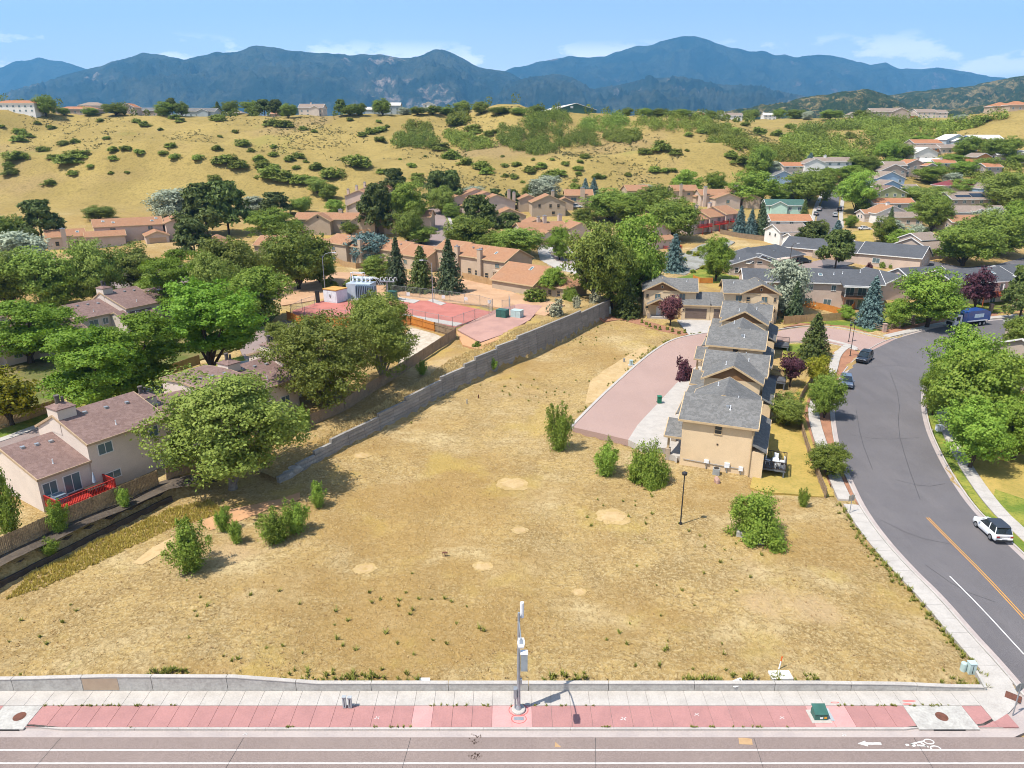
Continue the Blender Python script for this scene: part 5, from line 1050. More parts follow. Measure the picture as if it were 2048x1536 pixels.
# ---------------------------------------------------------------- trees and shrubs
leaf = {
 'elm': M_leaf('elm leaf', (0.140, 0.192, 0.029), (0.252, 0.297, 0.061), 0.3),
 'locust': M_leaf('locust leaf', (0.106, 0.202, 0.018), (0.206, 0.319, 0.033), 0.35, 0.35),
 'bright': M_leaf('cottonwood leaf', (0.133, 0.239, 0.030), (0.289, 0.375, 0.058), 0.32, 0.4),
 'dark': M_leaf('dark broad leaf', (0.108, 0.166, 0.026), (0.229, 0.283, 0.046), 0.3, 0.45),
 'maple': M_leaf('maple leaf', (0.121, 0.214, 0.026), (0.240, 0.321, 0.043), 0.32, 0.4),
 'yellow': M_leaf('yellow green leaf', (0.213, 0.240, 0.018), (0.325, 0.312, 0.030), 0.3, 0.3),
 'olive': M_leaf('olive green leaf', (0.115, 0.150, 0.026), (0.205, 0.230, 0.042), 0.25, 0.3),
 'silver': M_leaf('silver leaf', (0.250, 0.288, 0.196), (0.400, 0.432, 0.310), 0.25, 0.3),
 'purple': M_leaf('purple leaf', (0.072, 0.027, 0.036), (0.176, 0.068, 0.075), 0.25, 0.3),
 'pine': M_leaf('pine needles', (0.064, 0.101, 0.026), (0.149, 0.183, 0.043), 0.18, 0.4),
 'spruce': M_leaf('spruce needles', (0.052, 0.085, 0.039), (0.111, 0.147, 0.063), 0.15, 0.4),
 'blue': M_leaf('blue spruce needles', (0.074, 0.130, 0.122), (0.162, 0.240, 0.219), 0.12, 0.4),
 'oak': M_leaf('scrub oak leaf', (0.125, 0.174, 0.025), (0.252, 0.293, 0.047), 0.25, 0.5),
 'sage': M_leaf('sage leaf', (0.228, 0.230, 0.143), (0.348, 0.333, 0.209), 0.2, 0.4),
 'weed': M_leaf('green weed', (0.139, 0.171, 0.032), (0.278, 0.264, 0.054), 0.25, 0.4),
}
def leaf_mesh(name, C, size, rg, flat=0.0, aspect=1.5, N=None, jit=0.45):
    """rhombic leaf faces at centres C, size per leaf, random turn; flat = how far they lie level"""
    n = len(C); a = rg.standard_normal((n, 3)); a[:, 2] *= (1 - flat)
    if N is not None:                                       # leaves turn their faces outwards and up, as real ones do
        N = N / (np.linalg.norm(N, axis=1, keepdims=True) + 1e-9) + rg.standard_normal((n, 3)) * jit; N /= np.linalg.norm(N, axis=1, keepdims=True); a -= N * (a * N).sum(1, keepdims=True)
    a /= np.linalg.norm(a, axis=1, keepdims=True) + 1e-9
    b = np.cross(N, a) if N is not None else rg.standard_normal((n, 3)) * [1, 1, 1 - flat]; b = b - a * (a * b).sum(1, keepdims=True); b /= np.linalg.norm(b, axis=1, keepdims=True) + 1e-9
    s = (np.asarray(size) * np.ones(n))[:, None]; a *= s * aspect * 0.5; b *= s * 0.5
    V = np.empty((n, 4, 3)); V[:, 0] = C - a; V[:, 1] = C + b * 1.0; V[:, 2] = C + a; V[:, 3] = C - b
    return np_mesh(name, V.reshape(-1, 3), np.arange(n * 4).reshape(n, 4))
def shell(n, rg, lo=0.55): d = rg.standard_normal((n, 3)); d /= np.linalg.norm(d, axis=1, keepdims=True); return d * (lo + (1 - lo) * rg.random((n, 1)) ** 0.6)
def broad(seed, n=7000, lobes=16, z0=0.26, lobe_r=0.2, flatz=0.85, size=0.034, clump=0.045, tall=1.0, shape='round', flat=0.2):
    """unit tree: height 1, spread 1 (x, y from -.5 to .5); returns crown mesh, trunk mesh"""
    rg = np.random.default_rng(seed); zc = (z0 + 1) / 2; hz = (1 - z0) / 2
    c = shell(lobes, rg, 0.35) * np.array([0.5 - lobe_r * 0.8, 0.5 - lobe_r * 0.8, hz - lobe_r * flatz * 0.75]); c[:, 2] += zc
    if shape == 'vase': k = 0.55 + 0.6 * (c[:, 2] - z0) / (1 - z0); c[:, :2] *= k[:, None]
    if shape == 'oval': k = 1.05 - 0.55 * np.abs(c[:, 2] - 0.5) * 1.6; c[:, :2] *= k[:, None]
    r = lobe_r * (0.7 + 0.6 * rg.random(lobes)); per = 26; pts = []
    for ci, ri in zip(c, r):
        k = shell(per, rg, 0.6) * np.array([ri, ri, ri * flatz]); k = k[k[:, 2] > -0.75 * ri * flatz]; pts.append(np.c_[ci + k, k / ri])
    K = np.concatenate(pts); K = K[rg.permutation(len(K))][: int(len(K) * 0.9)]; K[:, 2] = np.maximum(K[:, 2], z0 * 0.6)
    Q = K[rg.integers(0, len(K), n)]; off = rg.standard_normal((n, 3)) * np.array([clump, clump, clump * 0.6]); C = Q[:, :3] + off
    N = Q[:, 3:] * 0.8 + (C - [0, 0, zc]) * 1.1 + off / clump * 0.25 + [0, 0, 0.35]
    return leaf_mesh('crown', C, size * (0.7 + 0.6 * rg.random(n)), rg, flat, N=N), trunk_mesh(c, r, z0, rg)
def trunk_mesh(c, r, z0, rg, rad=0.026):
    t = MB(); zt = z0 + 0.32 * (1 - z0); bend = rg.normal(0, 0.02, 2)
    t.tube([(0, 0, -0.03), (bend[0] * .5, bend[1] * .5, z0 * 0.6), (bend[0], bend[1], zt)], [rad * 1.35, rad, rad * 0.55], 7)
    for ci in c[:9]:
        z = z0 * (0.55 + 0.5 * rg.random()); s = Vector((bend[0] * .7, bend[1] * .7, z)); e = Vector(ci); m = s.lerp(e, 0.5) + Vector((0, 0, 0.03)); t.tube([s, m, e], [rad * 0.55, rad * 0.36, rad * 0.12], 5)
    return t.mesh('trunk')
def conifer(seed, tiers=24, n_per=13, z0=0.04, droop=0.28, power=0.85, size=0.03, along=16, jit=0.012, dens=1.0):
    rg = np.random.default_rng(seed); pts = []
    for i in range(tiers):
        z = z0 + (1 - z0) * (i / tiers) ** 0.95; rad = 0.5 * (1 - (z - z0) / (1 - z0)) ** power + 0.012; nb = max(4, int(n_per * (0.45 + rad * 1.3)))
        for k in range(nb):
            a = 6.283 * (k + rg.random() * 0.8) / nb + i; L = rad * (0.72 + 0.4 * rg.random()); m = max(4, int(along * dens * (0.3 + L * 1.6))); t = np.linspace(0.12, 1, m)
            zz = z - droop * L * t ** 1.3 + 0.06 * L * t ** 3 + rg.normal(0, 0.006); w = 0.16 * L * (1.05 - t) + 0.012
            for s_ in (-1, 0, 1):
                x = np.cos(a) * L * t - np.sin(a) * w * s_; y = np.sin(a) * L * t + np.cos(a) * w * s_; pts.append(np.stack([x, y, zz - 0.012 * abs(s_)], -1))
    C = np.concatenate(pts); C += rg.normal(0, jit, C.shape); C[:, 2] = np.clip(C[:, 2], 0.0, 1.0)
    t = MB().tube([(0, 0, -0.03), (0, 0, 0.95)], [0.02, 0.004], 7)
    return leaf_mesh('crown', C, size * (0.7 + 0.6 * rg.random(len(C))), rg, 0.35, 1.8, N=np.c_[C[:, :2] * 2.2, np.full(len(C), 0.75)], jit=0.5), t.mesh('trunk')
def pine(seed, n=9000, clumps=52, z0=0.2, size=0.036, cone=0.75):
    rg = np.random.default_rng(seed); z = z0 + (1 - z0) * rg.random(clumps) ** 0.9; rad = 0.46 * (1 - ((z - z0) / (1 - z0)) ** 1.6 * cone) * (0.55 + 0.5 * rg.random(clumps)); a = rg.random(clumps) * 6.283
    c = np.stack([np.cos(a) * rad, np.sin(a) * rad, z], -1); c = np.concatenate([c, [[0, 0, 0.94], [0.03, 0.02, 0.86], [-0.04, 0, 0.8]]]); r = 0.07 + 0.05 * rg.random(len(c))
    K = np.concatenate([np.c_[ci + s_ * np.array([ri * 1.5, ri * 1.5, ri * 0.75]), s_] for ci, ri, s_ in ((ci, ri, shell(16, rg, 0.5)) for ci, ri in zip(c, r))])
    Q = K[rg.integers(0, len(K), n)]; C = Q[:, :3] + rg.normal(0, 0.02, (n, 3)); C[:, 2] = np.minimum(C[:, 2], 1.0); N = Q[:, 3:] + np.c_[C[:, :2] * 1.4, np.full(n, 0.45)]
    t = MB().tube([(0, 0, -0.03), (0.01, 0, 0.5), (0, 0, 0.92)], [0.024, 0.016, 0.005], 7)
    for ci in c[::2]: t.tube([(0, 0, ci[2] - 0.05), tuple(ci)], [0.008, 0.003], 4)
    return leaf_mesh('crown', C, size * (0.7 + 0.6 * rg.random(n)), rg, 0.1, 2.2, N=N, jit=0.5), t.mesh('trunk')
def shrub_mesh(seed, n=2600, lobes=14, size=0.06, dome=0.9, spread=0.4, lr=0.19):
    rg = np.random.default_rng(seed); d = rg.standard_normal((lobes, 3)); d[:, 2] = np.abs(d[:, 2]); d /= np.linalg.norm(d, axis=1, keepdims=True); c = d * np.array([spread, spread, dome * 0.72]) * (0.45 + 0.5 * rg.random((lobes, 1)))
    K = np.concatenate([ci + shell(22, rg, 0.6) * lr * (0.6 + 0.7 * rg.random()) * np.array([1, 1, 1.1]) for ci in c]); K = K[K[:, 2] > -0.03]
    C = K[rg.integers(0, len(K), n)] + rg.normal(0, 0.03, (n, 3)); C[:, 2] = np.abs(C[:, 2])
    return leaf_mesh('shrub', C, size * (0.7 + 0.6 * rg.random(n)), rg, 0.15, N=C * [2, 2, 1.2] + [0, 0, 0.3])
def sapling_mesh(seed, n=10000, stems=20):
    """several upright leafy stems from one foot"""
    rg = np.random.default_rng(seed); P = []; t = MB()
    for k in range(stems):
        a = rg.random() * 6.283; lean = 0.05 + rg.random() * 0.42; h = (0.5 + 0.5 * rg.random()) * (1 - 0.5 * lean); top = Vector((math.cos(a) * lean, math.sin(a) * lean, h)); t.tube([(0, 0, -0.02), tuple(top * 0.5 + Vector((0, 0, 0.05))), tuple(top)], [0.012, 0.008, 0.003], 5)
        m = n // stems; u = 0.12 + 0.88 * rg.random(m); w = 0.11 * np.sin(np.clip(u, 0, 1) * 2.6 + 0.35); P.append(np.outer(u, np.array(top)) + rg.standard_normal((m, 3)) * w[:, None] * np.array([0.8, 0.8, 0.7]))
    C = np.concatenate(P); C[:, 2] = np.clip(C[:, 2], 0.02, 1.05)
    return leaf_mesh('crown', C, 0.025 * (0.6 + 0.7 * rg.random(len(C))), rg, 0.1, N=np.c_[C[:, :2] * 2.5, np.full(len(C), 0.55)], jit=0.6), t.mesh('trunk')
PROTO = {}
def proto(kind, builder, leafmat, barkmat=None, nvar=2, **kw):
    out = []
    for i in range(nvar):
        c, t = builder(seed=hash_(kind) + i * 17, **kw); c.materials.append(leafmat); t.materials.append(barkmat or bark); out.append((c, t))
    PROTO[kind] = out
def hash_(s): return sum(ord(ch) * (i + 3) for i, ch in enumerate(s)) % 9973
proto('elm_big', broad, leaf['elm'], bark_pale, 2, n=36000, lobes=40, z0=0.06, lobe_r=0.15, size=0.0135, clump=0.026)
proto('locust', broad, leaf['locust'], bark, 3, n=30000, lobes=34, z0=0.12, lobe_r=0.15, flatz=0.45, size=0.0145, clump=0.024, shape='vase', flat=0.5)
proto('elm', broad, leaf['elm'], bark, 2, n=20000, lobes=36, z0=0.05, lobe_r=0.16, size=0.021, clump=0.034)
proto('bright', broad, leaf['bright'], bark, 3, n=20000, lobes=36, z0=0.06, lobe_r=0.16, size=0.021, clump=0.034)
proto('dark', broad, leaf['dark'], bark, 3, n=20000, lobes=36, z0=0.04, lobe_r=0.17, size=0.0215, clump=0.034)
proto('maple', broad, leaf['maple'], bark, 2, n=24000, lobes=34, z0=0.06, lobe_r=0.17, size=0.019, clump=0.032, shape='oval')
proto('yellow', broad, leaf['yellow'], bark, 2, n=6000, lobes=16, z0=0.15, size=0.035)
proto('olivebrown', broad, leaf['olive'], bark, 2, n=24000, lobes=34, z0=0.05, lobe_r=0.17, size=0.019, clump=0.032)
proto('silver', broad, leaf['silver'], bark_pale, 2, n=8000, lobes=26, z0=0.04, lobe_r=0.18, size=0.033, clump=0.05)
proto('plum', broad, leaf['purple'], bark, 2, n=6000, lobes=15, z0=0.16, size=0.033, shape='vase')
proto('pine', pine, leaf['pine'], bark, 3)
proto('spruce', conifer, leaf['spruce'], bark, 2)
proto('bluespruce', conifer, leaf['blue'], bark, 2)
proto('greencone', conifer, leaf['pine'], bark, 1, power=0.7, droop=0.15)
proto('cedar', broad, leaf['blue'], bark, 1, n=7000, lobes=16, z0=0.05, size=0.034)
proto('sapling', sapling_mesh, leaf['bright'], bark, 3)
def size_at(P, ytop, wpx):
    d = ray(1024, ytop); return max(0.4, CAM_H + P[1] * d[2] - P[2]), wpx * depth_of(P) / FPX
NAMES = {'elm_big': 'elm_tree', 'locust': 'locust_tree', 'elm': 'elm_tree', 'bright': 'leafy_tree', 'dark': 'leafy_tree', 'maple': 'maple_tree', 'yellow': 'leafy_tree', 'olivebrown': 'leafy_tree', 'silver': 'silver_leaf_tree', 'plum': 'plum_tree', 'pine': 'pine_tree', 'spruce': 'spruce_tree', 'bluespruce': 'spruce_tree', 'greencone': 'pine_tree', 'cedar': 'cedar_tree', 'sapling': 'sapling_clump'}
_tc = [0]
def tree(kind, px, yb, yt, w, label, group=None, dz=-0.1):
    P = at(px, yb); h, wd = size_at(P, yt, w); var = PROTO[kind]; _tc[0] += 1; c, t = var[_tc[0] % len(var)]
    o = thing(NAMES[kind], label, 'tree' if kind != 'sapling' else 'bush', (P.x, P.y, P.z + dz), random.random() * 6.28, group); k = 1.08 if kind in ('spruce', 'bluespruce', 'greencone', 'sapling') else 1.22; o.scale = (wd * k, wd * k, h * 1.03)
    link('trunk', t, None, o); link('crown', c, None, o); return o
NL = 'trees of the left complex'; MT = 'trees among the tan townhouses'; RT = 'trees of the right-hand suburb'; RM = 'roadside trees'
T = [
 ('elm_big',465,978,738,268,'large sprawling grey-green elm beside the picket fence at lower left',NL),
 ('elm_big',655,818,622,195,'large grey-green elm at the end of the brown-roofed row',NL),
 ('elm_big',765,768,586,148,'dark spreading elm in front of the red gravel substation pad',NL),
 ('dark',745,690,578,75,'small dark tree crown beside the substation cabinet',NL),
 ('locust',200,834,648,235,'bright green locust right behind the lower left roof, left of two trunks',NL),
 ('locust',275,806,622,215,'bright green locust with the forked trunk behind the lower left roof',NL),
 ('locust',432,752,562,212,'broad bright green locust left of the car court',NL),
 ('locust',395,690,590,120,'bright green locust tucked behind the broad one by the car court',NL),
 ('locust',62,726,590,185,'bright green locust at the left edge above the row roofs',NL),
 ('yellow',25,850,735,125,'yellow-green tree at the left edge beside the lane',NL),
 ('locust',358,640,498,140,'saturated green locust right of the middle brown roofs',NL),
 ('olivebrown',268,580,486,98,'yellow-tinged tree in front of the tan garage at the foot of the hill',NL),
 ('elm',200,605,470,100,'grey-green elm left of the yellow-tinged tree',NL),
 ('dark',108,615,490,120,'dark green tree left of the grey-green elm',NL),
 ('dark',25,618,492,110,'dark tree at the left edge below the silver tree',NL),
 ('silver',48,548,462,100,'silver-leaved olive tree at the left edge',NL),
 ('pine',88,492,404,74,'tall dark pine in front of the grassy knoll at left',NL),
 ('dark',10,500,420,85,'green tree crown cut by the left edge beside the pine',NL),
 ('dark',199,441,409,58,'round dark green tree alone at the foot of the grassy knoll',NL),
 ('silver',352,442,377,95,'silver-leaved olive tree left of the great pine group',NL),
 ('pine',415,472,370,90,'great dark pine, left of the pair behind the tan gables',NL),
 ('pine',458,470,366,80,'great dark pine, right of the pair behind the tan gables',NL),
 ('pine',392,522,440,68,'small dark pine right of the tan garage',NL),
 ('silver',510,425,392,50,'pale silver bush tree between the pines below the knoll',NL),
 ('pine',553,432,386,58,'dark pine standing behind the bright maple below the knoll',MT),
 ('maple',548,482,416,96,'bright green maple left of the two-gabled townhouse',MT),
 ('dark',603,427,391,42,'round green tree at the foot of the knoll above the two-gabled townhouse',MT),
 ('elm',636,388,352,42,'small elm on the slope left of the stepped gables',MT),
 ('dark',656,400,366,36,'small dark tree just left of the stepped gables',MT),
 ('dark',598,578,444,118,'massive dark elm above the sandy slope',MT),
 ('dark',640,565,500,62,'dark lower tree at the right foot of the massive elm',MT),
 ('olivebrown',545,560,486,58,'olive-green tree left of the massive dark elm',MT),
 ('elm',468,600,466,110,'grey-green elm left of the sandy slope',MT),
 ('elm',440,640,500,90,'grey-green tree between the locusts and the sandy slope',MT),
 ('bright',525,650,536,118,'light green tree in front of the sandy slope beside the substation fence',MT),
 ('cedar',735,524,454,72,'blue-grey cedar in front of the two-storey townhouse',MT),
 ('cedar',712,522,470,40,'pale blue-grey cedar left of the larger one',MT),
 ('bright',672,435,398,36,'bright small tree between the two front gables',MT),
 ('pine',756,470,371,66,'tall dark pine between the gabled townhouses',MT),
 ('bright',820,458,362,84,'tall bright cottonwood beside the complex road',MT),
 ('pine',788,392,339,48,'pine at the foot of the hill above the cottonwood',MT),
 ('dark',818,488,412,56,'dark tree left of the complex road',MT),
 ('dark',842,488,449,60,'round tree at the near end of the complex road',MT),
 ('pine',878,415,345,50,'pine right of the complex road, left one of two',MT),
 ('pine',902,412,343,44,'pine right of the complex road, right one of two',MT),
 ('elm',884,428,370,48,'grey-green tree under the two pines by the complex road',MT),
 ('dark',904,434,404,34,'small round tree on the complex lawn',MT),
 ('pine',957,478,393,70,'dark pine among the stepped tan gables',MT),
 ('dark',935,500,428,95,'dark leafy tree below the stepped gables',MT),
 ('pine',1015,472,427,52,'small dark pine left of the peach garage',MT),
 ('dark',1040,512,450,100,'leafy tree left of the complex drive',MT),
 ('dark',980,505,460,60,'dark leafy tree above the long townhouse roof',MT),
 ('spruce',795,580,474,56,'tall spruce, left of three evergreens behind the substation',MT),
 ('greencone',843,584,492,58,'green pine, middle of three evergreens behind the substation',MT),
 ('spruce',898,585,478,70,'tall spruce, right of three evergreens behind the substation',MT),
 ('dark',758,566,508,60,'dark round tree left of the three evergreens',MT),
 ('maple',1118,520,452,45,'egg-shaped maple at the end of the complex drive',MT),
 ('bright',1106,592,532,48,'small green tree at the fence in front of the low garage house',MT),
 ('elm',1188,600,432,112,'tall grey-green elm at the left of the great tree mass',MT),
 ('bright',1262,604,420,122,'tall bright cottonwood, brightest of the great tree mass',MT),
 ('dark',1222,612,480,100,'dark tree under the cottonwood beside the block wall end',MT),
 ('dark',1290,600,520,60,'dark tree behind the far townhouse pair',MT),
 ('greencone',1253,634,556,58,'pine at the far end of the block wall',MT),
 ('dark',1222,442,374,105,'large dark green tree in the middle of the tan townhouses',MT),
 ('bright',1255,452,392,70,'green tree in front of the large dark one amid the townhouses',MT),
 ('dark',1338,480,388,100,'large dark tree left of the red decks',MT),
 ('dark',1310,425,366,70,'green tree behind the dark one left of the red decks',MT),
 ('bluespruce',1170,392,356,26,'blue spruce at the foot of the hill, left of two',MT),
 ('bluespruce',1187,392,355,28,'blue spruce at the foot of the hill, right of two',MT),
 ('silver',1092,398,351,68,'silver tree above the tan two-storey townhouse',MT),
 ('dark',1058,395,367,32,'small dark tree left of the silver one below the hill',MT),
 ('silver',946,400,372,52,'pale grey tree on the lower hillside above the stepped gables',MT),
 ('silver',1292,392,368,42,'pale olive bush tree at the foot of the hill',MT),
 ('pine',990,405,378,30,'small pine left of the stepped gables chimneys',MT),
 ('pine',1025,415,380,34,'pine behind the plain-sided townhouse',MT),
 ('bluespruce',1347,541,467,54,'tall blue spruce behind the far townhouse pair',RT),
 ('maple',1431,562,472,62,'egg-shaped bright maple behind the far townhouse pair',RT),
 ('bluespruce',1478,470,411,38,'blue spruce beside the red decks, left of three',RT),
 ('bluespruce',1500,472,418,34,'blue spruce beside the red decks, middle of three',RT),
 ('spruce',1521,470,405,40,'green spruce beside the red decks, right of three',RT),
 ('bright',1370,388,336,56,'bright green tree at the foot of the hill above the tan chimneys',RT),
 ('maple',1430,392,343,48,'leafy green tree on the slope above the tan townhouses',RT),
 ('dark',1515,355,288,52,'tall dark cottonwood at the foot of the oak slope',RT),
 ('bright',1508,410,338,96,'broad green tree below the tall cottonwood',RT),
 ('silver',1583,400,372,60,'pale silver tree behind the green-roofed house',RT),
 ('silver',1545,345,322,30,'pale silver tree at the edge of the oak slope',RT),
 ('dark',1612,408,333,96,'broad dark tree left of the side street',RT),
 ('dark',1645,372,338,50,'dark tree at the far end of the side street',RT),
 ('greencone',1606,445,398,22,'narrow conifer beside the parked cars',RT),
 ('bluespruce',1619,332,305,28,'blue spruce at the top of the side street',RT),
 ('bright',1710,428,340,72,'big bright round tree right of the side street',RT),
 ('bright',1700,365,330,54,'bright tree behind the big round one by the side street',RT),
 ('maple',1700,455,430,28,'clipped round bush tree at the street bend',RT),
 ('bluespruce',1672,482,440,40,'blue spruce in front of the street bend',RT),
 ('pine',1670,540,463,62,'pine with an open crown on the ranch court',RT),
 ('pine',1622,500,445,56,'dark pine behind the ranch roofs',RT),
 ('olivebrown',1640,482,440,28,'olive-yellow tree right of the dark pine',RT),
 ('dark',1765,485,430,44,'dark tree left of the silver bushes',RT),
 ('spruce',1778,458,413,22,'small spruce before the cream bungalow',RT),
 ('silver',1782,485,440,44,'silver tree, left of two beside the ranch roofs',RT),
 ('silver',1825,495,450,40,'silver tree, right of two beside the ranch roofs',RT),
 ('bright',1800,498,455,52,'green tree between the two silver trees',RT),
 ('greencone',1845,502,458,40,'cone-shaped green tree at the ranch corner',RT),
 ('elm',1862,410,372,80,'soft grey-green willow in the middle of the suburb',RT),
 ('dark',1862,462,385,66,'dark round tree below the willow',RT),
 ('silver',1902,372,345,40,'silver tree above the maroon roof',RT),
 ('bright',1860,365,333,62,'bright tree above the maroon-roofed house',RT),
 ('bright',1915,388,355,56,'green tree beside the maroon roof',RT),
 ('dark',1925,530,440,118,'large dark green tree right of the split-level house',RT),
 ('dark',1990,510,420,110,'large green tree at right above the side street corner',RT),
 ('silver',1976,462,415,60,'pale silver-green tree above the street corner',RT),
 ('bright',2040,480,395,90,'bright green tree at the right edge above the street corner',RT),
 ('elm',2015,425,340,100,'tall grey-green tree at the right edge of the suburb',RT),
 ('dark',1795,320,282,55,'green tree left of the three stepped houses up the valley',RT),
 ('bright',1770,325,278,44,'bright tree left of the valley houses',RT),
 ('dark',1930,312,270,50,'dark tree beside the pale blue valley house',RT),
 ('dark',1985,318,273,48,'dark tree, left of two below the bare knoll',RT),
 ('dark',2013,322,270,52,'dark tree, right of two below the bare knoll',RT),
 ('bright',1838,290,271,40,'round tree behind the topmost stepped valley house',RT),
 ('dark',1690,330,300,60,'dark tree on the oak slope above the side street',RT),
 ('dark',1720,348,305,60,'dark green tree above the row of blue houses',RT),
 ('bright',1745,345,322,46,'bright tree just above the row of blue houses',RT),
 ('dark',1968,345,312,50,'dark tree beside the dark orange house',RT),
 ('dark',2030,330,306,36,'dark tree at the right edge below the bare knoll',RT),
 ('bright',1905,330,308,50,'green tree below the wide tan valley house',RT),
 ('silver',1566,625,518,84,'silver-leaved tree behind the far townhouse pair',RT),
 ('spruce',1587,636,562,42,'dark narrow spruce beside the stained fence',RT),
 ('bluespruce',1541,635,580,30,'small blue spruce at the far townhouse corner',RT),
 ('bluespruce',1738,652,552,62,'large blue spruce at the split-rail fence',RT),
 ('maple',1852,655,538,128,'large green tree behind the split-rail fence',RT),
 ('bright',1795,655,598,52,'small green tree beside the large blue spruce',RT),
 ('plum',1948,625,540,66,'dark purple plum tree left of the long red deck',RT),
 ('pine',2038,640,535,70,'pine at the right edge behind the split-rail fence',RT),
 ('greencone',1626,716,627,64,'open green conifer at the corner of the pink street',RM),
 ('dark',1648,836,738,62,'dark street tree on the gravel strip',RM),
 ('dark',1656,950,884,76,'low spreading street tree at the near end of the fence',RM),
 ('plum',1580,772,704,50,'dark purple tree behind the second townhouse deck',RM),
 ('yellow',1636,775,710,50,'yellow-green tree beside the inner sidewalk',RM),
 ('olivebrown',1572,852,786,68,'rounded olive-brown tree on the side lawn',RM),
 ('maple',1915,800,650,120,'green street tree at the far end of the right-hand clump',RM),
 ('bright',1930,870,690,160,'yellow-green street tree in the middle of the right-hand clump',RM),
 ('maple',1938,935,800,125,'dark green street tree at the near end of the right-hand clump',RM),
 ('maple',1865,830,720,60,'lower green tree at the kerb of the right-hand clump',RM),
 ('dark',2000,790,700,75,'dark tree behind the right-hand clump',RM),
 ('maple',2030,920,790,110,'green tree cut by the right edge above the front lawn',RM),
 ('dark',2048,715,628,80,'dark tree cut by the right edge at the bend',RM),
 ('plum',1340,652,586,46,'thin purple plum tree in front of the far townhouse pair',RM),
]
# smaller trees filling the yards, each told by its neighbour
for k, x, yb, yt, w, lab in [('dark',150,590,520,60,'small dark tree between the dark tree and the grey-green elm'),('elm',310,600,545,60,'grey-green tree under the saturated locust'),('dark',235,625,572,50,'dark bushy tree just above the middle brown roofs'),('bright',160,745,690,70,'green tree below the left brown row, above the lane'),('locust',120,720,640,90,'feathery locust between the left-edge locust and the forked one'),('dark',420,560,505,60,'dark tree right of the saturated locust'),('dark',500,560,500,55,'dark tree behind the light green tree at the sandy slope'),('bright',330,700,640,70,'green tree beside the small brown-roofed building'),('dark',40,680,640,60,'dark bushy tree under the left-edge locust'),('elm',560,690,640,50,'small elm at the head of the car court'),('dark',480,530,480,46,'dark tree between the elm and the olive tree'),('dark',700,470,440,36,'dark shrubby tree in front of the right front gable'),('bright',590,470,440,36,'bright shrubby tree before the left front gable'),('dark',870,520,492,44,'dark tree on the roof line left of the right spruce'),('dark',1080,470,440,40,'dark tree behind the peach garage'),('bright',1150,470,440,44,'bright tree right of the peach garage'),('dark',1170,450,415,46,'dark tree left of the large dark one amid the townhouses'),('bright',1290,470,430,56,'bright tree between the two large dark townhouse trees'),('dark',1395,400,372,36,'dark tree above the broad front gable'),('bright',1465,395,365,44,'bright tree beside the white-chimneyed townhouse'),('dark',1560,405,375,44,'dark tree above the green-roofed mint house'),('dark',1585,430,400,36,'dark tree right of the green-roofed mint house'),('bright',1660,360,335,36,'bright tree at the head of the side street'),('dark',1730,430,400,36,'dark tree in front of the olive gable house'),('bright',1830,440,405,44,'bright tree beside the long terracotta roof'),('dark',1820,400,370,40,'dark tree right of the second blue house'),('bright',1880,420,390,40,'bright tree left of the solar roof'),('dark',1960,440,405,50,'dark tree right of the solar roof'),('dark',1900,500,460,60,'dark tree below the dark-roofed taupe house'),('bright',1860,350,322,40,'bright tree behind the blue-grey roofed house'),('dark',1780,340,312,40,'dark tree above the grey-brown row house'),('bright',1925,350,322,44,'bright tree left of the dark orange house'),('dark',2030,380,345,50,'dark tree at the right edge above the willow row'),('bright',1690,640,610,30,'small green tree beside the orange stained fence'),('dark',2020,600,560,50,'dark tree behind the long red deck')]:
    T.append((k, x, yb, yt, w, lab, 'smaller trees in the yards'))
for a in T: tree(*a)
# saplings and bushes on the lot
SB = 'leafy bushes on the vacant lot'
for a in [('sapling',1118,900,793,62,'tall narrow green bush at the cut end of the pink street',SB),('sapling',1212,948,868,64,'medium green bush below the end of the pink street',SB),
          ('sapling',385,1138,1028,100,'dark green bush clump on the lot nearest the left fence',SB),('sapling',555,1082,1008,80,'green bush clump on the lot right of the clay patch',SB),('sapling',590,1062,990,70,'dark green bush behind the clump right of the clay patch',SB),
          ('sapling',638,1012,955,42,'small bush at the near end of the block wall',SB),('sapling',448,1060,1005,40,'pale green sapling on the clay patch',SB),('sapling',475,1085,1030,40,'thin sapling below the clay patch',SB),
          ('sapling',985,738,712,22,'small bush growing against the block wall',SB),('sapling',1606,1012,970,26,'small sapling on the lawn edge near the corner bush',SB),('sapling',120,1062,985,48,'slim young tree inside the left fence',NL),('sapling',22,1075,915,70,'pale flowering young tree at the left edge',NL),
          ('sapling',250,1010,968,36,'yellow-green bush leaning over the left fence',NL),('sapling',100,1105,1070,45,'small bush on the timber terrace',NL),('sapling',845,748,716,28,'small conifer-like bush above the block wall',SB),('sapling',612,862,800,30,'young tree on the slope between the two elms',NL)]: tree(*a)
def bush(kind_mat, px, yb, yt, w, label, group, mesh=None, name='shrub', cat='shrub'):
    P = at(px, yb); h, wd = size_at(P, yt, w); me = mesh or SHR[kind_mat][_tc[0] % len(SHR[kind_mat])]; _tc[0] += 1
    o = link(name, me); o.location = (P.x, P.y, P.z - 0.05); o.scale = (wd, wd, max(h * 1.3, 0.35)); o.rotation_euler.z = random.random() * 6.28; return tag(o, label, cat, group, 'thing')
SHR = {}
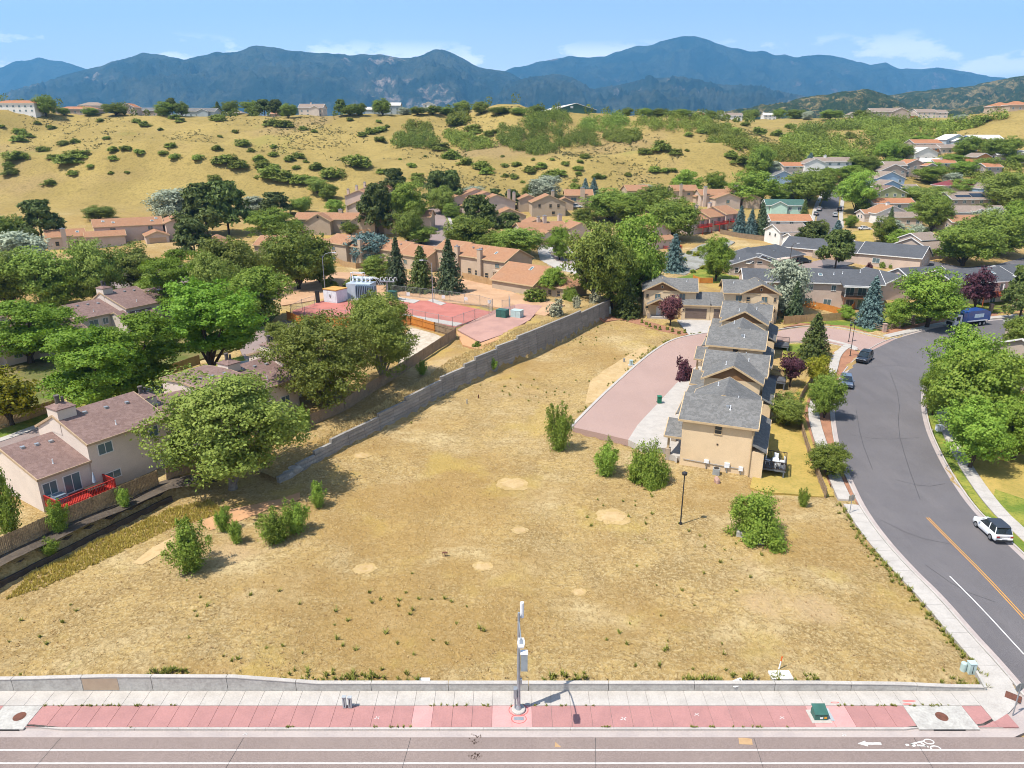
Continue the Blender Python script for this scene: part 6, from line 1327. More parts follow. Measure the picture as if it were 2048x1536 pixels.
for k, nv, kw in [('oak', 5, dict(n=3600, lobes=26, spread=0.36, lr=0.18, size=0.05)), ('bright', 2, dict(n=18000, size=0.02, lobes=34, lr=0.14)), ('sage', 2, dict(n=2000)), ('dark', 2, dict(n=2600)), ('purple', 2, dict(n=4000, size=0.045)), ('weed', 2, dict(n=700, size=0.11)), ('yellow', 2, dict(n=1500, size=0.06))]:
    SHR[k] = []
    for i in range(nv): me = shrub_mesh(hash_(k) + 31 * i, **kw); me.materials.append(leaf[k]); SHR[k].append(me)
bush('bright', 1515, 1075, 958, 132, 'large rounded green bush at the lower corner of the near townhouses', SB); bush('bright', 1298, 962, 858, 92, 'dense green bush left of the nearest townhouse wall', SB)
bush('purple', 1365, 760, 696, 42, 'purple-leaved bush beside the second townhouse', SB); bush('dark', 1070, 602, 573, 50, 'dark rounded bush behind the substation cabinets', MT); bush('dark', 712, 572, 549, 62, 'low spreading juniper behind the transformer', MT); bush('bright', 1142, 600, 565, 40, 'round green bush at the low garage house', MT); bush('dark', 660, 578, 548, 36, 'small dark bush left of the transformer', MT)
for a in [('sage',1110,632,596,44,'pale sage bush above the block wall, nearest to the cabinets'),('sage',1155,615,588,26,'pale sage bush above the block wall, middle of three'),('sage',1190,606,575,28,'pale sage bush above the block wall, at its far end'),('dark',953,692,681,22,'small green shrub on top of the block wall'),('bright',1455,680,668,20,'small shrub hidden beside the driveway'),('purple',1500,505,490,14,'dark red shrub')][:4]: bush(*a[:5], a[5], 'bushes above the block wall')
for i, (x, y, lab) in enumerate([(1738,536,'dark brown clipped bush at the ranch driveway'),(1762,530,'first green clipped bush below the ranch window'),(1764,536,'second green clipped bush below the ranch window'),(1780,536,'third green clipped bush at the ranch corner')]): bush('dark' if i else 'purple', x, y, y - 14, 15, lab, 'clipped bushes at the ranch house')
for i, (x, y, w) in enumerate([(1352,535,20),(1368,522,18),(1378,508,16),(1392,512,22),(1402,500,18),(1418,498,20),(1420,520,16),(1436,488,18),(1450,484,16),(1405,538,18),(1385,545,16)]): bush('yellow' if i % 2 else 'oak', x, y, y - w * 0.55, w, '%s garden shrub up the grey terraces behind the far townhouse pair' % ['first','second','third','fourth','fifth','sixth','seventh','eighth','ninth','tenth','eleventh'][i], 'garden shrubs on the grey terraces')
for i in range(9):
    x, y = [(1284,646),(1292,650),(1300,654),(1310,657),(1320,660),(1334,660),(1345,664),(1357,668),(1370,666)][i]; P = at(x, y); o = link('ornamental_grass', SHR['weed'][i % 2]); o.location = P; o.scale = (0.9, 0.9, 1.1); tag(o, 'upright yellow-green grass tuft, %s from the left along the far driveway edge' % ['first','second','third','fourth','fifth','sixth','seventh','eighth','ninth'][i], 'grass tuft', 'grass tufts along the driveway edge', 'thing')

# --- scrub oak on the hillside: named zone by zone, left to right
ORD = ['first','second','third','fourth','fifth','sixth','seventh','eighth','ninth','tenth','eleventh','twelfth','thirteenth','fourteenth','fifteenth','sixteenth','seventeenth','eighteenth','nineteenth','twentieth','twenty-first','twenty-second','twenty-third','twenty-fourth']
ZONES = [
 ('scattered shrubs on the far left slope', [(2,252,16),(36,276,34),(35,312,48),(22,342,38),(40,262,30),(60,270,20),(86,298,26),(74,245,16),(103,254,20),(128,286,26),(140,316,58),(160,308,44),(146,345,26),(98,364,30),(18,328,26),(104,313,24),(110,318,18)]),
 ('shrubs below the pink ridge gable', [(152,282,24),(213,275,16),(228,298,26),(252,296,24),(280,303,26),(227,315,22),(182,332,18),(275,241,22),(290,247,26),(200,240,18),(326,305,20),(349,312,26),(322,258,14),(340,290,26),(360,240,22)]),
 ('shrubs on the slope below the blue-grey ridge house', [(350,233,26),(436,236,34),(470,262,17),(486,285,34),(440,272,12),(435,295,24),(502,300,20),(548,292,17),(546,308,22),(395,314,28),(430,355,30),(254,344,12),(222,345,14)]),
 ('shrubs in the gully behind the grassy knoll', [(450,318,50),(478,328,44),(520,316,30),(525,328,36),(550,332,26),(580,316,28),(598,310,28),(540,345,60),(570,352,56),(605,358,50),(634,332,34),(592,334,18),(664,346,50),(612,322,14)]),
 ('shrubs below the cream ridge house', [(540,245,36),(568,247,40),(606,256,20),(628,262,16),(690,318,20),(700,238,16),(740,262,30),(724,268,22),(760,278,28),(758,242,14),(774,252,14),(718,322,66),(762,342,24),(752,262,18),(800,318,10),(850,312,10)]),
 ('low bright shrubs at the foot of the middle slope', [(824,330,24),(834,352,32),(838,362,34),(872,346,22),(975,341,34),(1010,330,20),(1028,352,24),(1046,363,12),(1010,350,18),(1060,338,34),(1082,330,28),(1098,350,44),(1120,344,32),(1034,328,22),(1130,326,20),(1156,336,22),(1156,346,18),(1170,312,26),(1160,322,16),(1105,318,12),(1150,372,30),(1150,360,14)]),
 ('shrubs on the bare right-hand knoll', [(1257,348,18),(1196,352,26),(1208,353,14),(1310,338,30),(1332,340,22),(1347,339,18),(1290,302,30),(1322,292,50),(1350,303,30),(1378,268,20),(1338,252,18),(1374,300,12),(1380,378,14)]),
 ('shrubs among the oak thickets', [(915,243,44),(945,255,34),(960,278,28),(976,266,26),(990,262,20),(955,262,24),(760,258,30),(880,292,40),(905,310,48),(930,322,36),(962,330,40),(1005,312,10),(1066,318,12)]),
 ('shrubs below the white house on the right ridge', [(1405,262,24),(1425,254,26),(1452,250,26),(1470,262,34),(1490,248,22),(1515,262,40),(1555,266,30),(1580,252,24),(1600,280,36),(1640,268,40),(1655,298,28),(1700,270,30),(1460,308,34),(1478,318,44),(1440,280,30)]),
]
for zone, pts in ZONES:
    pts = sorted(pts)
    for i, (x, y, w) in enumerate(pts):
        bush('oak', x, y + w * 0.17, y - w * 0.30, w * 1.1, '%s from the left of the %s' % (ORD[i], zone), zone)
# dense oak thickets: each a mass of its own
def thicket(label, poly, n, hmin, hmax, mat='oak', kind='thing', leafsize=0.5, gap=None):
    """leafy mass filling a patch of hillside given as a pixel outline"""
    rg = np.random.default_rng(hash_(label)); W = np.array(W2(poly)); x0, y0, x1, y1 = W[:, 0].min(), W[:, 1].min(), W[:, 0].max(), W[:, 1].max()
    q = rg.random((n * 6, 2)) * [x1 - x0, y1 - y0] + [x0, y0]; q = q[inside([tuple(p) for p in W], q[:, 0], q[:, 1])]; q = (q if gap is None else q[gap(q[:, 0], q[:, 1])])[:n]
    z = terr(q[:, 0], q[:, 1]); q = q[: int(len(q) * 0.7)]; z = z[: len(q)]; hs = 1.35 * (hmin + (hmax - hmin) * rg.random(len(q)) ** 1.6); C = []; S = []; NN = []
    for (x, y), zz, h in zip(q, z, hs):
        m = 90; r = 0.55 * h + 0.5; d = rg.standard_normal((m, 3)); d[:, 2] = np.abs(d[:, 2]) * 1.1; d /= np.linalg.norm(d, axis=1, keepdims=True); d *= (0.65 + 0.35 * rg.random((m, 1)))
        C.append(np.array([x, y, zz]) + d * [r, r, h]); NN.append(d); S.append(np.full(m, leafsize) * (0.7 + 0.6 * rg.random(m)))
    me = leaf_mesh('oak_thicket', np.concatenate(C), np.concatenate(S), rg, 0.15, N=np.concatenate(NN)); me.materials.append(leaf[mat]); o = link('oak_thicket', me); tag(o, label, 'shrubs', 'oak thickets on the hillside', kind); return o
thicket('dark oak thicket on the slope just below the cream ridge house', [(785,282),(800,270),(860,268),(878,285),(872,300),(790,298)], 170, 2.0, 3.8, mat='dark')
thicket('dark small oak thicket directly above the first dark thicket', [(805,262),(812,248),(850,248),(862,258),(850,266)], 70, 2.0, 3.4)
thicket('slanting oak thicket right of the dark small one', [(885,272),(900,262),(935,272),(985,286),(990,294),(950,302),(905,290)], 170, 1.8, 3.2)
thicket('largest dark oak thicket below the green shed', [(1042,252),(1050,236),(1090,228),(1130,232),(1140,250),(1120,262),(1060,264)], 170, 3.0, 5.0, mat='dark')
thicket('wide oak thicket across the middle of the slope', [(995,270),(1000,255),(1040,262),(1085,268),(1150,262),(1195,270),(1200,295),(1120,298),(1085,314),(1040,312),(1000,290)], 380, 2.2, 4.6, mat='dark')
thicket('oak thicket right of the largest dark one', [(1160,262),(1170,242),(1230,236),(1262,246),(1258,260),(1200,266)], 150, 2.4, 4.6, mat='dark')
thicket('lower oak thicket above the bare knoll', [(1200,268),(1270,262),(1285,280),(1260,288),(1215,284)], 140, 2.0, 3.4)
thicket('oak thicket along the right ridge crest', [(1265,250),(1300,232),(1400,236),(1430,262),(1400,268),(1330,262),(1285,266)], 300, 2.2, 4.2)
thicket('round oak thicket near the crest below the ridge trees', [(890,244),(905,228),(935,232),(940,246),(915,252)], 60, 2.4, 4.4)
thicket('band of oak running down from the crest to the valley', [(1405,262),(1430,252),(1500,285),(1560,300),(1620,318),(1600,345),(1560,338),(1520,320),(1450,292)], 480, 2.2, 4.2)
thicket('oak wood covering the slope below the right ridge houses', [(1560,285),(1610,268),(1690,245),(1760,244),(1880,246),(1960,246),(1990,236),(2048,240),(2060,262),(1980,262),(1900,282),(1860,290),(1790,300),(1730,322),(1660,335),(1600,325)], 1150, 1.6, 6.0, kind='stuff', leafsize=0.65, gap=lambda x, y: fbm(x, y, 300) > -0.15)
thicket('darker oaks mixed into the wood below the right ridge houses', [(1560,285),(1610,268),(1690,245),(1760,244),(1880,246),(1960,246),(1990,236),(2048,240),(2060,262),(1980,262),(1900,282),(1860,290),(1790,300),(1730,322),(1660,335),(1600,325)], 420, 3.0, 8.0, mat='dark', kind='stuff', leafsize=0.7, gap=lambda x, y: fbm(x + 60, y, 260) > 0.05)
thicket('scrub between the valley houses', [(1640,345),(1720,330),(1790,325),(1900,320),(2048,335),(2060,430),(1990,400),(1920,345),(1800,345),(1730,345),(1690,352)], 420, 1.6, 3.4, kind='stuff', leafsize=0.6)
# trees along the ridge top
RTp = 'trees along the ridge top'
ridge_trees = [('dark',92,233,186,40,'tall dark tree beside the white ridge house'),('dark',232,231,204,44,'dark tree left of the pink ridge gable'),('dark',328,231,202,36,'dark tree left of the blue-grey ridge house'),('pine',346,231,197,24,'pine left of the blue-grey ridge house'),('dark',364,230,202,30,'dark tree behind the blue-grey ridge house'),
 ('greencone',437,232,203,20,'conical dark tree right of the blue-grey ridge house'),('dark',462,230,199,32,'round tree behind the tan ridge house'),('dark',505,232,199,40,'dark tree left of the ridge pines'),('pine',530,231,200,34,'ridge pine left of the small terracotta roof'),('pine',552,230,200,30,'ridge pine behind the small terracotta roof'),('dark',578,236,205,34,'dark tree left of the many-gabled ridge house'),
 ('pine',682,233,200,24,'pine right of the many-gabled ridge house'),('dark',700,231,206,36,'dark tree right of the ridge pine'),('dark',765,231,195,36,'round tree behind the cream two-level ridge house'),('dark',720,231,205,24,'dark tree left of the cream two-level ridge house'),('silver',808,230,214,26,'silver tree right of the cream two-level ridge house'),('dark',866,229,209,30,'dark tree right of the small white ridge house'),('elm',925,228,200,30,'grey-green tree on the ridge, left of two'),('elm',962,228,201,32,'grey-green tree on the ridge, right of two'),
 ('dark',835,230,212,34,'dark tree left of the small white ridge house'),('dark',890,229,213,30,'low dark tree on the ridge above the thickets'),('dark',1000,229,212,40,'dark trees on the ridge right of the two grey-green trees'),('dark',1072,228,209,30,'dark tree left of the green shed'),('dark',1040,229,214,34,'low dark tree on the ridge left of the green shed'),
 ('dark',1290,232,214,24,'dark tree right of the pale shed roof'),('dark',1255,230,214,22,'small dark tree behind the pale shed roof end'),('dark',1320,232,216,30,'round dark tree on the ridge right of the shed'),('dark',1362,235,216,34,'dark tree left of the peach ridge house'),('silver',1380,236,222,20,'silver shrub tree beside the peach ridge house'),('dark',1418,236,220,26,'dark tree left of the white ridge house with chimney'),('dark',1500,236,217,34,'dark tree left of the pale-roofed ridge house'),('dark',1558,237,216,24,'round dark tree beside the pale-roofed ridge house'),('dark',1592,237,218,36,'dark tree right of the pale-roofed ridge house'),('silver',1615,239,222,22,'silver tree on the right ridge'),('dark',1660,239,218,44,'dark tree left of the low tan ridge roof'),('dark',1722,241,219,34,'dark tree between the low tan roof and the long grey ridge house'),('silver',1920,244,229,26,'silver tree at the right end of the ridge row'),('dark',1965,244,230,34,'dark tree left of the far right hilltop houses'),('dark',180,231,214,30,'dark tree between the two low ridge houses'),('dark',128,231,213,22,'small dark tree right of the tall dark ridge tree')]
for a in ridge_trees: tree(*a, RTp)
def ridge_wood():
    rg = np.random.default_rng(5); C = []; S = []
    for k in range(210):
        r = rg.uniform(-0.72, 0.78); y = rg.uniform(515, 600) if r < 0.33 else rg.uniform(710, 800); x = r * y; z = terr1(x, y); h = rg.uniform(3, 8.5); w = h * 0.45; m = 90
        d = rg.standard_normal((m, 3)); d /= np.linalg.norm(d, axis=1, keepdims=True); d *= 0.6 + 0.4 * rg.random((m, 1)); C.append(np.array([x, y, z + h * 0.5]) + d * [w, w, h * 0.5]); S.append(np.full(m, 0.8))
    me = leaf_mesh('far_trees', np.concatenate(C), np.concatenate(S), rg, 0.1); me.materials.append(leaf['dark']); tag(link('far_trees', me), 'dark line of far trees behind the ridge houses', 'trees', None, 'stuff')
ridge_wood()
# --- ground cover: dry tufts, green weeds, sagebrush on the slope
def tufts(name, label, pts, hh, mat, blades=5, width=0.05, cat='grass', lean=0.6):
    rg = np.random.default_rng(hash_(name)); n = len(pts); B = np.repeat(pts, blades, 0); h = np.repeat(hh, blades) * (0.6 + 0.6 * rg.random(n * blades)); B = B + np.c_[rg.normal(0, 0.07, (len(B), 2)) * h[:, None] * 2, np.zeros(len(B))]
    a = rg.random(len(B)) * 6.283; l = lean * h * rg.random(len(B)); w = np.c_[np.cos(a + 1.57), np.sin(a + 1.57), np.zeros(len(B))] * (width * (0.5 + h))[:, None]
    V = np.empty((len(B), 3, 3)); V[:, 0] = B - w; V[:, 1] = B + w; V[:, 2] = B + np.c_[np.cos(a) * l, np.sin(a) * l, h]
    me = np_mesh(name, V.reshape(-1, 3), np.arange(len(B) * 3).reshape(-1, 3)); me.materials.append(mat); return tag(link(name, me), label, cat, None, 'stuff')
LOT = [tuple(p) for p in W2([(-140,1378),(1960,1392),(1880,1255),(1820,1185),(1765,1125),(1700,1050),(1660,1010),(1620,1000),(1500,1000),(1340,960),(1250,905),(1150,880),(1300,705),(1380,672),(1300,655),(1240,640),(1200,650),(1000,750),(800,850),(600,960),(520,990),(345,1012),(0,1190),(-140,1260)], zlow)]
def scatter(n, seed, poly=LOT, field=None, thr=0.0):
    rg = np.random.default_rng(seed); a = np.array(poly); lo, hi = a.min(0), a.max(0); out = np.zeros((0, 2))
    while len(out) < n:
        q = rg.random((n * 2, 2)) * (hi - lo) + lo; q = q[inside(poly, q[:, 0], q[:, 1])]
        if field is not None: q = q[field(q[:, 0], q[:, 1]) > thr]
        out = np.concatenate([out, q])
    q = out[:n]; return np.c_[q, terr_n(q[:, 0], q[:, 1])]
m_straw = M_leaf('straw', (0.52, 0.38, 0.16), (0.64, 0.50, 0.25), 0.2, 0.2); m_straw2 = M_leaf('brown straw', (0.27, 0.18, 0.07), (0.40, 0.27, 0.10), 0.2, 0.2)
tufts('dry_grass', 'pale dry grass tufts covering the vacant lot', scatter(9000, 1, field=lambda x, y: fbm(x, y, 40), thr=-0.2), 0.05 + 0.09 * np.random.default_rng(2).random(9000), m_straw, 8, 0.028, lean=1.6)
tufts('brown_grass', 'brown dry grass tufts between the pale ones on the lot', scatter(1500, 3, field=lambda x, y: -fbm(x + 5, y, 50), thr=0.1), 0.06 + 0.1 * np.random.default_rng(4).random(1500), m_straw2, 8, 0.028, lean=1.6)
pw = scatter(170, 5, field=lambda x, y: fbm(x + 31, y + 7, 90), thr=0.35)
edge = []
r5 = np.random.default_rng(6)
for k in range(420): x = r5.uniform(-37, 34.6); y = WALL_Y + 0.4 + abs(r5.normal(0, 0.55)); edge.append((x, y)) if fbm(np.array([x]), np.array([y]), 30)[0] > -0.25 else None
ed = densify(offset_line(RL[2:near_idx + 1], 2.35), 0.12, closed=False)
for x, y in ed:
    if r5.random() < 0.75: edge.append((x - abs(r5.normal(0, 0.45)), y + r5.normal(0, 0.2)))
for x, y in densify(offset_line(PL, 0.5), 0.3, closed=False):
    if fbm(np.array([x]), np.array([y]), 25)[0] > 0.1: edge.append((x - abs(r5.normal(0.2, 0.5)), y))
e = np.array(edge); pw = np.concatenate([pw, np.c_[e, terr_n(e[:, 0], e[:, 1])]])
tufts('green_weeds', 'green weeds along the wall and sidewalk edges of the lot', pw, 0.16 + 0.24 * r5.random(len(pw)), leaf['weed'], 16, 0.06, lean=1.3)
bk = [tuple(p) for p in W2([(60,1150),(200,1080),(345,1015),(420,1000),(450,1025),(345,1055),(210,1118),(90,1175),(10,1200)])]
tufts('yellow_grass', 'tall yellow grass below the timber wall', scatter(4500, 8, bk), 0.14 + 0.24 * r5.random(4500), M_leaf('yellow grass', (0.42, 0.34, 0.06), (0.55, 0.46, 0.12), 0.2, 0.2), 4, 0.05)
bt = [tuple(p) for p in W2([(640,880),(760,810),(900,720),(1000,680),(1060,650),(1100,640),(1200,600),(1225,605),(1050,690),(900,765),(720,860),(600,930)])]
tufts('bank_grass', 'dry grass on the bank above the block wall', scatter(6000, 9, bt), 0.2 + 0.2 * r5.random(6000), m_straw, 4, 0.06)
joint = [];
for k in range(240): x = r5.uniform(-34, 32); joint.append((x, Y_S + r5.normal(0, 0.03), 0.14)) if fbm(np.array([x]), np.array([3.0]), 30)[0] > 0.15 else joint.append((x, Y_K + 0.2, 0.14)) if fbm(np.array([x]), np.array([9.0]), 22)[0] > 0.25 else None
joint = np.array(joint); tufts('pavement_weeds', 'small green weeds growing in the pavement joints', joint, 0.06 + 0.08 * r5.random(len(joint)), leaf['weed'], 10, 0.06, lean=2.0)
def hill_scrub():
    rg = np.random.default_rng(12); n = 5200; r = rg.uniform(-0.8, 0.62, n * 4); y = rg.uniform(335, 500, n * 4); x = r * y; m = fbm(x, y, 260) + 0.35 * fbm(x, y, 60) > rg.normal(0.18, 0.3, n * 4); m &= (y > 392) | (x > -40); x, y = x[m][:n], y[m][:n]; z = terr(x, y); C = []; s = []
    for k in range(len(x)): h = rg.uniform(0.3, 1.1); d = rg.standard_normal((9, 3)); d[:, 2] = np.abs(d[:, 2]); C.append(np.array([x[k], y[k], z[k]]) + d * [h * .55, h * .55, h * .4]); s.append(np.full(9, 0.42))
    me = leaf_mesh('hill_scrub', np.concatenate(C), np.concatenate(s), rg, 0.2); me.materials.append(M_leaf('dry scrub', (0.085, 0.085, 0.03), (0.17, 0.15, 0.06), 0.15, 0.2)); tag(link('hill_scrub', me), 'small dry scrub dotted over the golden hillside', 'scrub', None, 'stuff')
hill_scrub()

# ---------------------------------------------------------------- fences
def fence(label, pxs, h, mat, name='wood_fence', post=2.4, gap=0.012, pw=0.14, base=0.0, world=None, group='wooden fences'):
    L = [Vector((p[0], p[1])) for p in (world or W2(pxs))]; root = thing(name, label, 'fence', (0, 0, 0), 0, group); pk = MB(); rl = MB(); rg = random.Random(hash_(label))
    for a, b in zip(L[:-1], L[1:]):
        d = b - a; n = max(1, int(d.length / post)); nn = Vector((-d.y, d.x)).normalized()
        for i in range(n):
            p, q = a + d * (i / n), a + d * ((i + 1) / n); zp, zq = terr1(*p) + base, terr1(*q) + base
            MB().box(p.x - 0.06, p.x + 0.06, p.y - 0.06, p.y + 0.06, zp - 0.4, zp + h + 0.05).build('post', mat, root)
            for k in (0.25, 0.8): rl.bar((p.x + nn.x*.05, p.y + nn.y*.05, zp + h*k), (q.x + nn.x*.05, q.y + nn.y*.05, zq + h*k), 0.04, 0.09)
            m = max(1, int((q - p).length / (pw + gap)))
            for j in range(m):
                t = (j + 0.5) / m; c = p.lerp(q, t); z = zp + (zq - zp) * t; w = (q - p).normalized() * pw / 2; hh = h + rg.uniform(-0.03, 0.03); o = nn * (-0.03 - 0.01 * rg.random())
                pk.prism([(c.x - w.x + o.x, c.y - w.y + o.y, z - 0.03), (c.x + w.x + o.x, c.y + w.y + o.y, z - 0.03), (c.x + w.x + o.x, c.y + w.y + o.y, z + hh), (c.x - w.x + o.x, c.y - w.y + o.y, z + hh)], (nn.x * 0.022, nn.y * 0.022, 0))
    b = L[-1]; zb = terr1(*b) + base; MB().box(b.x - 0.06, b.x + 0.06, b.y - 0.06, b.y + 0.06, zb - 0.4, zb + h + 0.05).build('post', mat, root)
    rl.build('rails', mat, root); o = pk.build('pickets', mat, root); o['kind'] = 'stuff'
    return root
def shift(i0, i1, d): return offset_line([tuple(p[:2]) for p in BANK[i0:i1 + 1]], d)
m_pick = M('grey brown pickets', (0.34, 0.235, 0.13), (0.20, 0.14, 0.085), 0.8, 0.95, 0.2, fine=0.6, fscale=5)
fence('weathered grey picket fence in front of the lower left house', None, 1.75, m_pick, world=shift(0, 4, 2.0))
fence('brown picket fence under the two big elms', [(335,962),(440,930),(560,880),(640,845),(690,822)], 1.7, wood_grey)
fence('weathered plank fence running up the bank to the pale cobbles', [(690,822),(760,775),(830,730),(912,676)], 1.8, wood_grey, pw=0.2)
fence('weathered plank fence closing the top of the cobble yard', [(912,676),(870,664)], 1.8, wood_grey)
fence('bright orange fence panel at the right of the cobble yard', [(870,664),(822,650)], 1.8, wood_orange); fence('bright orange fence behind the substation elm', [(822,650),(740,655),(640,652)], 1.8, wood_orange); fence('bright orange fence at the far end of the car court', [(640,652),(600,650),(575,640)], 1.8, wood_orange)
fence('curved tan picket fence on the sandy slope', [(672,525),(690,534),(712,538),(738,533)], 1.6, wood_tan); fence('long tan picket fence below the tan-roofed row', [(925,558),(960,566),(1000,574),(1060,584)], 1.7, wood_tan); fence('dark fence behind the small tree at the low garage house', [(1060,584),(1100,592),(1150,592)], 1.5, wood_grey)
fence('tan picket fence along the lane at the left edge', [(-30,855),(60,838),(120,818)], 1.6, wood_tan); fence('tan picket fence along the lane behind the forked locust', [(250,775),(330,752),(400,728)], 1.6, wood_tan)
fence('orange stained fence round the walkout house', [(1602,612),(1650,622),(1694,634),(1712,612)], 1.6, wood_orange); fence('pale picket fence behind the far pink street', [(1567,648),(1610,645),(1690,640)], 1.7, wood_tan)
fence('dark brown fence above the terraced garden', [(1440,468),(1480,476),(1530,482),(1560,480)], 1.7, wood_grey)
fence('small orange fence piece behind the two townhouse roofs', [(1386,560),(1400,566),(1425,566)], 1.4, wood_orange)
fence('low brown fence along the inner sidewalk', None, 1.25, wood_grey, world=offset_line(SW[:-14], 2.1), pw=0.18)
# split-rail fence with stone piers
def rail_fence():
    root = thing('split_rail_fence', 'split-rail fence with stone piers along the far side of the road', 'fence'); L = W2([(1690,640),(1721,650),(1768,664),(1796,656),(1825,647),(1870,638),(1930,628),(1981,623),(2026,619),(2090,612)])
    for i, p in enumerate(L):
        if i == 0: continue
        z = terr1(*p); MB().box(p[0] - 0.32, p[0] + 0.32, p[1] - 0.32, p[1] + 0.32, z - 0.3, z + 1.65).box(p[0] - 0.4, p[0] + 0.4, p[1] - 0.4, p[1] + 0.4, z + 1.65, z + 1.78).build('stone_pier', M('pink stone', (0.44, 0.31, 0.25), (0.33, 0.24, 0.19), 2.5, 0.9, 0.3), root)
    for a, b in zip(L[:-1], L[1:]):
        n = max(1, int(math.dist(a, b) / 2.6))
        for i in range(n):
            p, q = [(a[0] + (b[0]-a[0])*t, a[1] + (b[1]-a[1])*t) for t in (i/n, (i+1)/n)]; zp, zq = terr1(*p), terr1(*q)
            MB().box(p[0]-0.07, p[0]+0.07, p[1]-0.07, p[1]+0.07, zp-0.3, zp+1.3).build('post', wood_grey, root)
            for k in (0.35, 0.75, 1.15): MB().bar((*p, zp + k), (*q, zq + k), 0.07, 0.13).build('rail', wood_grey, root)
rail_fence()

# ---------------------------------------------------------------- lamps, signs, cabinets
def street_lamp(label, px, py, h, arm, ang, mat, head=0.7, name='street_lamp'):
    p = at(px, py); r = thing(name, label, 'street lamp', (p.x, p.y, p.z), R(ang), 'tall street lamps'); MB().tube([(0, 0, -0.2), (0, 0, h)], [0.11, 0.065], 10).build('pole', mat, r)
    MB().tube([(0, 0, h - 0.5), (arm * 0.3, 0, h + 0.35), (arm * 0.7, 0, h + 0.6), (arm, 0, h + 0.62)], [0.05, 0.045, 0.04, 0.04], 7).build('arm', mat, r)
    k = MB().box(arm - 0.1, arm + head, -0.16, 0.16, h + 0.52, h + 0.68).build('lamp_head', metal_white, r); MB().box(arm, arm + head - 0.08, -0.12, 0.12, h + 0.50, h + 0.525).build('lens', glass_blue, k); return r
street_lamp('tall grey street lamp beside the white substation cabinet', 652, 603, 10.0, 2.2, 10, metal_grey); street_lamp('grey street lamp on the red gravel inside the substation', 866, 606, 8.6, 1.8, 190, metal_grey)
street_lamp('dark curved street lamp in front of the wide ranch roof', 1577, 546, 7.6, 1.6, 15, bronze); street_lamp('grey street lamp before the large dark tree at right', 1932, 522, 7.2, 2.6, 15, metal_grey); street_lamp('grey street lamp at the top of the side street', 1680, 362, 6.6, 2.0, 20, metal_grey)
def post_lamp(label, px, py, h):
    p = at(px, py); r = thing('lamp_post', label, 'lamp post', (p.x, p.y, p.z), 0, 'short dark lamp posts'); MB().tube([(0, 0, -0.2), (0, 0, h)], [0.075, 0.055], 8).build('pole', metal_dark, r); MB().lathe([(0.10, h), (0.26, h + 0.06), (0.28, h + 0.30), (0.12, h + 0.40)], 12).build('lamp_head', metal_dark, r); MB().cyl(0, 0, -0.1, 0.12, 0.16, 10).build('foot', metal_dark, r)
post_lamp('black lamp post standing on the lot below the nearest townhouse', 1361, 1047, 5.6); post_lamp('dark lamp post at the corner of the pink street', 1700, 712, 6.0); post_lamp('thin dark post behind the lamp post at the corner', 1697, 684, 3.2)
# the front light pole with antenna and boxes
fp = at(1037, 1423); r = thing('light_pole', 'grey light pole with antenna, boxes and road arm on the red pavement', 'light pole', (fp.x, fp.y, 0.14))
MB().tube([(0, 0, 0.0), (0, 0, 8.3)], [0.145, 0.085], 14).build('pole', metal_grey, r); MB().lathe([(0.5, -0.05), (0.5, 0.12), (0.46, 0.16)], 18).build('concrete_foot', concrete, r); MB().cyl(0, 0, 0.16, 0.42, 0.24, 12, 0.17).build('base_collar', metal_grey, r)
MB().cyl(0.22, 0.25, 7.75, 8.95, 0.135, 14).build('antenna', metal_white, r); MB().bar((0, 0, 7.85), (0.22, 0.25, 7.85), 0.08, 0.08).build('antenna_bracket', metal_grey, r)
MB().tube([(0, 0, 7.6), (0.02, -0.7, 7.95), (0.08, -2.0, 8.2), (0.12, -2.75, 8.22)], [0.06, 0.05, 0.045, 0.045], 8).build('arm', metal_grey, r)
k = MB().prism([(-0.07, -2.55, 8.13), (0.31, -2.55, 8.13), (0.36, -3.0, 8.13), (0.30, -3.42, 8.13), (-0.06, -3.42, 8.13), (-0.12, -3.0, 8.13)], 0.13).build('lamp_head', metal_white, r); MB().box(0.0, 0.24, -3.2, -2.8, 8.26, 8.32).box(0.06, 0.18, -2.75, -2.65, 8.26, 8.31).build('driver_housing', metal_grey, k); MB().box(-0.03, 0.27, -3.3, -2.7, 8.105, 8.131).build('lens', glass_blue, k)
k = MB().box(0.14, 0.62, -0.25, 0.22, 3.6, 5.0).build('equipment_cabinet', M('cabinet grey', (0.30, 0.33, 0.34), None, 2, 0.5), r); MB().box(0.12, 0.64, -0.27, 0.24, 5.0, 5.05).build('cabinet_lid', metal_white, k)
MB().box(-0.36, -0.13, -0.17, 0.17, 1.15, 1.95).build('meter_cabinet', metal_grey, r); MB().tube([(-0.24, 0, 0.1), (-0.24, 0, 1.15)], 0.06, 8).build('conduit', metal_grey, r); MB().box(0.10, 0.24, -0.12, 0.12, 2.4, 2.75).build('disconnect_box', metal_grey, r)
g = MB().box(fp.x - 0.32, fp.x + 0.35, fp.y - 0.98, fp.y - 0.68, 0.141, 0.155).build('handhole_lid', metal_grey); tag(g, 'small grey handhole lid set in the pavement before the light pole', 'lid', 'lids in the ground', 'thing')
m_redpaint = M('red spray paint', (0.62, 0.09, 0.08), None, 3, 0.8)
mk = MB()
for cx, cy, rx in ((fp.x, fp.y, 0.72), (fp.x + 0.02, fp.y - 0.83, 0.55)):
    for P in ring(cx, cy, rx, rx * 0.8, 0.05, 28): mk.prism([(a, b, 0.1415) for a, b in P], 0.003)
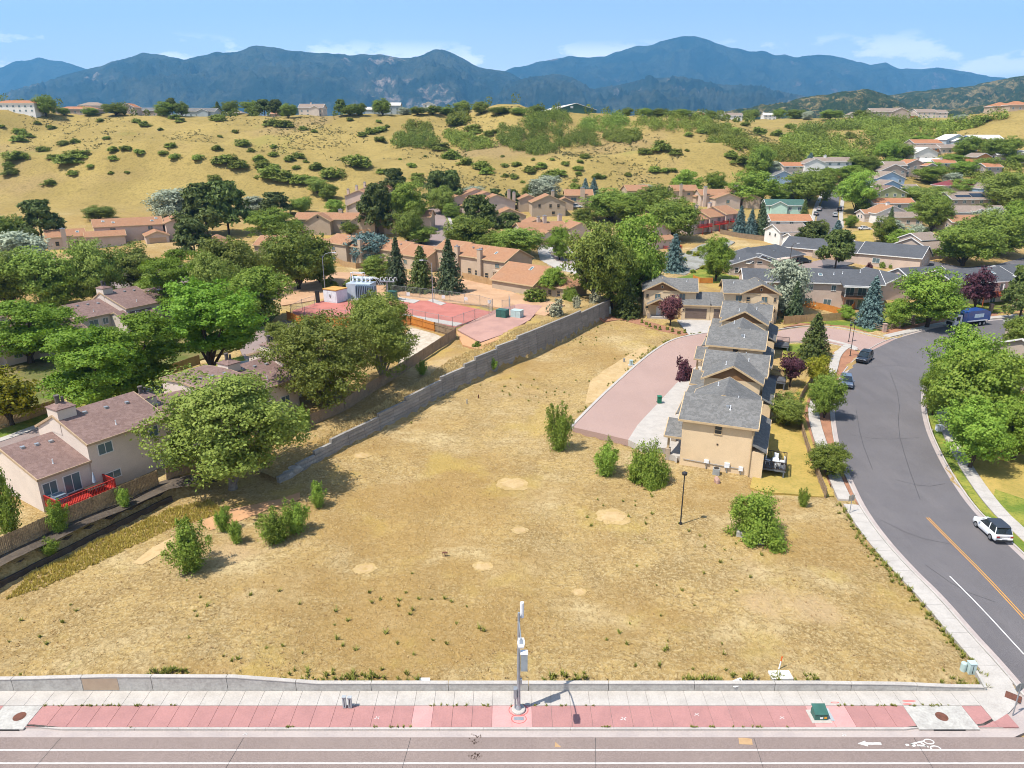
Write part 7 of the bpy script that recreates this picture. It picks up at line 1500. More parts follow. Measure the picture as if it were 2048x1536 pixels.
for P in ring(23.6, Y_S + 0.3, 0.3, 0.08, 0.05, 12) + ring(29.1, Y_S + 0.45, 0.5, 0.09, 0.05, 14) + ring(28.8, Y_S + 0.15, 0.35, 0.06, 0.05, 14): mk.prism([(a, b, 0.1415) for a, b in P], 0.003)
struct(mk.build('sprayed_marks', m_redpaint))
mk = MB()
for (x, y, s) in [(7.9, 40.2, 0.5), (-9.6, 40.3, 0.4), (13.2, 40.6, 0.4), (19.2, 40.3, 0.4), (-18.5, 38.95, 0.35), (23.0, 38.85, 0.4)]:
    z = 0.1415 if y > Y_K else 0.036
    mk.prism([(x - s*.5, y - s*.22, z), (x - s*.5 + .07, y - s*.24, z), (x + s*.5, y + s*.2, z), (x + s*.5 - .07, y + s*.24, z)], 0.003).prism([(x + s*.3, y - s*.3, z), (x + s*.4, y - s*.28, z), (x - s*.15, y + s*.32, z), (x - s*.25, y + s*.3, z)], 0.003)
struct(mk.build('sprayed_marks', road_white))
def cabinet(label, px, py, w, d, h, mat, rz=0, pad=True, lid=0.06, name='utility_cabinet', z=None, slope=0.0, group='utility cabinets'):
    p = at(px, py); r = thing(name, label, 'cabinet', (p.x, p.y, p.z if z is None else z), R(rz), group)
    MB().prism([(-w/2, -d/2, 0.03), (w/2, -d/2, 0.03), (w/2, d/2, 0.03), (-w/2, d/2, 0.03)], h - 0.03 - slope).build('body', mat, r); MB().prism([(-w/2 - .03, -d/2 - .03, h - slope), (-w/2 - .03, d/2 + .03, h), (-w/2 - .03, d/2 + .03, h + lid), (-w/2 - .03, -d/2 - .03, h - slope + lid)], (w + .06, 0, 0)).build('lid', mat, r)
    MB().box(-0.02, 0.02, -d/2 - 0.012, -d/2 + 0.01, 0.12, h - slope - 0.1).build('door_seam', metal_dark, r)
    if pad: MB().box(-w/2 - 0.25, w/2 + 0.25, -d/2 - 0.25, d/2 + 0.25, -0.15, 0.04).build('concrete_pad', concrete, r)
    return r
cabinet('pair of small grey pedestals by the sidewalk, left one', 690, 1418, 0.24, 0.2, 0.95, M('pedestal grey', (0.38, 0.40, 0.41), None, 2, 0.6), z=0.13, pad=False); cabinet('pair of small grey pedestals by the sidewalk, right one', 701, 1418, 0.24, 0.2, 0.9, M('pedestal grey', (0.38, 0.40, 0.41), None, 2, 0.6), z=0.13, pad=False)
gt = cabinet('dark green transformer box on the red pavement', 1641, 1444, 0.9, 0.75, 0.75, util_green, z=0.14, slope=0.25); gt.location.y += 0.35; MB().box(-0.1, 0.12, -0.40, -0.385, 0.16, 0.3).build('label', white_paint, gt); MB().box(0.2, 0.38, -0.40, -0.385, 0.18, 0.34).build('warning_label', M('orange label', (0.7, 0.3, 0.03), None, 2, .6), gt)
g = MB().box(23.0 - 1.25, 23.0 - 0.15, 40.0, 41.2, 0.152, 0.166).build('vault_lid', M('blue grey lid', (0.36, 0.39, 0.40), None, 2, 0.8)); tag(g, 'square blue-grey vault lid right of the green transformer box', 'lid', 'lids in the ground', 'thing')
cabinet('tall pale green pedestal at the lot corner, right of the round one', 1940, 1346, 0.5, 0.45, 0.95, util_pale, pad=False); p = at(1925, 1342); o = MB().lathe([(0.22, -0.1), (0.22, 0.72), (0.18, 0.8), (0.06, 0.84)], 14).build('utility_pedestal', util_pale); o.location = p; tag(o, 'round pale green pedestal at the lot corner', 'pedestal', 'utility cabinets', 'thing')
def lid(label, px, py, w, d, mat, rz=0, name='vault_lid'):
    p = at(px, py); o = MB().box(-w/2, w/2, -d/2, d/2, -0.1, 0.14).build(name, mat); o.location = p; o.rotation_euler.z = R(rz); tag(o, label, 'lid', 'lids in the ground', 'thing')
lid('pale grey vault lid in the grass above the low wall', 845, 1366, 1.05, 0.8, metal_white); lid('white concrete lid in the grass near the lot corner', 1561, 1352, 1.6, 0.9, M('chalk concrete', (0.66, 0.64, 0.58), None, 1.5, 0.9), 2)
p = at(1558, 1336); r = thing('marker_post', 'leaning white marker post with an orange top', 'post', p); MB().tube([(0, 0, -0.1), (0.12, 0.1, 0.55)], 0.05, 8).build('post', white_paint, r); MB().tube([(0.12, 0.1, 0.55), (0.2, 0.16, 0.95)], 0.052, 8).build('orange_top', M('marker orange', (0.62, 0.12, 0.02), None, 2, 0.6), r)
p = at(1475, 1370); r = thing('broken_frame', 'broken white wooden frame lying against the low wall', 'frame', (p.x, p.y, p.z + 0.12), R(25))
for a, b in [((-0.5, -0.2), (0.45, -0.3)), ((-0.4, 0.3), (0.5, 0.25)), ((-0.5, -0.2), (-0.4, 0.3)), ((0.45, -0.3), (0.5, 0.25)), ((-0.2, -0.25), (-0.05, 0.3)), ((0.2, -0.25), (0.2, 0.3))]: MB().bar((*a, 0.05), (*b, 0.12), 0.12, 0.05).build('slat', white_paint, r)
p = at(890, 1112); r = thing('valve_stand', 'small rusty iron stand alone in the middle of the lot', 'stand', p); MB().box(-0.25, 0.25, -0.09, 0.09, 0.36, 0.43).build('plate', rust, r)
for x in (-0.2, 0.2): MB().tube([(x, 0, -0.1), (x, 0, 0.38)], 0.035, 6).build('leg', rust, r)
MB().tube([(0, 0, -0.1), (0, 0, 0.4)], 0.05, 8).build('stem', rust, r)
for x, y, lab in [(934, 806, 'short pale stub pipe on the lot, left of two'), (957, 796, 'short dark stub pipe on the lot, right of two')]: p = at(x, y); o = MB().cyl(0, 0, -0.1, 0.55, 0.09, 8).build('stub_pipe', metal_grey if x < 940 else rust); o.location = p; tag(o, lab, 'pipe', 'stub pipes on the lot', 'thing')
cabinet('pale utility box beside the kerb of the pink street', 1262, 730, 0.55, 0.5, 0.85, util_pale); cabinet('small grey meter post beside the pink street kerb', 1248, 724, 0.25, 0.2, 0.6, metal_grey, pad=False); cabinet('small green box beside the concrete block under the corner bush', 1517, 1083, 0.45, 0.4, 0.45, util_green)
p = at(1492, 1072); o = MB().box(-0.95, 0.95, -0.3, 0.3, -0.1, 0.5).build('concrete_block', concrete_wall); o.location = p; o.rotation_euler.z = R(-18); tag(o, 'long pale concrete block at the foot of the corner bush', 'block', None, 'thing')
cabinet('grey box standing at the far end of the block wall', 1218, 627, 0.6, 0.5, 1.5, util_pale, pad=False); cabinet('small white box under the right-hand street trees', 1877, 862, 0.7, 0.6, 0.8, metal_white)
p = at(1318, 812); r = thing('wheeled_bin', 'dark green wheeled bin on the driveway', 'bin', (p.x, p.y, p.z + 0.5)); MB().prism([(-0.28, -0.32, 0.05), (0.28, -0.32, 0.05), (0.28, 0.32, 0.05), (-0.28, 0.32, 0.05)], 0.95).build('body', M('bin green', (0.02, 0.16, 0.09), None, 2, 0.5), r); MB().box(-0.33, 0.33, -0.38, 0.38, 1.0, 1.08).build('lid', M('bin green', (0.02, 0.16, 0.09), None, 2, 0.5), r); [MB().tube([(x, 0.3, 0.1), (x + 0.06, 0.3, 0.1)], 0.1, 10).build('wheel', metal_dark, r) for x in (-0.34, 0.28)]
p = at(1986, 512); r = thing('wheeled_bin', 'dark blue wheeled bin at the far street corner', 'bin', p); MB().box(-0.35, 0.35, -0.38, 0.38, 0.05, 1.05).build('body', M('bin blue', (0.03, 0.05, 0.12), None, 2, 0.5), r); MB().box(-0.4, 0.4, -0.42, 0.42, 1.05, 1.12).build('lid', M('bin blue', (0.03, 0.05, 0.12), None, 2, 0.5), r)
# road signs
p = at(2025, 1432); r = thing('stop_sign', 'octagonal sign seen from the back at the street corner', 'sign', (p.x, p.y, 0.14)); MB().bar((0, 0, -0.1), (0, 0, 2.6), 0.07, 0.05).build('post', metal_grey, r); m = MB().prism([(0.38 * math.cos(R(22.5 + 45 * k)), 0.03, 2.35 + 0.38 * math.sin(R(22.5 + 45 * k))) for k in range(8)], (0.0, 0.02, 0)).build('plate', M('sign back', (0.24, 0.25, 0.24), None, 2, 0.6), r); r.rotation_euler.z = R(12); p = at(2048, 1424)
g = MB().box(-0.5, 0.5, -0.4, 0.4, 0.141, 0.16).build('tactile_plate', rust); g.location = (37.0, 42.3, 0); g.rotation_euler.z = R(-40); tag(g, 'rust-red tactile ramp plate at the street corner', 'ramp plate', None, 'thing')
p = at(1699, 1027); r = thing('road_sign', 'square road sign seen from the back beside the curving road', 'sign', p, R(20)); MB().bar((0, 0, -0.1), (0, 0, 2.3), 0.06, 0.05).build('post', metal_grey, r); MB().box(-0.42, 0.42, 0.03, 0.05, 1.5, 2.2).build('plate', M('sign back tan', (0.40, 0.35, 0.27), None, 2, 0.6), r)
def boulder(label, px, py, s, mat):
    p = at(px, py); rg = np.random.default_rng(hash_(label)); import bmesh; bm = bmesh.new(); bmesh.ops.create_icosphere(bm, subdivisions=2, radius=1)
    for v in bm.verts: v.co *= 1 + 0.35 * mnoise.noise(v.co * 1.3 + Vector((px, py, 0)))
    me = bpy.data.meshes.new('boulder'); bm.to_mesh(me); bm.free(); o = link('boulder', me, mat); o.location = (p.x, p.y, p.z + 0.1 * s[2]); o.scale = s; tag(o, label, 'boulder', None, 'thing')
m_rock = M('pink rock', (0.42, 0.26, 0.20), (0.30, 0.19, 0.15), 2.5, 0.9, 0.4); boulder('pink boulder leaning at the foot of the nearest townhouse wall', 1434, 966, (0.35, 0.6, 0.8), m_rock)
boulder('pale broken boulder at the near end of the block wall', 590, 940, (0.9, 0.7, 0.6), M('pale rock', (0.42, 0.38, 0.33), (0.32, 0.29, 0.26), 2.5, 0.9, 0.4)); boulder('small pale boulder beside the broken one at the wall end', 575, 948, (0.6, 0.5, 0.4), M('pale rock', (0.42, 0.38, 0.33), None, 2.5, 0.9, 0.4))
ac = duA.r
k = MB().box(28.9, 29.7, 4.1, 4.9, -0.85, 0.1).build('air_conditioner', M('ac grey', (0.30, 0.31, 0.30), None, 3, 0.6), ac); MB().cyl(29.3, 4.5, 0.1, 0.15, 0.32, 14).build('fan_grille', metal_dark, k)
# outdoor seats on the nearest deck
def seat(x, y, a):
    c = M('white plastic', (0.72, 0.74, 0.76), None, 2, 0.5); s = MB().box(-0.28, 0.28, -0.28, 0.28, 0.36, 0.44).build('deck_chair', c, None); s.parent = ac; s.location = (x, y, 0.1); s.rotation_euler.z = a
    MB().box(-0.28, 0.28, 0.22, 0.3, 0.44, 1.0).build('backrest', c, s); [MB().box(i - .03, i + .03, j - .03, j + .03, 0, 0.36).build('leg', c, s) for i in (-.24, .24) for j in (-.24, .24)]
for x, y, a in [(24.6, 10.9, 1.2), (26.6, 11.2, -1.3), (25.3, 11.7, 0.1), (25.7, 10.1, 3.1)]: seat(x, y, a)
MB().box(25.1, 26.2, 10.6, 11.3, 0.72, 0.78).cyl(25.65, 10.95, 0.1, 0.72, 0.08, 8).build('deck_table', M('white plastic', (0.72, 0.74, 0.76), None, 2, 0.5), ac)

# ---------------------------------------------------------------- substation
SG = 'substation equipment'
p = at(672, 603); r = thing('control_cabinet', 'white walk-in control cabinet with a rusty flat roof', 'cabinet', (p.x, p.y, p.z), R(-30), SG); MB().box(-1.9, 1.9, -1.7, 1.7, 0, 2.8).build('body', M('cabinet white', (0.66, 0.69, 0.72), (0.58, 0.61, 0.65), 1, 0.6), r); MB().box(-2.0, 2.0, -1.8, 1.8, 2.8, 2.98).build('roof', M('rusty roof', (0.55, 0.30, 0.08), (0.44, 0.24, 0.07), 1, 0.8), r)
for x in (-1.6, -0.5, 0.6): MB().box(x, x + 1.0, -1.73, -1.69, 0.3, 2.5).build('door', M('cabinet white', (0.66, 0.69, 0.72), None, 1, 0.6), r)
MB().box(-0.1, 0.2, -1.86, -1.7, 1.3, 1.9).build('breaker_box', metal_grey, r)
p = at(726, 597); r = thing('power_transformer', 'large blue-grey power transformer with radiators and bushings', 'transformer', (p.x, p.y, p.z), R(-12), SG); tg = M('transformer grey', (0.44, 0.50, 0.55), (0.38, 0.44, 0.49), 1, 0.5); MB().box(-3.0, 2.6, -1.8, 1.8, 0.3, 3.6).build('tank', tg, r)
for k in range(11): MB().box(-0.4 + k * 0.42, -0.2 + k * 0.42, -2.9, -1.8, 0.7, 3.4).build('radiator_fin', M('radiator blue', (0.16, 0.22, 0.28), None, 1, 0.5), r)
for k in range(5):
    b = MB().lathe([(0.2, 3.6), (0.26, 3.8), (0.16, 3.95), (0.24, 4.1), (0.14, 4.25), (0.2, 4.4), (0.06, 4.7)], 10, -2.2 + k * 1.0, 0.3).build('bushing', metal_white, r)
MB().tube([(-2.6, 0, 3.6), (-2.6, 0, 5.6), (0.2, 0, 5.6), (0.2, 0, 4.0)], 0.09, 8).tube([(-2.6, 1.2, 3.6), (-2.6, 1.2, 5.6), (0.2, 1.2, 5.6), (0.2, 1.2, 4.0)], 0.09, 8).build('bus_frame', metal_white, r); MB().tube([(-2.6, 0, 5.6), (-2.6, 1.2, 5.6)], 0.07, 6).build('crossbar', metal_white, r)
for k in range(3): MB().tube([(0.8 + k * 0.5, 0.4, 4.2), (1.8 + k * 0.5, 0.4, 4.9), (3.2 + k * 0.5, 0.2, 4.4), (4.0 + k * .5, 0, 3.2)], 0.05, 6).build('bus_cable', metal_white, r)
MB().tube([(-2.6, 0.9, 4.4), (2.2, 0.9, 4.4)], 0.35, 12).build('oil_tank', tg, r); MB().box(-3.3, 2.9, -3.1, 2.1, -0.2, 0.3).build('concrete_plinth', concrete, r)
p = at(776, 603); r = thing('switch_frame', 'steel pole with a rack of four curved cable ends beside the transformer', 'switch frame', (p.x, p.y, p.z), R(-10), SG); MB().tube([(0, 0, -0.1), (0, 0, 4.4)], 0.14, 8).build('post', metal_grey, r); MB().box(-1.7, 1.7, -0.3, 0.3, 4.3, 4.5).build('crossbeam', metal_grey, r)
for k in range(4): MB().tube([(-1.5 + k, 0, 4.5), (-1.3 + k, 0, 5.2), (-0.9 + k, 0, 5.35), (-0.7 + k, 0, 4.7)], 0.08, 7).build('cable_end', metal_white, r)
for lab, x, y, w, d, h, mt in [('dark green switch box behind the substation elm', 784, 600, 2.0, 1.6, 1.9, util_green), ('dark green pad cabinet right of the substation fence', 1005, 634, 2.1, 1.7, 1.5, util_green), ('pale blue-green pad cabinet right of the dark green one', 1034, 634, 2.1, 1.7, 1.4, util_pale)]: cabinet(lab, x, y, w, d, h, mt, -25, group=SG)
cabinet('tall dark narrow box at the substation gate', 636, 606, 0.7, 0.6, 2.6, metal_dark, -20, group=SG)
def slab_pad(label, poly, mat=concrete, h=0.18):
    o = drape('concrete_pad', W2(poly), h, mat, 1.5, skirt=0.4, lower=False); return o
slab_pad('', [(785,600),(800,596),(840,602),(828,608)]); slab_pad('', [(855,602),(866,599),(892,608),(882,612)]); slab_pad('', [(795,632),(812,630),(925,648),(912,654)])
m_cobb = drape('cobble_yard', W2([(822,655),(868,668),(902,682),(845,715),(800,740),(790,700)]), 0.08, m_cobble, 1.5)
m_mesh = M('chain link', (0.30, 0.30, 0.29), None, 2, 0.6, metal=0.3)
def chain_fence(label, pxs, h=2.2):
    L = [Vector(p) for p in W2(pxs)]; r = thing('chain_link_fence', label, 'fence', (0, 0, 0), 0, 'chain-link fences of the substation'); wires = MB()
    for a, b in zip(L[:-1], L[1:]):
        n = max(1, int((b - a).length / 3.0))
        for i in range(n + 1):
            p = a.lerp(b, i / n); z = terr1(*p); MB().tube([(p.x, p.y, z - 0.2), (p.x, p.y, z + h + 0.15)], 0.05, 6).build('post', m_mesh, r)
        for i in range(n):
            p, q = a.lerp(b, i / n), a.lerp(b, (i + 1) / n); zp, zq = terr1(*p), terr1(*q)
            for k in (0.05, h): MB().tube([(p.x, p.y, zp + k), (q.x, q.y, zq + k)], 0.03, 5).build('rail', m_mesh, r)
            m = 10
            for j in range(-m, m + 1):                       # diagonal wires both ways
                for s_ in (1, -1):
                    t0, t1 = j / m, j / m + 0.75; u0, u1 = max(t0, 0), min(t1, 1)
                    if u1 <= u0: continue
                    h0, h1 = (u0 - t0) / 0.75 * h, (u1 - t0) / 0.75 * h
                    if s_ < 0: h0, h1 = h - h0, h - h1
                    A, B = p.lerp(q, u0), p.lerp(q, u1); wires.bar((A.x, A.y, zp + (zq - zp) * u0 + h0 + 0.03), (B.x, B.y, zp + (zq - zp) * u1 + h1 + 0.03), 0.012, 0.012)
    w = wires.build('wire_mesh', m_mesh, r); w['kind'] = 'stuff'; return r
chain_fence('chain-link fence along the near side of the red gravel pad', [(582,632),(640,640),(720,644),(800,636),(905,658)])
f = chain_fence('chain-link fence at the right end of the red gravel pad', [(905,658),(950,642),(978,630),(985,620)]); chain_fence('chain-link fence behind the red gravel pad', [(985,620),(960,612),(900,603),(840,596),(785,590)]); chain_fence('chain-link fence at the left of the substation', [(582,632),(605,620),(630,612)]); chain_fence('small chain-link cage at the right fence corner', [(1004,622),(1020,620),(1018,610)])
for i, (x, y) in enumerate([(817, 588), (887, 594), (932, 598), (979, 604)]): p = at(x, y + 14); o = MB().box(-0.35, 0.35, -0.02, 0.02, 1.2, 1.9).build('warning_sign', white_paint); o.location = p; tag(o, '%s white warning plate from the left on the rear substation fence' % ORD[i], 'sign', 'white warning plates on the fence', 'thing')

# ---------------------------------------------------------------- vehicles
tyre = M('tyre rubber', (0.018, 0.018, 0.019), None, 3, 0.85); rim_m = M('alloy rim', (0.42, 0.43, 0.45), None, 2, 0.35, metal=0.7); car_glass = M_glass('car glass', (0.02, 0.028, 0.032), 0.05); lamp_red = M('tail lamp', (0.35, 0.02, 0.02), None, 2, 0.3); lamp_clear = M('head lamp', (0.7, 0.72, 0.74), None, 2, 0.2)
def paint(n, c): 
    if n in MATS: return MATS[n]
    t = NT(n); t.set('Base Color', c); t.b.inputs['Roughness'].default_value = 0.32; t.b.inputs['Coat Weight'].default_value = 0.6; t.b.inputs['Specular IOR Level'].default_value = 0.5; MATS[n] = t.m; return t.m
def loft(st):
    """closed skin over stations (x, half width low, half width mid, half width top, z low, z mid, z top)"""
    m = MB(); n = 10
    for (x, a, b, c, z0, z1, z2) in st:
        m.v += [(x, -a*.92, z0), (x, -a, z0 + (z1-z0)*.35), (x, -b, z1), (x, -(b+c)/2, z1 + (z2-z1)*.6), (x, -c, z2), (x, c, z2), (x, (b+c)/2, z1 + (z2-z1)*.6), (x, b, z1), (x, a, z0 + (z1-z0)*.35), (x, a*.92, z0)]
    for i in range(len(st) - 1):
        for k in range(n): j = (k + 1) % n; m.f.append((i*n+k, i*n+j, (i+1)*n+j, (i+1)*n+k))
    m.f.append(tuple(range(n - 1, -1, -1))[::-1]); m.f.append(tuple(range((len(st)-1)*n + n - 1, (len(st)-1)*n - 1, -1))); return m
def car(label, px, py, heading, L=4.4, W=1.84, Hh=1.66, body='', color=(0.7, 0.7, 0.7), roofc=None, suv=True, name='parked_car', cat='car', off=0.06):
    """nose towards +x"""
    p = at(px, py); r = thing(name, label, cat, (p.x, p.y, p.z + off), R(heading), 'cars'); pm = paint('paint ' + '%.2f %.2f %.2f' % color, color); rm = paint('paint ' + '%.2f %.2f %.2f' % roofc, roofc) if roofc else pm; h = L / 2; w = W / 2; belt = 0.98 if suv else 0.86; hood = 0.95 if suv else 0.80
    b = loft([(-h, w*.86, w*.88, w*.8, 0.38, 0.62, belt*.92), (-h+.15, w*.96, w*.97, w*.9, 0.28, 0.62, belt), (-h*.55, w, w, w*.93, 0.24, 0.62, belt), (0, w, w, w*.93, 0.24, 0.62, belt), (h*.38, w, w, w*.93, 0.24, 0.62, belt), (h*.55, w, w*.98, w*.9, 0.24, 0.62, hood), (h*.85, w*.97, w*.95, w*.86, 0.26, 0.6, hood*.94), (h-.06, w*.9, w*.9, w*.8, 0.3, 0.55, hood*.85), (h, w*.84, w*.84, w*.74, 0.36, 0.52, hood*.74)]).build('body', pm, r, True)
    rear = -h + (0.18 if suv else 0.75); front = h * (0.46 if suv else 0.42); top = Hh - 0.05
    g = loft([(rear, w*.84, w*.84, w*.78, belt-.04, belt+.05, belt+.08), (rear+.28, w*.88, w*.84, w*.72, belt-.04, belt+.3, top-.06), (rear+.7, w*.9, w*.84, w*.72, belt-.04, belt+.3, top), (front-.85, w*.9, w*.84, w*.72, belt-.04, belt+.3, top), (front-.25, w*.88, w*.82, w*.74, belt-.04, belt+.2, belt+.38), (front+.1, w*.84, w*.82, w*.78, belt-.06, belt-.02, belt+.02)]).build('windows', car_glass, r, True)
    rf = MB().prism([(rear + .2, -w*.72, top - .05), (rear + .66, -w*.76, top), (front - .88, -w*.76, top), (front - .8, -w*.68, top), (front - .8, w*.68, top), (front - .88, w*.76, top), (rear + .66, w*.76, top), (rear + .2, w*.72, top - .05)], 0.055).build('roof', rm, r)
    pl = MB()
    for s_ in (-1, 1):
        for x, x2 in ((rear + .35, rear + .12), (rear + 1.25, rear + 1.2), (front - .85, front + .1)): pl.bar((x, s_*w*.755, top), (x2, s_*w*.9, belt), 0.07, 0.09)
    pl.build('pillars', rm if roofc is None else pm, r)
    for sx in (-0.31, 0.31):
        for s_ in (-1, 1):
            o = MB().tube([(sx*L*.97, s_*(w - .2), 0.34), (sx*L*.97, s_*(w + .015), 0.34)], 0.34, 18).build('wheel', tyre, r); MB().tube([(sx*L*.97, s_*(w - .02), 0.34), (sx*L*.97, s_*(w + .025), 0.34)], 0.21, 12).build('rim', rim_m, o)
    for s_ in (-1, 1):
        MB().box(h - .22, h - .03, s_*w*.62 - .17, s_*w*.62 + .17, hood*.72, hood*.86).build('headlight', lamp_clear, r); MB().box(-h - .01, -h + .14, s_*w*.72 - .14, s_*w*.72 + .14, belt*.72, belt*.9).build('tail_light', lamp_red, r); MB().box(front - .35, front - .15, s_*(w + .08) - .07, s_*(w + .08) + .07, belt - .02, belt + .14).build('mirror', pm, r)
    MB().box(-h - .03, -h + .1, -w*.85, w*.85, 0.3, 0.48).build('rear_bumper', metal_dark, r); MB().box(h - .12, h + .02, -w*.5, w*.5, 0.36, 0.5).build('grille', metal_dark, r); MB().box(-h - .02, -h, -0.26, 0.26, 0.55, 0.68).build('number_plate', white_paint, r)
    return r
car('white SUV with a black roof driving on the curving road', 1982, 1068, 87, 4.2, 1.84, 1.70, color=(0.72, 0.73, 0.74), roofc=(0.03, 0.03, 0.035), name='white_suv')
car('black SUV parked at the kerb near the pink street mouth', 1728, 722, -130, 4.8, 1.95, 1.78, color=(0.02, 0.025, 0.035), name='parked_suv'); car('blue-grey car parked behind the black SUV', 1692, 771, -110, 4.4, 1.8, 1.62, color=(0.10, 0.13, 0.19), name='parked_car')
car('dark car on the ranch court driveway', 1606, 526, 15, 4.7, 1.85, 1.6, color=(0.02, 0.025, 0.03)); car('white sedan in a driveway at the street bend', 1729, 460, 5, 4.7, 1.8, 1.45, color=(0.72, 0.72, 0.72), suv=False); car('grey car parked on the left of the side street', 1632, 430, 64, 4.4, 1.8, 1.5, color=(0.32, 0.34, 0.36)); car('silver car parked behind the grey one on the side street', 1638, 421, 64, 4.4, 1.8, 1.5, color=(0.5, 0.5, 0.52)); car('white car parked on the right of the side street', 1670, 433, 66, 4.4, 1.8, 1.5, color=(0.6, 0.62, 0.62)); car('dark car parked under the big round tree on the side street', 1679, 421, 66, 4.4, 1.8, 1.5, color=(0.05, 0.06, 0.07)); car('dark green van parked far up the side street', 1656, 386, 64, 4.9, 1.9, 1.9, color=(0.05, 0.09, 0.09))
car('shiny dark car at the end of the complex drive', 1138, 516, 150, 4.5, 1.8, 1.5, color=(0.03, 0.03, 0.04)); car('white pickup beside the twin-windowed townhouse', 1152, 416, 10, 5.2, 1.9, 1.7, color=(0.68, 0.69, 0.70)); car('white car under the ranch pine', 1648, 484, 20, 4.6, 1.85, 1.5, color=(0.65, 0.67, 0.7)); car('grey car in shade left of the side street', 1650, 400, 64, 4.4, 1.8, 1.5, color=(0.2, 0.2, 0.2))
# refuse truck: white cab to the left, blue body
p = at(1930, 652); r = thing('refuse_truck', 'blue refuse truck with a white cab on the far bend', 'truck', (p.x, p.y, p.z + 0.06), R(199), 'trucks'); tb = paint('truck blue', (0.02, 0.075, 0.27)); tw_ = paint('truck white', (0.74, 0.75, 0.76))
c = loft([(2.6, 1.1, 1.15, 1.05, 0.55, 1.5, 2.75), (3.6, 1.15, 1.18, 1.08, 0.5, 1.5, 2.8), (4.3, 1.15, 1.18, 1.05, 0.5, 1.5, 2.7), (4.62, 1.1, 1.12, 0.95, 0.55, 1.45, 2.3)]).build('cab', tw_, r); MB().prism([(4.40, -0.95, 2.55), (4.63, -1.0, 1.6), (4.63, -0.06, 1.6), (4.40, -0.06, 2.55)], (0.03, 0, 0)).build('windscreen', car_glass, c); MB().prism([(4.40, 0.06, 2.55), (4.63, 0.06, 1.6), (4.63, 1.0, 1.6), (4.40, 0.95, 2.55)], (0.03, 0, 0)).build('windscreen', car_glass, c)
for s_ in (-1, 1): MB().box(3.2, 4.1, s_*1.15 - 0.04, s_*1.15 + 0.04, 1.65, 2.45).build('side_window', car_glass, c); MB().box(4.58, 4.66, s_*0.8 - .18, s_*0.8 + .18, 0.75, 1.0).build('headlight', lamp_clear, c); MB().bar((4.3, s_*1.2, 2.2), (4.5, s_*1.5, 2.2), 0.06, 0.06).box(4.42, 4.52, s_*1.5 - .1, s_*1.5 + .1, 1.7, 2.4).build('mirror', metal_dark, c)
MB().box(4.63, 4.68, -0.7, 0.7, 0.65, 1.3).build('grille', metal_dark, c)
MB().prism([(-4.6, -1.25, 1.1), (1.2, -1.25, 1.1), (1.2, -1.25, 3.2), (0.9, -1.25, 3.4), (-3.8, -1.25, 3.45), (-4.6, -1.25, 2.9)], (0, 2.5, 0)).build('refuse_body', tb, r); MB().box(1.2, 2.45, -1.2, 1.2, 1.0, 3.1).build('hopper', tb, r); MB().prism([(-5.3, -1.2, 1.2), (-4.62, -1.2, 1.0), (-4.62, -1.2, 3.1), (-5.2, -1.2, 2.8)], (0, 2.4, 0)).build('tailgate', tb, r)
MB().box(-3.2, -0.6, 1.25, 1.262, 1.9, 2.7).box(-3.2, -0.6, -1.262, -1.25, 1.9, 2.7).build('side_emblem', M('pale emblem', (0.55, 0.66, 0.72), None, 1.5, 0.5), r); MB().box(-4.5, 1.2, 1.25, 1.258, 1.15, 1.4).box(-4.5, 1.2, -1.258, -1.25, 1.15, 1.4).build('white_stripe', tw_, r); MB().box(-5.0, 3.0, -0.5, 0.5, 0.6, 1.0).build('chassis', metal_dark, r)
for x in (3.4, -2.6, -3.8):
    for s_ in (-1, 1): o = MB().tube([(x, s_*0.85, 0.52), (x, s_*1.2, 0.52)], 0.52, 18).build('wheel', tyre, r); MB().tube([(x, s_*1.15, 0.52), (x, s_*1.21, 0.52)], 0.28, 12).build('rim', rim_m, o)

# ---------------------------------------------------------------- mountains, near hills, air
def mountain_mat(name, forest, forest2, rock, rock_amt, grass=None, sc=1.0):
    t = NT(name); v = t.pos(); c = t.mix(t.ramp(t.noise(v, 0.0022 * sc, 6, 0.65), 0.38, 0.62), forest, forest2)  # forest tones; their strong contrast also paints in cloud-shadow patches
    if grass: c = t.mix(t.ramp(t.noise(v, 0.0035 * sc, 6, 0.7), 0.50, 0.60), c, grass); c = t.mix(t.math('MULTIPLY', t.ramp(t.noise(v, 0.05 * sc, 4, 0.7), 0.48, 0.6), 0.8), c, mul(forest, 0.7))
    r = t.math('MULTIPLY', t.ramp(t.noise(v, 0.0011 * sc, 5, 0.6), rock_amt, rock_amt + 0.06), t.ramp(t.noise(v, 0.008 * sc, 5, 0.7), 0.46, 0.58)); c = t.mix(r, c, rock)
    c = t.mix(t.math('MULTIPLY', t.ramp(t.noise(v, 0.02 * sc, 4, 0.75), 0.40, 0.62), 0.45), c, mul(forest, 0.45))
    t.set('Base Color', c); t.b.inputs['Roughness'].default_value = 1.0; t.b.inputs['Specular IOR Level'].default_value = 0.0; t.bump(t.noise(v, 0.006 * sc, 7, 0.7), 1.0, 130 / sc); return t.m
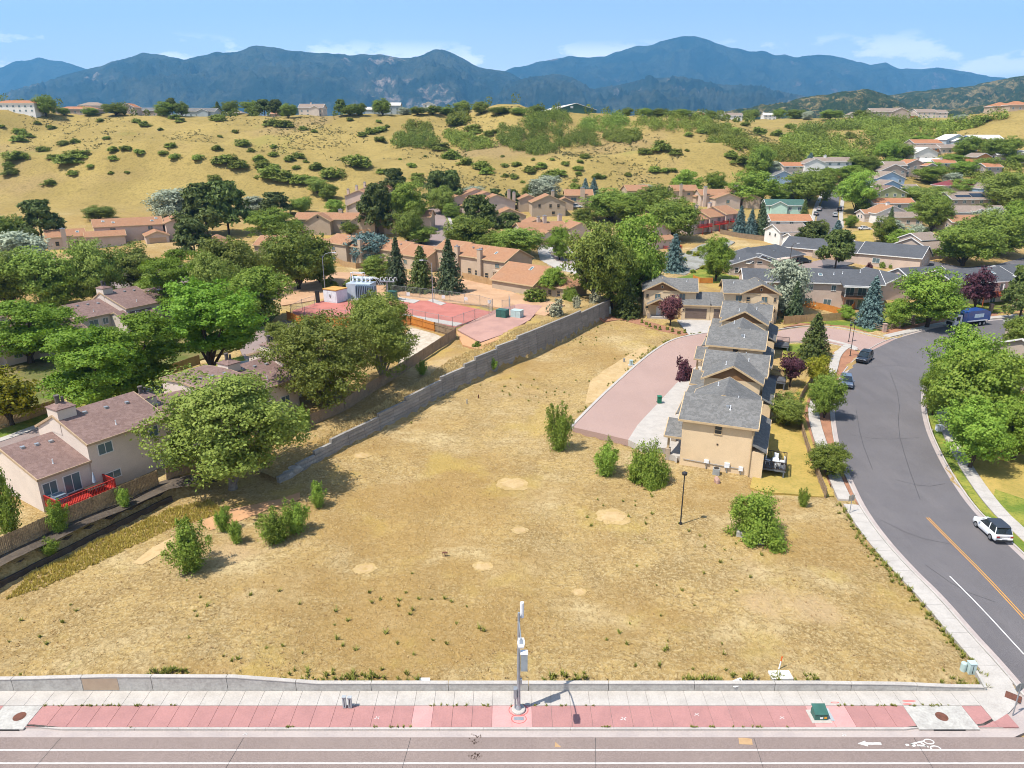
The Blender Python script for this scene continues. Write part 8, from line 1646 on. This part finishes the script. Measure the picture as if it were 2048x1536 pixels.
def range_mesh(name, sky_px, D, foot, mat, amp, freq, seed, power=0.8, res=2.4, base=0.0):
    xs = np.arange(sky_px[0][0], sky_px[-1][0] + 0.1, res); ys = np.interp(xs, [p[0] for p in sky_px], [p[1] for p in sky_px]); k = np.hanning(9); k /= k.sum(); ys = np.convolve(np.pad(ys, 4, 'edge'), k, 'valid')
    d = np.array([ray(a, b) for a, b in zip(xs, ys)]); rz = CAM_H + d[:, 2] * D + D * 0.0011 * fbm(d[:, 0] * D, np.full(len(xs), seed * 77.0), D * 0.16); V = []; nv = 56
    for j in range(nv):
        v = j / (nv - 1); back = max(0, v - 0.72) / 0.28; f = min(v / 0.72, 1); y = foot + (D - foot) * f + back * 0.2 * D
        h = f ** power * (1 - 0.55 * back ** 1.2); env = math.sin(math.pi * min(f, 1)) ** 0.8; x = d[:, 0] * y * 1.0
        n = fbm(x + seed * 900, np.full(len(xs), y * 0.9), D * 1.6 / freq); ridge_ = 1 - np.abs(fbm(x * 1.0 + seed * 300, y * 0.8 + 0 * x, D * 1.0 / freq)) * 1.6
        z = base + (rz - base) * h + amp * env * (ridge_ - 0.35 + 0.45 * n); V.append(np.stack([x, np.full(len(xs), y), z], -1))
    V = np.concatenate(V); nx = len(xs); i = (np.arange(nv - 1)[:, None] * nx + np.arange(nx - 1)[None]).ravel(); o = link(name, np_mesh(name, V, np.stack([i, i + 1, i + nx + 1, i + nx], -1)), mat); o.data.polygons.foreach_set('use_smooth', [True] * len(o.data.polygons)); return struct(o)
forest_a, forest_b = (0.018, 0.032, 0.028), (0.06, 0.072, 0.052)
mm_far = mountain_mat('far forested mountain', forest_a, forest_b, (0.30, 0.22, 0.19), 0.66); mm_front = mountain_mat('front range', (0.026, 0.042, 0.03), (0.085, 0.092, 0.06), (0.42, 0.32, 0.25), 0.585); mm_peak = mountain_mat('high peak', forest_a, forest_b, (0.22, 0.15, 0.125), 0.60); mm_hill = mountain_mat('near oak hills', (0.045, 0.07, 0.022), (0.08, 0.095, 0.035), (0.36, 0.25, 0.15), 0.66, (0.34, 0.26, 0.11), 4.0)
range_mesh('mountain', [(-420,165),(-200,150),(0,133),(40,122),(75,112),(100,119),(122,120),(150,129),(180,138),(230,152),(300,178),(380,205)], 11800, 9300, mm_far, 90, 2.5, 1)
range_mesh('mountain', [(880,190),(950,168),(1010,144),(1050,130),(1100,117),(1130,111),(1170,112),(1210,111),(1250,98),(1300,88),(1335,76),(1360,71),(1385,70),(1410,76),(1450,92),(1480,98),(1510,105),(1530,104),(1550,108),(1572,106),(1592,113),(1615,108),(1640,106),(1670,109),(1700,119),(1745,128),(1775,128),(1800,136),(1845,138),(1875,134),(1920,140),(1985,153),(2048,165),(2200,178),(2450,190)], 11200, 8600, mm_peak, 150, 3.4, 2)
range_mesh('mountain', [(-420,225),(-200,212),(0,188),(60,172),(110,156),(150,143),(200,130),(235,118),(262,114),(272,111),(287,105),(322,108),(345,112),(370,118),(400,109),(432,103),(475,101),(500,91),(535,93),(575,99),(640,104),(700,108),(735,106),(780,113),(810,117),(845,108),(868,98),(885,96),(905,103),(930,117),(955,131),(985,138),(1010,143),(1040,156),(1080,172),(1130,186),(1200,205),(1260,222)], 8000, 5200, mm_front, 115, 3.6, 3)
range_mesh('foothill', [(960,215),(1010,175),(1060,152),(1110,147),(1140,152),(1165,165),(1185,178),(1220,172),(1260,166),(1300,154),(1340,153),(1400,160),(1460,170),(1540,179),(1600,190),(1680,208),(1760,228)], 7200, 4600, mm_front, 110, 5, 4)
range_mesh('near_hill', [(1620,215),(1700,200),(1780,189),(1850,178),(1900,176),(1960,166),(2000,158),(2048,149),(2150,135),(2400,120)], 3400, 2200, mm_hill, 34, 5, 5)
range_mesh('near_hill', [(1300,240),(1450,222),(1520,213),(1560,206),(1620,193),(1680,183),(1735,177),(1770,188),(1810,206),(1860,222),(1920,238)], 2300, 1500, mm_hill, 24, 6, 6)
range_mesh('near_hill', [(1760,240),(1850,226),(1930,214),(2000,203),(2048,198),(2200,185),(2400,180)], 1900, 1350, mm_hill, 16, 6, 7)
def haze():
    o = MB().box(-12500, 13500, -400, 15200, -25, 2450).build('haze', None); m = bpy.data.materials.new('haze air'); m.use_nodes = True; n = m.node_tree.nodes; n.clear(); out = n.new('ShaderNodeOutputMaterial'); v = n.new('ShaderNodeVolumePrincipled')
    v.inputs['Color'].default_value = (0.19, 0.56, 1.0, 1); v.inputs['Density'].default_value = 0.000076; v.inputs['Anisotropy'].default_value = 0.1; m.node_tree.links.new(v.outputs[0], out.inputs['Volume']); o.data.materials.append(m); tag(o, 'blue summer haze between the lot and the mountains', 'haze', None, 'stuff'); return o
haze()
